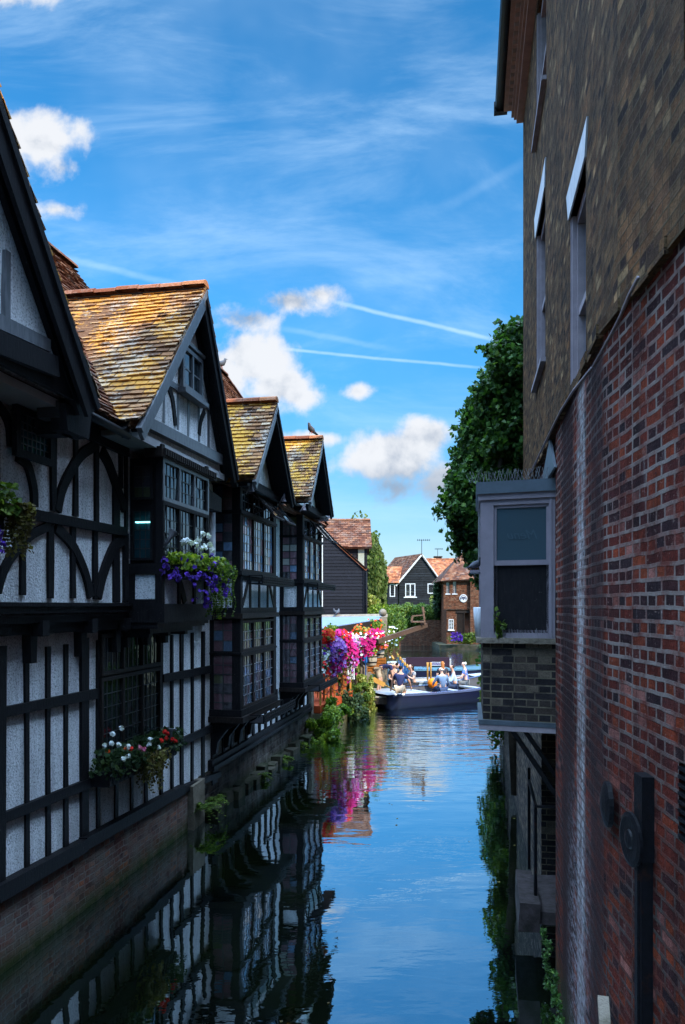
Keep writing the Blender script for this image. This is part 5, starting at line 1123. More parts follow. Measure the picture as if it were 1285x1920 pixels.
m = MB(); a, b, c, d = P(826, 1089, YE - .3), P(960, 1083, YE - .6), P(940, 1020, YE + 3), P(872, 1030, YE + 3); tiles(m, a, b, c, d, .2, .25); slab(m, a, b, c, d, .12); a2 = P(826, 1089, YE - .3); slab(m, a2, Vector((a2.x, YE + 6, a2.z)), Vector((d.x, YE + 3.1, d.z)), d, .1); m.build('roof', M['tiles_plain'], hE, fix=False)
m = MB(FE)
for i in range(14): u = e(836, 0)[0] + i * .12; m.box((-.03, u, zMid - .02), (.1, u + .06, zMid + .06))
m.build('dentil_course', M['brick_dark'], hE)
# round sign: white disc, blue-black ring of marks round a shield
sg = empty('round_sign', FE.w((-.1, *e(869, 1122))), 'round white sign with a dark ring of marks on the far brown brick house', 'sign')
c = e(869, 1122); m = MB(FE); m.lathe([(.33, 0), (.33, .05), (.30, .07), (0.001, .07)], (-.0, *c), 28, axis=(0, -1, 0), cap=False); m.build('disc', M['render_white'], sg)
m = MB(FE); 
for i in range(22):
    a = 6.283 * i / 22
    if 3.9 < a < 5.5: continue
    r0_, r1_ = .20, .27; q_ = [(c[0] + math.cos(a - .09) * r0_, c[1] + math.sin(a - .09) * r0_), (c[0] + math.cos(a + .07) * r0_, c[1] + math.sin(a + .07) * r0_), (c[0] + math.cos(a + .07) * r1_, c[1] + math.sin(a + .07) * r1_), (c[0] + math.cos(a - .09) * r1_, c[1] + math.sin(a - .09) * r1_)]; m.prism(q_, -.085, -.07)
m.prism([(c[0] - .15, c[1] + .11), (c[0] + .15, c[1] + .11), (c[0] + .17, c[1] - .02), (c[0] - .17, c[1] - .02)], -.085, -.07); m.prism([(c[0] - .07, c[1] - .05), (c[0] + .07, c[1] - .05), (c[0], c[1] - .16)], -.085, -.07); m.prism([(c[0] - .28, c[1] - .04), (c[0] - .19, c[1] - .03), (c[0] - .19, c[1] + .05), (c[0] - .26, c[1] + .07)], -.085, -.07); m.prism([(c[0] + .19, c[1] - .03), (c[0] + .28, c[1] - .04), (c[0] + .26, c[1] + .07), (c[0] + .19, c[1] + .05)], -.085, -.07)
M['navy'] = basic('navy_paint', (.015, .02, .06), (.02, .03, .08), 8, .4, 0); m.build('emblem', M['navy'], sg)
shrub('leafy plants with purple flowers on the ledge below the far doorway', P(868, 1196, 60.5), (1.6, .5, .55), 1300, .16, 'leaf_mid', 60)
m = MB(); random.seed(61)
for i in range(90): c = P(random.choice([853, 862]) + random.uniform(-6, 5), random.choice([1190, 1197]) + random.uniform(-4, 4), 59.9); flower(m, c, rdir() + Vector((0, -1, 0)), .16)
tag(m.build('purple_flowers', M['pet_purple'], origin=P(858, 1194, 59.9), fix=False), 'patch of purple flowers under the planked doorway of the far brick house', 'flowers')
land('right_bank', 'rough stone ledge at the foot of the far brick house', [(7.9, 60.8), (11.2, 59.6), (16, 59.0), (16, 64.5), (7.9, 66.5)], -1, .38, M['mossy'])

hS = empty('street_house', (0, -22, 3), 'plain brick street house with two rows of windows across the bridge', 'house')
FSt = Frame((0, -22, 0), (0, -1, 0), (1, 0, 0)); random.seed(3)
MB().box((-16, -32, 0), (16, -22, 11.5)).build('walls', M['brick_stock'], hS)
MB().box((-16.4, -32.4, 11.5), (16.4, -21.6, 11.8)).build('eave', M['whitepaint'], hS)
for k in range(8):
    for z in (4.6, 8.0):
        x = -14 + k * 4; MB().box((x - .6, -21.98, z), (x + .6, -21.9, z + 1.7)).build('window', M['glass'], hS)
# ------------------------------------------------------------------ terrace
tc_ = MB(); pts = [(-.98, 20.85), (-.62, 20.75), (.30, 24.1), (.60, 26.2), (.75, 30), (-4, 30), (-4, 20.9)]
A = [(x, y, .80) for x, y in pts]; B = [(x, y, .60) for x, y in pts]; tc_.face(A); tc_.face(B[::-1])
for i in range(len(pts)): j = (i + 1) % len(pts); tc_.face([A[i], A[j], B[j], B[i]])
tag(tc_.build('terrace_deck', M['deck'], origin=Vector((-1, 25, .6))), 'orange-red terrace floor edging the river beyond the timbered bays', 'terrace deck')
M['gold'] = basic('ochre_wood', (.45, .24, .06), (.30, .14, .03), 6, .5, .3)
M['orange_wood'] = basic('orange_brown_wood', (.36, .13, .03), (.22, .08, .02), 6, .5, .3)
M['palewood'] = basic('sun_bleached_planks', (.42, .37, .30), (.25, .21, .17), 5, .8, .5, 30, .008, stretch=(1, 6, 1))
rail = empty('chain_railing', (-.1, 23, .8), 'ochre posts linked by sagging chains along the terrace edge', 'railing')
rp = [(-.62, 20.9), (-.34, 21.9), (-.02, 23.0), (.26, 24.2), (.46, 25.6)]
for x, y in rp: m = MB(); m.box((x - .03, y - .03, .8), (x + .03, y + .03, 1.62)); m.lathe([(.045, 0), (.03, .06), (.005, .09)], (x, y, 1.62), 8); m.build('post', M['gold'], rail)
for (x0, y0), (x1, y1) in zip(rp, rp[1:]):
    for zz in (1.55, 1.2):
        MB().tube([(x0 + (x1 - x0) * t / 8, y0 + (y1 - y0) * t / 8, zz - .16 * math.sin(math.pi * t / 8)) for t in range(9)], .012, 5).build('chain', M['iron'], rail, smooth=True)
o = MB(); b0 = G(673, 1290, .8); o.bar((.42, 25.2, .8), (.42, 25.2, 2.1), .10); tag(o.build('timber_post', M['oldwood'], origin=(.42, 25.2, .8)), 'tall brown timber post standing among yellow-green vines at the terrace end', 'post')
def table(x, y, label):
    r = empty('cafe_table', (x, y, .8), label, 'table', 'tables on the terrace')
    m = MB(); m.box((x - .35, y - .3, 1.50), (x + .35, y + .3, 1.54)); m.build('tabletop', M['orange_wood'], r)
    for sx in (-1, 1):
        for sy in (-1, 1): MB().bar((x + sx * .3, y + sy * .25, .8), (x + sx * .3, y + sy * .25, 1.5), .045).build('leg', M['orange_wood'], r)
def chair(x, y, yaw, label):
    r = empty('cafe_chair', (x, y, .8), label, 'chair', 'chairs on the terrace'); R_ = Matrix.Rotation(yaw, 3, 'Z')
    fr = Frame((x, y, .8), R_ @ Vector((1, 0, 0)), R_ @ Vector((0, 1, 0)))
    MB(fr).box((-.2, -.2, .43), (.2, .2, .46)).build('seat', M['orange_wood'], r)
    for sx in (-1, 1):
        for sy in (-1, 1): MB(fr).bar((sx * .18, sy * .18, 0), (sx * .18, sy * .18, .43 if sy < 0 else .88), .035).build('leg', M['orange_wood'], r)
    m = MB(fr); [m.bar((-.18, .18, z), (.18, .18, z), .03) for z in (.6, .72, .85)]; m.build('backrest', M['orange_wood'], r)
table(-.85, 22.1, 'orange-brown table nearest the bays on the terrace'); table(-.55, 24.0, 'orange-brown table farther along the terrace behind the chains')
chair(-1.2, 21.6, .5, 'nearest orange-brown chair on the terrace, beside the last bay'); chair(-.5, 22.7, 2.5, 'orange-brown chair between the two terrace tables'); chair(-.1, 24.1, -1.4, 'farthest orange-brown chair on the terrace by the chains')
# canopy
cn = empty('canopy', (-.3, 27, .8), 'pale blue-white sheet canopy over the terrace, vines hanging from its dark front beam', 'canopy')
def quad3(m, a, b, c, d, th=.05):
    n = (b - a).cross(d - a).normalized(); n = -n if n.z < 0 else n; T = [a, b, c, d]; U = [p - n * th for p in T]
    for q_ in (T, U[::-1], *[[T[i], T[(i + 1) % 4], U[(i + 1) % 4], U[i]] for i in range(4)]): m.face(q_, raw=True, uv=[(0, 0)] * 4)
M['sheet'] = basic('pale_roof_sheet', (.16, .21, .31), (.13, .17, .26), 1.5, .5, .3, 5, .03)
a, b, c, d = P(596, 1179, 22.5), P(712, 1161, 28.5), P(716, 1155, 31), P(590, 1157, 31); m = MB(); quad3(m, a, b, c, d); m.build('roof_sheet', M['sheet'], cn)
m = MB(); m.bar(d + Vector((0, .1, .03)), c + Vector((.25, .1, .03)), .14, .12); m.build('ridge_board', M['palewood'], cn)
m = MB(); m.bar(a - Vector((0, 0, .14)), b - Vector((0, 0, .14)), .10, .24); m.build('front_beam', M['oldwood'], cn)
for t in (.3, .62): p = a.lerp(b, t); MB().bar(Vector((p.x, p.y, .8)), p - Vector((0, 0, .1)), .09).build('post', M['oldwood'], cn)
m = MB(); p = P(719, 1156, 29.5); m.box((p.x - .14, p.y - .14, .6), (p.x + .14, p.y + .14, p.z), jit=.01); pl = m.build('stone_pillar', M['stone'], origin=Vector((p.x, p.y, .6))); tag(pl, 'square stone pillar at the river end of the pale canopy', 'pillar')
p = P(718, 1149, 29.8); o = MB().lathe([(.02, -.15), (.12, -.11), (.165, 0), (.13, .10), (.06, .15), (.01, .16)], p, 14).build('stone_ball', M['stone'], origin=p - Vector((0, 0, .15)), smooth=True); tag(o, 'stone ball resting on top of the pillar by the canopy', 'stone ball')

# flowering plants along the terrace
def flowering(label, c, rad, nl, leafm, fl, seed, group='flowering plants along the terrace', name='flowering_plant', s=.08, fs=.078, trail=0, cat='flowers', nrm=(0, -1, .3)):
    random.seed(seed); c = Vector(c); rad = Vector(rad); r = empty(name, c - Vector((0, 0, rad.z)), label, cat, group)
    m = MB(); clump(m, c, rad, nl, s, shell=.3)
    for i in range(trail):
        x = random.uniform(-.9, .9) * rad.x; y = random.uniform(-.9, .9) * rad.y; L_ = random.uniform(.5, 1.3) * rad.z * 1.7
        for j in range(int(L_ / .05)): leaf(m, c + Vector((x + .03 * math.sin(j), y, -rad.z * .4 - j * .05)), rdir(), s * .8)
    m.build('foliage', M[leafm], r, fix=False)
    for mat, n in fl:
        m = MB(); cs = [rdir() for _ in range(4)]
        for i in range(n):
            d = (random.choice(cs) + rdir() * .8 + Vector(nrm) * .5).normalized(); k = random.random()
            p = c + Vector((d.x * rad.x, d.y * rad.y, d.z * rad.z)) * random.uniform(.72, 1.22)
            if trail and random.random() < .35: p.z -= random.uniform(0, 1.2) * rad.z
            flower(m, p, d * .6 + Vector(nrm) + rdir() * .4, fs * random.uniform(.7, 1.25), k)
        m.build({'pet_magenta': 'magenta_blossoms', 'pet_lilac': 'lilac_blossoms', 'pet_white': 'white_blossoms', 'pet_red': 'red_blossoms', 'pet_orange': 'orange_blossoms', 'pet_purple': 'purple_blossoms', 'pet_pink': 'pink_blossoms'}[mat], M[mat], r, fix=False)
    return r
FL = [(613, 1193, 21.2, (.22, .25, .18), 180, 'leaf_yellow', [('pet_orange', 30), ('pet_red', 70)], 0, 'orange-red geraniums right beside the last bay'),
      (626, 1222, 21.4, (.32, .3, .36), 420, 'leaf_mid', [('pet_lilac', 520), ('pet_purple', 60), ('pet_magenta', 160)], 14, 'big mass of lilac petunias nearest the last bay'),
      (612, 1228, 21.2, (.16, .2, .30), 200, 'leaf_bright', [('pet_white', 30), ('pet_purple', 20)], 8, 'green trailing plant with few pale flowers next to the last bay'),
      (650, 1228, 22.6, (.32, .3, .38), 360, 'leaf_mid', [('pet_magenta', 460), ('pet_lilac', 90)], 14, 'deep magenta petunias trailing over the chains in the middle'),
      (640, 1198, 22.4, (.3, .25, .25), 260, 'leaf_mid', [('pet_magenta', 300), ('pet_red', 40)], 0, 'magenta and red blossoms above the lilac ones'),
      (629, 1252, 21.6, (.12, .15, .22), 60, 'leaf_mid', [('pet_magenta', 110)], 6, 'narrow magenta tail of flowers hanging lowest'),
      (660, 1203, 24.0, (.32, .3, .26), 300, 'leaf_yellow', [('pet_lilac', 180), ('pet_white', 50), ('pet_magenta', 120)], 0, 'pale lilac and magenta flowers left of the magenta ones'),
      (682, 1200, 25.6, (.36, .3, .30), 300, 'leaf_mid', [('pet_magenta', 420), ('pet_lilac', 60), ('pet_white', 20)], 6, 'magenta petunias under the canopy front'),
      (704, 1192, 27.0, (.30, .3, .22), 260, 'leaf_mid', [('pet_magenta', 200), ('pet_red', 90), ('pet_white', 20)], 0, 'magenta and red blossoms left of the stone pillar'),
      (713, 1209, 27.2, (.24, .25, .16), 220, 'leaf_yellow', [('pet_orange', 40), ('pet_pink', 20)], 0, 'orange flowers growing in the upper barrel'),
      (668, 1183, 25.6, (.55, .3, .2), 520, 'leaf_yellow', [('pet_orange', 40), ('pet_red', 20)], 0, 'yellow-green plants with small orange flowers below the canopy'),
      (700, 1172, 27.6, (.42, .3, .24), 560, 'leaf_bright', [('pet_orange', 14)], 0, 'bright lime vine at the right of the canopy front'),
      (622, 1181, 22.6, (.26, .25, .2), 300, 'leaf_bright', [('pet_red', 8)], 0, 'bright green vine under the left of the canopy'),
      (698, 1222, 26.6, (.2, .2, .18), 200, 'leaf_bright', [('pet_orange', 6)], 0, 'lime green plant spilling over the lower barrel'),
      (733, 1202, 29.0, (.35, .3, .5), 560, 'leaf_yellow', [('pet_white', 40)], 8, 'pale yellow-green climber right of the stone pillar'),
      (605, 1255, 20.9, (.2, .2, .2), 160, 'leaf_dark', [('pet_red', 20), ('pet_white', 14)], 0, 'small dark plant with red and white flowers beside the last bay')]
for i, (x, y, Y, rad, nl, lm, fl, tr_, lab) in enumerate(FL): flowering(lab, P(x, y, Y), rad, nl, lm, fl, 100 + i, trail=tr_)
# planted bank
def bank(label, x, y, Y, rad, n, mat, seed, s=.10, hang=0):
    random.seed(seed); c = P(x, y, Y); m = MB(); rad = Vector(rad)
    for i in range(9):
        d = Vector((random.uniform(-.8, .8) * rad.x, random.uniform(-.8, .8) * rad.y, random.uniform(-.8, .6) * rad.z)); clump(m, c + d, rad * random.uniform(.25, .55), n // 8, s, shell=.1, kshift=random.uniform(-.2, .2))
    for i in range(hang):
        x_ = random.uniform(-1, 1) * rad.x; y_ = random.uniform(-1, 1) * rad.y; L_ = random.uniform(.3, 1.0) * rad.z * 1.5
        for j in range(int(L_ / .05)): leaf(m, c + Vector((x_ + .03 * math.sin(j), y_, -rad.z * .5 - j * .05)), rdir(), s * .8)
    tag(m.build('bank_plant', M[mat], origin=c - Vector((0, 0, rad.z)), fix=False), label, 'plant', 'plants on the river bank')
bank('bright green ferny plant at the water under the orange deck corner', 610, 1362, 20.4, (.50, .6, .55), 3200, 'leaf_bright', 200)
bank('lowest bright green growth touching the water beside the last bay', 603, 1385, 19.9, (.42, .5, .40), 2200, 'leaf_bright', 201)
bank('leafy growth spilling over the orange deck corner', 618, 1340, 20.9, (.42, .4, .28), 1500, 'leaf_bright', 208, hang=16)
bank('green plant on the deck edge left of the dark bushes', 632, 1322, 21.4, (.45, .5, .36), 1800, 'leaf_bright', 202)
bank('dark green bush hanging over the water in the middle of the bank', 655, 1325, 23.4, (.60, .6, .70), 2600, 'leaf_dark', 203, hang=20)
bank('mid green bush behind the timber post', 672, 1300, 24.6, (.45, .4, .5), 1500, 'leaf_mid', 204)
bank('tall yellow-green vine curtain next to the landing stage', 684, 1280, 25.6, (.33, .4, .75), 1900, 'leaf_yellow', 205, .09, 40)
bank('lower end of the yellow vines dangling into the water', 686, 1322, 26.0, (.34, .35, .32), 900, 'leaf_yellow', 206, .09, 24)
bank('sunlit yellow climber on the stepped wall', 668, 1258, 25.4, (.28, .3, .40), 1000, 'leaf_yellow', 207, .09)
# stepped white wall, barrels, crates, cloth
m = MB()
for k, (x0, x1, y0) in enumerate(((668, 681, 1238), (681, 689, 1249), (689, 697, 1262))):
    a = P(x0, y0, 26.6); b = P(x1, y0, 26.6); m.box((a.x, 26.5, .5), (b.x - .002, 27.2 - k * .01, a.z), jit=.004)
tag(m.build('stepped_wall', M['stone'], origin=(P(680, 1250, 26.6).x, 26.8, .5)), 'pale stepped garden wall half hidden by yellow climbers', 'wall')
def barrel(x, y, Y, r, h, label):
    c = P(x, y, Y); root = empty('barrel_planter', c, label, 'planter', 'barrel planters'); m = MB(); m.lathe([(r * .84, 0), (r * .98, h * .3), (r, h * .5), (r * .96, h * .75), (r * .86, h), (r * .78, h), (r * .78, h - .06)], c, 16); m.build('barrel', M['palewood'], root)
    m = MB(); [m.lathe([(r * k + .012, z), (r * k + .012, z + .04), (r * k - .01, z + .04)], c + Vector((0, 0, 0)), 16, cap=False) for k, z in ((.97, h * .22), (.98, h * .7))]; m.build('hoop', M['iron'], root)
barrel(697, 1247, 27.2, .20, .42, 'lower and larger barrel planter left of the crates'); barrel(713, 1232, 27.8, .16, .38, 'smaller barrel planter standing on the crates')
def crate(x, y, Y, w_, d_, h, label):
    c = P(x, y, Y); m = MB(); n = max(2, int(h / .09))
    for i in range(n): z = c.z + h * i / n; m.box((c.x - w_, c.y - d_, z), (c.x + w_, c.y + d_, z + h / n - .02), jit=.004)
    for sx in (-1, 1): m.box((c.x + sx * w_ - .02, c.y - d_ - .012, c.z), (c.x + sx * w_ + .02, c.y + d_ + .012, c.z + h))
    tag(m.build('wooden_crate', M['orange_wood'], origin=c), label, 'crate', 'crates behind the landing')
crate(713, 1248, 27.8, .19, .2, .30, 'slatted wooden crate directly under the smaller barrel'); crate(707, 1262, 27.6, .14, .2, .26, 'low slatted crate in front of the larger barrel')
crate(697, 1262, 27.3, .24, .2, .28, 'wide slatted crate carrying the larger barrel')
m = MB(); random.seed(8)
cl = P(686, 1212, 26.4)
for i in range(8):
    a0, a1 = 6.283 * i / 8, 6.283 * (i + .7) / 8
    m.face([(cl.x, cl.y, cl.z), (cl.x + .12 * math.cos(a0), cl.y + .12 * math.sin(a0), cl.z - .52), (cl.x + .10 * math.cos(a1), cl.y + .10 * math.sin(a1), cl.z - .58)])
m.tube([tuple(cl), (cl.x, cl.y, .8)], .02, 6)
M['blue'] = basic('blue_cloth', (.015, .10, .32), (.01, .05, .20), 12, .7, .4); tag(m.build('folded_parasol', M['blue'], origin=Vector((cl.x, cl.y, .8))), 'folded blue parasol behind the flowers beside the barrels', 'parasol')
m = MB(); cl = P(655, 1262, 23.4)
for i in range(7): x = cl.x - .05 + i * .03; m.face([(x, cl.y + .02 * (i % 2), cl.z + .3), (x + .03, cl.y + .02 * ((i + 1) % 2), cl.z + .3), (x + .045, cl.y + .04 * ((i + 1) % 2), cl.z - .2), (x + .01, cl.y + .04 * (i % 2), cl.z - .2)])
tag(m.build('white_cloth', M['render_white'], origin=cl), 'white cloth hanging from a terrace post behind the magenta flowers', 'cloth')

# landing stage
ls = empty('landing_stage', (1.3, 27, 0), 'bleached plank landing stage at the water where the boats moor', 'landing stage')
random.seed(9); m = MB(); y = 26.0
while y < 28.6: m.box((.72, y, .38), (2.05 + random.uniform(-.03, .03), y + .15, .42), jit=.006); y += .165
m.build('planks', M['palewood'], ls)
m = MB(); m.box((.75, 25.98, .16), (2.0, 26.04, .38)); m.box((.8, 26.05, .28), (.9, 28.5, .38)); m.box((1.85, 26.05, .28), (1.95, 28.5, .38)); m.build('edge_beam', M['oldwood'], ls)
for x, y in ((.85, 26.1), (1.92, 26.1), (1.92, 28.3)): MB().tube([(x, y, -1), (x, y, .37)], .07, 8).build('leg', M['oldwood'], ls)
o = MB().tube([(1.03, 26.5, .42), (1.03, 26.5, .62)], .08, 10).build('mooring_block', M['palewood'], origin=(1.03, 26.5, .42)); tag(o, 'short pale mooring block at the left end of the landing stage', 'bollard')
# blue posts with gilt tips
for i, (x, y) in enumerate(((746, 1227), (751, 1233), (755, 1238), (759.5, 1243), (764, 1247), (768, 1251))):
    Y = 31.2 - i * .32; p = P(x, y, Y); c = Vector((p.x, p.y, .1)); r = empty('blue_mooring_post', c, 'blue post with gilt tip, %s in the row beside the landing stage' % ('farthest', 'second farthest', 'third farthest', 'third nearest', 'second nearest', 'nearest')[i], 'post', 'blue mooring posts')
    m = MB(); m.bar(c - Vector((0, 0, 1)), (p.x, p.y, p.z - .1), .07); M.setdefault('bluepaint', basic('blue_paint', (.02, .09, .26), (.015, .06, .2), 6, .45, .1)); m.build('post', M['bluepaint'], r)
    m = MB(); m.lathe([(.05, -.1), (.05, -.02), (.02, .03), (.001, .05)], p, 8); m.build('tip', M['gold'], r)

# ducking stool: long beam with a slatted chair at its river end
ds = empty('ducking_stool', P(716, 1215, 27.6), 'old ducking stool, a brown beam with a slatted chair, slanting up over the river', 'ducking stool')
b0, b1 = P(708, 1203, 26.6), P(800, 1172, 28.2); m = MB(); m.bar(b0, b1, .12, .16); m.build('beam', basic('old_brown_beam', (.085, .05, .035), (.05, .03, .022), 5, .7, .5), ds)  # dark brown is the beam's own colour
c = P(792, 1168, 28.0); dv = (b1 - b0).normalized(); upv = Vector((-dv.z * 0, 0, 1)); tl = Vector((-.25, 0, 1)).normalized()
m = MB(); 
for k in (-.16, .0, .16): m.bar(c + Vector((.10 + k * .1, k, -.05)), c + Vector((.02, k, .60)) + tl * .0, .05)
for z in (.18, .42): m.bar(c + Vector((.08, -.2, z)), c + Vector((.08, .2, z)), .04)
m.build('chair_back', basic('brown_slats', (.20, .12, .08), (.12, .07, .05), 5, .7, .5), ds)
m = MB(); m.box((c.x - .42, c.y - .2, c.z + .02), (c.x + .1, c.y + .2, c.z + .07)); m.bar(c + Vector((-.4, -.18, .06)), c + Vector((-.36, -.18, .26)), .04); m.bar(c + Vector((-.36, -.18, .26)), c + Vector((.06, -.18, .30)), .04); m.bar(c + Vector((-.4, .18, .06)), c + Vector((-.36, .18, .26)), .04); m.bar(c + Vector((-.36, .18, .26)), c + Vector((.06, .18, .30)), .04); m.build('chair_seat', basic('brown_seat', (.16, .10, .07), (.10, .06, .045), 5, .7, .5), ds)
m = MB(); m.bar(P(730, 1222, 29), P(738, 1236, 28.6), .07); tag(m.build('leaning_oar_handle', M['gold'], origin=P(738, 1236, 28.6)), 'short orange-brown pole leaning above the bending man', 'pole')

# ------------------------------------------------------------------ boats
def boat(name, label, S, ang, L_, B_, h0, hull_c, deck_c, floor_c, bow=.9, stern=.75, rise=.28, group='rowing boats at the landing', benches=(.3, .5, .7), rim_c=None):
    dirv = Vector((math.cos(ang), math.sin(ang), 0)); sv = Vector((-math.sin(ang), math.cos(ang), 0)); r = empty(name, Vector(S) + dirv * L_ / 2, label, 'boat', group)
    fr = Frame(S, sv, dirv)         # across = far side, along = forward
    N_ = 18
    def half(t): return B_ / 2 * (stern + (1 - stern) * min(1, t * 4)) * (1 if t < .55 else math.sqrt(max(0, 1 - ((t - .55) / .46) ** 2.2)) ** 1.0)
    def sheer(t): return h0 + rise * max(0, (t - .45) / .55) ** 2
    hull = MB(fr); base = []
    prof = [(0, -.22), (.62, -.18), (.88, .0), (1.0, .6), (1.0, 1.0)]
    def ring(t, k=1.0, off=0, zs=None):
        hw_ = half(t) * k; sh = sheer(t); o_ = []
        for sgn in (1, -1):
            seq_ = prof if sgn > 0 else prof[::-1]
            for a_, b_ in seq_: o_.append((sgn * a_ * hw_, t * L_ + .0, (b_ * sh if b_ > 0 else b_) + off))
        return o_
    ts = [i / N_ for i in range(N_ + 1)]; rg = [ring(t) for t in ts]
    # outer skin, starboard keel to gunwale and back
    def skin(m, rg):
        for i in range(N_):
            for j in range(4): m.face([rg[i][j], rg[i + 1][j], rg[i + 1][j + 1], rg[i][j + 1]])
            for j in range(5, 9): m.face([rg[i][j], rg[i + 1][j], rg[i + 1][j + 1], rg[i][j + 1]])
        m.face(rg[0][:5] + rg[0][5:])
    skin(hull, rg); hull.build('hull', hull_c, r, smooth=True)
    inn = MB(fr)
    for i in range(N_):
        t0, t1 = ts[i], ts[i + 1]
        for sg in (1, -1):
            a0, a1 = sg * (half(t0) - .10), sg * (half(t1) - .10); a0 = 0 if a0 * sg < 0 else a0; a1 = 0 if a1 * sg < 0 else a1
            inn.face([(a0, t0 * L_, sheer(t0)), (a1, t1 * L_, sheer(t1)), (a1 * .86, t1 * L_, .10), (a0 * .86, t0 * L_, .10)])
        a0, a1 = max(0, half(t0) - .1) * .86, max(0, half(t1) - .1) * .86; inn.face([(-a0, t0 * L_, .10), (-a1, t1 * L_, .10), (a1, t1 * L_, .10), (a0, t0 * L_, .10)])
    inn.build('inside', floor_c, r)
    gw = MB(fr)
    for i in range(N_):
        t0, t1 = ts[i], ts[i + 1]
        for sg in (1, -1):
            o0, o1 = sg * (half(t0) + .03), sg * (half(t1) + .03); a0, a1 = sg * max(0, half(t0) - .13), sg * max(0, half(t1) - .13)
            gw.face([(o0, t0 * L_, sheer(t0) + .02), (o1, t1 * L_, sheer(t1) + .02), (a1, t1 * L_, sheer(t1) + .02), (a0, t0 * L_, sheer(t0) + .02)]); gw.face([(o0, t0 * L_, sheer(t0) - .05), (o1, t1 * L_, sheer(t1) - .05), (o1, t1 * L_, sheer(t1) + .02), (o0, t0 * L_, sheer(t0) + .02)])
    for lo, hi in ((-.03, .16), (.84, 1.0)):
        q_ = [lo + (hi - lo) * k / 4 for k in range(5)]
        for t0, t1 in zip(q_, q_[1:]): u0, u1 = max(t0, 0), max(t1, 0); gw.face([(-half(u0), t0 * L_, sheer(u0) + .024), (-half(u1), t1 * L_, sheer(u1) + .024), (half(u1), t1 * L_, sheer(u1) + .024), (half(u0), t0 * L_, sheer(u0) + .024)])
    gw.build('gunwale', rim_c or deck_c, r); gw = MB(fr)
    for t0, t1 in zip([.0, .05, .10, .14], [.05, .10, .14, .19]): gw.face([(-half(t0) + .02, t0 * L_ - (.18 if t0 == 0 else 0), sheer(t0) + .028), (-half(t1) + .02, t1 * L_, sheer(t1) + .028), (half(t1) - .02, t1 * L_, sheer(t1) + .028), (half(t0) - .02, t0 * L_ - (.18 if t0 == 0 else 0), sheer(t0) + .028)])
    gw.build('stern_deck', deck_c, r)
    for t in benches: hb = half(t) - .12; MB(fr).box((-hb, t * L_ - .14, h0 - .12), (hb, t * L_ + .14, h0 - .07)).build('bench', deck_c, r)
    return r, fr
def gloss(name, c, r=.25): return basic(name, c, tuple(x * .85 for x in c), 3, r, .0)
M['hull_navy'] = basic('navy_hull', (.006, .008, .030), (.004, .006, .022), 3, .4, 0, spec=.2); M['hull_blue'] = gloss('sky_blue_hull', (.09, .19, .27)); M['white_gel'] = gloss('white_boat_deck', (.32, .33, .35), .4); M['grey_gel'] = gloss('grey_boat_floor', (.07, .07, .08), .5)
B1, F1 = boat('rowing_boat', 'navy blue rowing boat full of people, its pale deck nearest the camera', (1.30, 26.35, 0), R(33), 6.6, 2.1, .50, M['hull_navy'], M['white_gel'], M['grey_gel'], rise=.5, rim_c=gloss('blue_grey_rim', (.07, .09, .17)))
B2, F2 = boat('rowing_boat', 'white-decked boat just behind the people with two upright oar handles', (2.2, 31.6, 0), R(14), 4.2, 1.5, .42, gloss('pale_blue_hull', (.30, .42, .52)), M['white_gel'], M['white_gel'], rise=.2)
B3, F3 = boat('rowing_boat', 'long sky blue boat with dark seat back and purple name board', (2.9, 36.6, 0), R(6), 6.0, 1.8, .50, M['hull_navy'], M['hull_blue'], M['hull_blue'], rise=.45)
B4, F4 = boat('rowing_boat', 'small white boat with outboard cover farthest from the camera', (2.4, 41.5, 0), R(-4), 3.6, 1.6, .42, M['white_gel'], M['white_gel'], M['grey_gel'], rise=.2)
m = MB(Frame((0, 37.7, 0), (0, 1, 0), (1, 0, 0))); m.box((-.05, 3.2, .45), (.02, 5.4, .98)); m.build('seat_back', gloss('maroon_board', (.035, .018, .03), .5), B3)
def nameboard(root, c, w_, h_, Y):
    fr = Frame((0, Y, 0), (0, 1, 0), (1, 0, 0)); m = MB(fr); m.box((-.03, c.x - w_, c.z - h_), (0, c.x + w_, c.z + h_)); o = m.build('name_board', gloss('purple_board', (.05, .03, .14), .5), root)
    b = words('Historic River', fr, c.x, c.z, h_ * 1.15, -.033, False, None, font_shear=0); 
    cx = c.x
    for v in b.v: v.x = 2 * cx - v.x
    m2 = b
    for (a0, a1, z0, z1) in ((c.x - w_, c.x + w_, c.z + h_ - .025, c.z + h_), (c.x - w_, c.x + w_, c.z - h_, c.z - h_ + .025), (c.x - w_, c.x - w_ + .025, c.z - h_, c.z + h_), (c.x + w_ - .025, c.x + w_, c.z - h_, c.z + h_)): m2.box((-.036, a0, z0), (-.031, a1, z1))
    m2.build('lettering', M['render_white'], o)
nameboard(B3, P(817.5, 1244.5, 37.6), .29, .09, 37.6); nameboard(B4, P(763, 1237, 41.4), .28, .10, 41.2)
m = MB(); c = P(782, 1245, 38.5); m.lathe([(.3, 0), (.34, .2), (.26, .38), (.05, .45)], (c.x, c.y, .35), 12); m.build('outboard_cover', M['white_gel'], B4, smooth=True)
for k, x in enumerate((802, 808)):
    p = P(x, 1242, 31.6); o = MB().tube([(p.x, p.y, .3), (p.x, p.y, p.z - .3), (p.x, p.y, p.z)], [.035, .035, .05], 8).build('upright_oar', M['gold'], origin=Vector((p.x, p.y, .3)), smooth=True); tag(o, ('left', 'right')[k] + ' one of the two upright oar handles in the white boat', 'oar', 'upright oars')
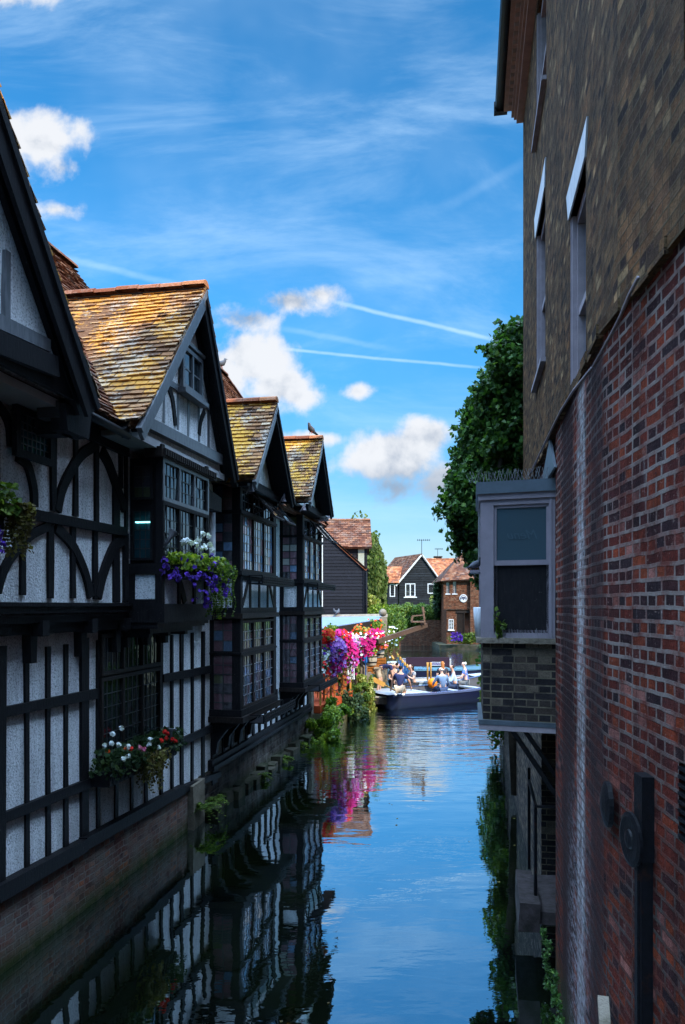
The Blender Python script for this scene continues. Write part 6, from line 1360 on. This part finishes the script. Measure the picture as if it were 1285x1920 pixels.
p0, p1 = P(699, 1273, 25.8), P(752, 1300, 26.2); m = MB(); m.tube([p0, p1], .028, 8); d_ = (p1 - p0).normalized(); m.bar(p0, p0 + d_ * .5, .05, .16); tag(m.build('oar', M['gold'], origin=(p0 + p1) / 2), 'orange-yellow oar sloping across the landing below the bending man', 'oar')
c = P(811, 1281, 28.6); o = MB().lathe([(.02, -.2), (.13, -.15), (.19, 0), (.15, .14), (.03, .19)], c, 14).build('orange_float', gloss('orange_plastic', (.80, .20, .01), .4), origin=c - Vector((0, 0, .2)), smooth=True); tag(o, 'round orange float among the people in the navy boat', 'float')
c = P(738, 1249, 31.5); o = MB(); o.box((c.x - .2, c.y - .2, c.z - .08), (c.x + .25, c.y + .2, c.z + .06), jit=.02); tag(o.build('pink_cushion', M['pet_pink'], origin=c), 'pink cushion on the blue boat box behind the bending man', 'cushion')
o = MB(); c = P(741, 1262, 31.4); o.box((c.x - .3, c.y - .3, .1), (c.x + .35, c.y + .3, P(741, 1254, 31.4).z), jit=.01); tag(o.build('boat_locker', M['hull_blue'], origin=Vector((c.x, c.y, .1))), 'blue locker box behind the bending man', 'box')

# ------------------------------------------------------------------ people
def skinmesh(verts, edges, radii, root=0, sub=1):
    me = bpy.data.meshes.new('s'); me.from_pydata(verts, edges, []); bm = bmesh.new(); bm.from_mesh(me); ly = bm.verts.layers.skin.verify(); bm.verts.ensure_lookup_table()
    for v, r_ in zip(bm.verts, radii): v[ly].radius = (r_, r_) if isinstance(r_, (int, float)) else r_
    bm.verts[root][ly].use_root = True; bm.to_mesh(me); bm.free()
    o = bpy.data.objects.new('s', me); col.objects.link(o); s = o.modifiers.new('s', 'SKIN'); s.use_smooth_shade = True; s.branch_smoothing = .3
    b = o.modifiers.new('b', 'SUBSURF'); b.levels = sub; b.render_levels = sub
    dg = bpy.context.evaluated_depsgraph_get(); out = bpy.data.meshes.new_from_object(o.evaluated_get(dg)); bpy.data.objects.remove(o); bpy.data.meshes.remove(me)
    out.polygons.foreach_set('use_smooth', [True] * len(out.polygons)); return out
SKIN = gloss('skin', (.48, .26, .18), .5); 
def mcol(name, c): 
    if name not in M: M[name] = basic(name, c, tuple(x * .8 for x in c), 14, .8, .4, 60, .004)
    return M[name]
def person(label, loc, yaw, J, top=('shirt', 'navy_shirt', (.02, .025, .07)), legs=('shorts', 'beige_shorts', (.42, .33, .24)), hair=('dark_hair', (.02, .015, .012)), shoe=('white_shoes', (.7, .7, .7)), sleeves='short', longleg=False, hairlen=0.0, bald=False, skin=SKIN):
    """J: joints in the figure's own frame, y = forwards, z = up, metres from the seat or ground point"""
    root = empty('person', Vector(loc), label, 'person'); Rm = Matrix.Rotation(yaw, 4, 'Z'); T = lambda p: Vector((Rm @ Vector(p))[:])
    V, E, Rr, idx = [], [], [], {}
    def add(k, p, r_, par=None):
        idx[k] = len(V); V.append(T(p)); Rr.append(r_)
        if par is not None: E.append((idx[par], idx[k]))
    p = {k: Vector(v) for k, v in J.items()}
    add('pel', p['pel'], .125); add('waist', p['pel'].lerp(p['chest'], .45), .115, 'pel'); add('chest', p['chest'], .135, 'waist'); add('neckb', p['chest'].lerp(p['head'], .48), .06, 'chest')
    hd = p['head']; f = (Vector((0, 1, -.1)) if 'look' not in p else p['look']).normalized(); up = (p['head'] - p['chest']).normalized(); up = (up * .6 + Vector((0, 0, .4))).normalized()
    add('neck', p['chest'].lerp(hd, .62), .052, 'neckb'); add('jaw', hd - up * .075 + f * .025, .062, 'neck'); add('head', hd + up * .015, .092, 'jaw'); add('crown', hd + up * .095 - f * .01, .058, 'head'); add('nose', hd - up * .015 + f * .105, .014, 'head')
    for s in ('l', 'r'):
        sg = -1 if s == 'l' else 1; lat = Vector((sg, 0, 0)); sh = p.get('sh' + s, p['chest'] + Vector((sg * .17, 0, .07)))
        add('sh' + s, sh, .062, 'chest'); add('el' + s, p['el' + s], .042, 'sh' + s); add('wr' + s, p['wr' + s], .028, 'el' + s)
        d_ = (p['wr' + s] - p['el' + s]).normalized(); pm = p['wr' + s] + d_ * .07; add('pm' + s, pm, .03, 'wr' + s); q_ = d_.orthogonal().normalized()
        for k in range(4): k2 = (k - 1.5) * .018; ln = (.055, .07, .065, .05)[k]; add('f%d%s' % (k, s), pm + q_ * k2 + d_ * ln * .6, .009, 'pm' + s); add('g%d%s' % (k, s), pm + q_ * k2 + d_ * ln - Vector((0, 0, .015)), .008, 'f%d%s' % (k, s))
        add('th' + s, p['wr' + s] + d_ * .05 + q_ * .045, .011, 'pm' + s)
        hp = p.get('hp' + s, p['pel'] + Vector((sg * .09, 0, -.03))); add('hp' + s, hp, .095, 'pel'); add('kn' + s, p['kn' + s], .058, 'hp' + s); add('an' + s, p['an' + s], .038, 'kn' + s); fo = p.get('fo' + s, p['an' + s] + Vector((0, .14, -.05))); add('fo' + s, fo, .035, 'an' + s)
    me = skinmesh([tuple(v) for v in V], E, Rr); me.name = 'body'; me.materials.append(skin); o = bpy.data.objects.new('body', me); col.objects.link(o); o.parent = root
    def cloth(name, mat, keys, edges, grow, cut=None):
        vs = [V[idx[k]] if k in idx else T(cut[k][0]) for k in keys]; rs = [(Rr[idx[k]] + grow) if k in idx else cut[k][1] for k in keys]
        me = skinmesh([tuple(v) for v in vs], [(keys.index(a), keys.index(b)) for a, b in edges], rs); me.name = name; me.materials.append(mat); o = bpy.data.objects.new(name, me); col.objects.link(o); o.parent = root
    cut = {}
    for s in 'lr':
        sh = p.get('sh' + s, p['chest'] + Vector(((-1 if s == 'l' else 1) * .17, 0, .07))); k_ = .62 if sleeves == 'short' else 1.0
        cut['sl' + s] = (sh.lerp(p['el' + s], k_), .062 if sleeves == 'short' else .05); cut['cu' + s] = (p['el' + s].lerp(p['wr' + s], .92), .038)
        cut['le' + s] = (p.get('hp' + s, p['pel']).lerp(p['kn' + s], .85), .088); cut['lo' + s] = (p['kn' + s].lerp(p['an' + s], .95), .052); cut['kn2' + s] = (p['kn' + s], .072)
    ks = ['pel', 'waist', 'chest', 'shl', 'shr', 'sll', 'slr']; es = [('pel', 'waist'), ('waist', 'chest'), ('chest', 'shl'), ('chest', 'shr'), ('shl', 'sll'), ('shr', 'slr')]
    if sleeves != 'short': ks += ['cul', 'cur']; es += [('sll', 'cul'), ('slr', 'cur')]
    cloth(top[0], mcol(top[1], top[2]), ks, es, .016, cut)
    ks = ['pel', 'hpl', 'hpr'] + (['kn2l', 'kn2r', 'lol', 'lor'] if longleg else ['lel', 'ler']); es = [('pel', 'hpl'), ('pel', 'hpr')] + ([('hpl', 'kn2l'), ('hpr', 'kn2r'), ('kn2l', 'lol'), ('kn2r', 'lor')] if longleg else [('hpl', 'lel'), ('hpr', 'ler')])
    cloth(legs[0], mcol(legs[1], legs[2]), ks, es, .018, cut)
    for s in 'lr':
        a_, b_ = V[idx['an' + s]], V[idx['fo' + s]]; me = skinmesh([tuple(a_ + (a_ - b_) * .35 - Vector((0, 0, .03))), tuple(a_.lerp(b_, .5) - Vector((0, 0, .01))), tuple(b_ + (b_ - a_) * .35)], [(0, 1), (1, 2)], [.045, .05, .04]); me.name = 'shoe'; me.materials.append(mcol(*shoe)); o = bpy.data.objects.new('shoe', me); col.objects.link(o); o.parent = root
    if not bald or hairlen:
        vs = [hd + up * .055 - f * .02, hd + up * .02 - f * .06, hd - up * .05 - f * .06]; rs = [.088, .078, .055]; es_ = [(0, 1), (1, 2)]
        if hairlen: vs += [hd - up * (.06 + hairlen * .6) - f * .07, hd - up * (.06 + hairlen) - f * .06]; rs += [.075, .04]; rs[2] = .085; es_ += [(2, 3), (3, 4)]
        me = skinmesh([tuple(T(v)) for v in vs], es_, rs); me.name = 'hair'; me.materials.append(mcol(*hair)); o = bpy.data.objects.new('hair', me); col.objects.link(o); o.parent = root
    else:
        m = MB(); pts = [T(hd + up * .0 - f * .085 + Vector((x_, 0, 0))) + root.location for x_ in (-.07, 0, .07)]; m.tube(pts, [.02, .03, .02], 6); m.build('hair', mcol(*hair), root, smooth=True)
    for sg in (-1, 1):
        c = T(hd + up * .012 + f * .083 + Vector((sg * .032, 0, 0))) + root.location; MB().lathe([(.002, -.009), (.009, 0), (.002, .009)], c, 8).build('eye', M['iron'], root); 
        c = T(hd + Vector((sg * .092, 0, -.01))) + root.location; MB().lathe([(.004, -.03), (.016, -.005), (.018, .015), (.004, .03)], c, 8).build('ear', skin, root, smooth=True)
    c = T(hd - up * .052 + f * .088) + root.location; MB().lathe([(.003, -.022), (.007, 0), (.003, .022)], c, 6, axis=tuple(T((1, 0, 0)))).build('mouth', mcol('lips', (.30, .09, .07)), root)
    return root
def sit(lean=.05, arms='lap', look=(0, 1, -.1), spread=.0):
    J = dict(pel=(0, 0, .10), chest=(0, lean, .50), head=(0, lean * 2 + .03, .80), knl=(-.13, .42, .12), knr=(.13, .42, .12), anl=(-.13, .46, -.28), anr=(.13, .46, -.28), look=look)
    if arms == 'lap': J.update(ell=(-.25, .05, .28), elr=(.25, .05, .28), wrl=(-.10, .27, .18), wrr=(.10, .27, .18))
    if arms == 'up': J.update(ell=(-.22, .20, .34), elr=(.22, .18, .34), wrl=(-.04, .38, .46), wrr=(.04, .38, .46))
    if arms == 'out': J.update(ell=(-.30, .15, .30), elr=(.28, .05, .28), wrl=(-.20, .42, .22), wrr=(.18, .28, .14))
    return J
def at(x, y, z): g = G(x, y, z); return g
# man bending over the landing, facing right
person('man in navy shirt and beige shorts bending forward on the landing stage', (1.40, 27.2, .42), R(-90), dict(pel=(0, -.12, .86), chest=(0, .30, 1.02), head=(0, .60, .98), look=(0, .6, -.8), shl=(-.17, .34, 1.0), shr=(.17, .34, .98), ell=(-.18, .44, .72), elr=(.20, .40, .70), wrl=(-.10, .60, .52), wrr=(.14, .46, .46), hpl=(-.09, -.12, .83), hpr=(.09, -.12, .83), knl=(-.10, .02, .47), knr=(.12, -.06, .46), anl=(-.11, -.04, .09), anr=(.13, -.14, .09)))
person('man in navy T-shirt kneeling on the pale deck, back to the camera', at(751, 1302, .54), R(-12), dict(pel=(0, -.16, .24), chest=(0, .02, .60), head=(0, .10, .90), ell=(-.30, .12, .40), elr=(.30, .12, .42), wrl=(-.36, .30, .18), wrr=(.32, .34, .22), knl=(-.15, .22, .08), knr=(.15, .22, .08), anl=(-.13, -.16, .05), anr=(.13, -.16, .05), fol=(-.13, -.30, .03), **{'for': (.13, -.30, .03)}))
def at(x, y, z): g = G(x, y, z); return g
SK2 = gloss('fair_skin', (.58, .34, .26), .5)
person('bald man in dark top seated beyond the kneeling man', at(738, 1284, .42), R(-150), sit(.02), top=('shirt', 'dark_top', (.03, .03, .04)), legs=('trousers', 'dark_trousers', (.03, .03, .035)), longleg=True, bald=True, hair=('grey_hair', (.45, .43, .41)), skin=SK2)
person('dark-haired woman in black and white striped top seated with hands raised', at(776, 1288, .42), R(120), sit(.06, 'up'), top=('striped_top', 'striped_cloth', (.25, .25, .27)), legs=('trousers', 'dark_trousers', (.03, .03, .035)), longleg=True, hairlen=.20, skin=SK2)
person('woman with long auburn hair and dark top seen from behind', at(831, 1281, .42), R(10), sit(.05), top=('shirt', 'dark_top', (.03, .03, .04)), legs=('trousers', 'dark_trousers', (.03, .03, .035)), longleg=True, hair=('auburn_hair', (.36, .13, .04)), hairlen=.26, skin=SK2)
person('bald grey man in denim blue shirt seated with his back to the camera', at(830, 1297, .42), R(15), sit(.03, 'out'), top=('shirt', 'denim_shirt', (.12, .18, .30)), legs=('trousers', 'jeans', (.04, .06, .12)), longleg=True, sleeves='long', bald=True, hair=('grey_hair', (.45, .43, .41)), skin=SK2)
person('dark-haired man in light blue shirt seated facing left', at(853, 1290, .42), R(85), sit(.04, 'out'), top=('shirt', 'light_blue_shirt', (.34, .45, .60)), legs=('trousers', 'jeans', (.04, .06, .12)), longleg=True, sleeves='long', hair=('short_dark_hair', (.05, .035, .03)))
person('white-haired man in blue short-sleeved shirt and grey trousers seated at the right', at(874, 1283, .46), R(75), sit(.03, 'out'), top=('shirt', 'blue_shirt', (.10, .16, .42)), legs=('trousers', 'grey_trousers', (.20, .21, .22)), longleg=True, hair=('white_hair', (.62, .60, .57)), skin=SK2)

# ------------------------------------------------------------------ pigeons
def pigeon(p, yaw, label, s=1.0, pitch=0.35):
    fr = Frame(p, Vector((math.cos(yaw), math.sin(yaw), 0)), Vector((-math.sin(yaw), math.cos(yaw), 0))); root = empty('pigeon', Vector(p), label, 'pigeon', 'pigeons'); k = s
    MB(fr).tube([(0, -.17 * k, .05 * k), (0, -.11 * k, .07 * k), (0, -.03 * k, .10 * k), (0, .05 * k, .13 * k), (0, .09 * k, .18 * k), (0, .10 * k, .225 * k), (0, .125 * k, .235 * k)], [.012 * k, .035 * k, .065 * k, .062 * k, .035 * k, .032 * k, .012 * k], 10).build('body', mcol('pigeon_grey', (.08, .085, .10)), root, smooth=True)
    MB(fr).prism([(-.26 * k, .03 * k), (-.10 * k, .09 * k), (-.10 * k, .05 * k)], -.03 * k, .03 * k).build('tail', mcol('pigeon_dark', (.03, .03, .035)), root)
    MB(fr).tube([(0, .12 * k, .232 * k), (0, .16 * k, .222 * k)], [.008 * k, .002], 6).build('beak', mcol('pigeon_dark', (.03, .03, .035)), root)
    for sx in (-1, 1): MB(fr).tube([(sx * .025 * k, .02 * k, .06 * k), (sx * .025 * k, .03 * k, 0)], .006 * k, 5).build('leg', mcol('pigeon_leg', (.35, .08, .06)), root)
pigeon(LF.w((.72, 18.15, 7.66)), R(150), 'dark plump pigeon on the ridge of the farthest narrow gable', 1.05)
pigeon(LF.w((-1.8, 18.9, 9.60)), R(-70), 'pigeon on the red ridge behind the middle gable', 1.1)
pigeon(SB.w((.06, .62, 3.98)), R(-60), 'pigeon perched on the ledge of the river side of the bay window', .6)
a = P(630, 1152, 31); pigeon(a, R(120), 'left pigeon of the pair on the canopy ridge board', 1.0); pigeon(P(634, 1152, 31), R(-20), 'right pigeon of the pair on the canopy ridge board', 1.0)
m = MB(SB); m.box((0, .45, 3.95), (.12, .8, 3.98)); m.build('side_ledge', M['mauve'], bwin)

# ------------------------------------------------------------------ window boxes with flowers
def flowerbox(label, n0, n1, u0, u1, z, seed, blooms, leafm='leaf_mid', hang=None, nl=600, up=.22):
    random.seed(seed); r = empty('flower_box', LF.w(((n0 + n1) / 2, (u0 + u1) / 2, z - .18)), label, 'flower box', 'flower boxes on the timbered house')
    m = MB(LF); m.box((n0, u0, z - .18), (n1, u1, z)); 
    for i in range(int((u1 - u0) / .1)): u = u0 + .1 * i; m.strip([(u, z - .16), (u + .05, z - .03), (u + .1, z - .16)], .012, n1, n1 + .01)
    m.build('trough', M['iron'], r)
    m = MB(LF); rz = lambda: LF.w((random.uniform(n0 - .04, n1 + .14), random.uniform(u0 - .05, u1 + .05), z + random.uniform(-.06, up)))
    for i in range(nl): leaf(m, rz(), rdir() + Vector((0, 0, .5)), .075)
    m.build('foliage', M[leafm], r, fix=False)
    if hang:
        m = MB(LF); ha, hb, L0_ = hang
        for i in range(60):
            u = random.uniform(ha, hb); n = random.uniform(n1 - .05, n1 + .22); ln = random.uniform(.3, 1) * L0_
            for j in range(int(ln / .035)): leaf(m, LF.w((n + .03 * math.sin(j * .5), u + .03 * math.sin(j * .4 + i), z + .05 - j * .035)), rdir(), .05)
        m.build('trailing_stems', M['leaf_brown'] if seed != 301 else M['leaf_mid'], r, fix=False)
    for nm, mat, spots, sz, per in blooms:
        m = MB(LF)
        for (u, zz, n) in spots:
            c = LF.w((n, u, zz)); k = random.random()
            for i in range(per): d = (rdir() + LF.N * .6 + Vector((0, 0, .3))).normalized(); flower(m, c + d * sz * random.uniform(.3, 1.0), d, sz * .9, k)
        m.build(nm, M[mat], r, fix=False)
    return r
def sp(pxs, n): return [(*LF.px(x, y, n), n) for x, y in pxs]
ub0, ub1 = LF.px(205, 1440, .3)[0], LF.px(331, 1400, .3)[0]; zbx = LF.px(331, 1392, .3)[1]
flowerbox('flower box of red, white and pink geraniums under the ground floor window', .07, .30, ub0, ub1, zbx, 300, [('white_blossoms', 'pet_white', sp([(211, 1377), (228, 1367), (196, 1399), (208, 1394), (223, 1397), (240, 1400), (239, 1417), (232, 1423), (281, 1386), (280, 1396), (297, 1402)], .44), .036, 18), ('red_blossoms', 'pet_red', sp([(245, 1404), (309, 1373), (311, 1385), (302, 1389), (328, 1389), (314, 1376), (322, 1386)], .44), .036, 20), ('pink_blossoms', 'pet_pink', sp([(261, 1402), (269, 1405)], .46), .036, 20), ('faded_orange_blossoms', 'pet_orange', sp([(203, 1409), (234, 1404)], .44), .026, 12)], 'leaf_dark', hang=(LF.px(255, 1420, .3)[0], LF.px(290, 1410, .3)[0], .55), nl=1000)
# replace the dull orange with faded ochre
random.seed(301)
rx = [(random.uniform(300, 425), random.uniform(1045, 1085)) for _ in range(26)] + [(random.uniform(362, 432), random.uniform(1070, 1140)) for _ in range(34)]
flowerbox('flower box of purple petunias and white flowers trailing below the oriel window', .66, .86, 9.95, 11.45, 4.13, 301, [('purple_blossoms', 'pet_purple', sp(rx, 1.0), .055, 4), ('white_blossoms', 'pet_white', sp([(343, 1016), (350, 1014), (358, 1018), (366, 1021), (378, 1029), (384, 1026), (390, 1004), (380, 1002), (394, 1022), (398, 1031), (371, 1013)], .9), .05, 14)], 'leaf_bright', hang=(10.95, 11.6, .85), nl=850, up=.16)
rx = [(random.uniform(-30, 14), random.uniform(975, 1035)) for _ in range(16)]
flowerbox('hanging flower box at the far left edge with purple flowers and brown stems', .30, .48, 6.4, LF.px(2, 960, .45)[0], LF.px(0, 955, .45)[1], 302, [('purple_blossoms', 'pet_purple', sp(rx, .6), .04, 4), ('white_blossoms', 'pet_white', sp([(2, 930), (10, 934), (-8, 932)], .5), .035, 10)], 'leaf_mid', hang=(6.9, LF.px(8, 960, .45)[0] + .05, .55), nl=500)
# spot lamps
def spot(p, d, label, mat, s=1.0, grp='small spot lamps on the timbered houses'):
    d = Vector(d).normalized(); o = MB(); o.lathe([(.025 * s, -.12 * s), (.03 * s, 0), (.07 * s, .09 * s), (.075 * s, .10 * s), (.06 * s, .095 * s)], p, 14, axis=tuple(d)); o.tube([Vector(p) - d * .1 * s, Vector(p) - Vector((0, 0, .16 * s)) - LF.N * .1], .012, 6); tag(o.build('spot_lamp', mat, origin=Vector(p), smooth=True), label, 'spot lamp', grp)
chrome = gloss('brushed_chrome', (.12, .12, .13), .25)
spot(LF.w((.80, LF.px(319, 1008, .8)[0], LF.px(319, 1008, .8)[1])), (.4, .3, .8), 'chrome spot lamp tilted up beside the oriel flower box', chrome, .95)
spot(LF.w((.36, LF.px(322, 1378, .36)[0], LF.px(322, 1378, .36)[1])), (.1, .1, 1), 'black spot lamp pointing up behind the red geraniums', chrome, .9)
for i, (x, y, lab) in enumerate(((472, 914, 'white lamp under the left foot of the middle gable'), (533, 934, 'white lamp under the right foot of the middle gable'), (571, 951, 'white lamp under the left foot of the farthest gable'), (617, 966, 'white lamp under the right foot of the farthest gable'))):
    u, z = LF.px(x, y, .85); spot(LF.w((.85, u, z)), (0, 0, -1), lab, M['whitepaint'], .7)
# wall-foot greenery
def fern(label, c, r, n, mat, seed, grp='ferns on the wall footings', s=.07):
    random.seed(seed); m = MB(); c = Vector(c)
    for i in range(n):
        a = random.uniform(0, 6.283); d = Vector((math.cos(a), math.sin(a), random.uniform(-.2, .7))).normalized(); L_ = r * random.uniform(.6, 1.1); sd_ = d.cross(Vector((0, 0, 1))).normalized()
        for j in range(9):
            t = j / 9; p = c + d * L_ * t - Vector((0, 0, t * t * L_ * .5))
            for sg in (-1, 1): leaf(m, p + sd_ * sg * .03 * (1 - t), Vector((0, 0, 1)) + rdir() * .4, s * (1.1 - t * .6))
    tag(m.build('fern', M[mat], origin=c, fix=False), label, 'fern', grp)
for i, (x, y, n, r, mat, lab) in enumerate(((382, 1512, .25, .42, 'leaf_mid', 'largest fern on the footing beside the pale corner stone'), (410, 1498, .3, .3, 'leaf_mid', 'fern just right of the largest one, over the water'), (492, 1452, .25, .25, 'leaf_mid', 'small fern on the ledge under the nearer bay'), (535, 1428, .28, .22, 'leaf_mid', 'small fern on a ledge stone under the farther bay'), (565, 1405, .2, .3, 'leaf_bright', 'sunlit fern on the footing at the end of the timbered row'))):
    u, z = LF.px(x, y, n); fern(lab, LF.w((n, u, max(z, .12))), r, 26, mat, 400 + i)
def walltuft(label, c, seed):
    random.seed(seed); m = MB()
    for k in range(5): clump(m, c + Vector((random.uniform(-.03, .02), random.uniform(-.14, .14), random.uniform(-.14, .12))), (.035, .07, .06), 45, .03, shell=.1)
    tag(m.build('weed_tuft', M['ivy'], origin=c, fix=False), label, 'weed', 'weeds at the foot of the right wall')
for i in range(5): c = RF.w((-.10, 6.1 + i * .30, .16 + .05 * i)); walltuft('small weed tuft at the foot of the right brick wall, %s' % ('nearest the camera', 'second from the camera', 'third from the camera', 'fourth from the camera', 'farthest, by the landing slab')[i], c, 420 + i)
c = FB.w((.03, BW - .16, zs0 + .06)); random.seed(430); m = MB()
for i in range(7):
    d = Vector((random.uniform(-.35, .35), -.12, 1)).normalized(); L_ = random.uniform(.15, .36)
    for j in range(8): leaf(m, c + FB.U * -.02 + d * L_ * j / 8 + rdir() * .015, rdir(), .06)
tag(m.build('weed', M['leaf_mid'], origin=c, fix=False), 'leafy weed growing on the left end of the bay window sill', 'weed')
o = MB(); random.seed(440)
for i in range(45):
    x, y = random.uniform(-.6, 3.2), random.uniform(5.2, 24); leaf(o, Vector((x, y, .006)), Vector((0, 0, 1)), random.uniform(.02, .06))
tag(o.build('floating_leaves', M['leaf_brown'], fix=False), 'scattered leaves and specks floating on the river', 'floating leaves', kind='stuff')
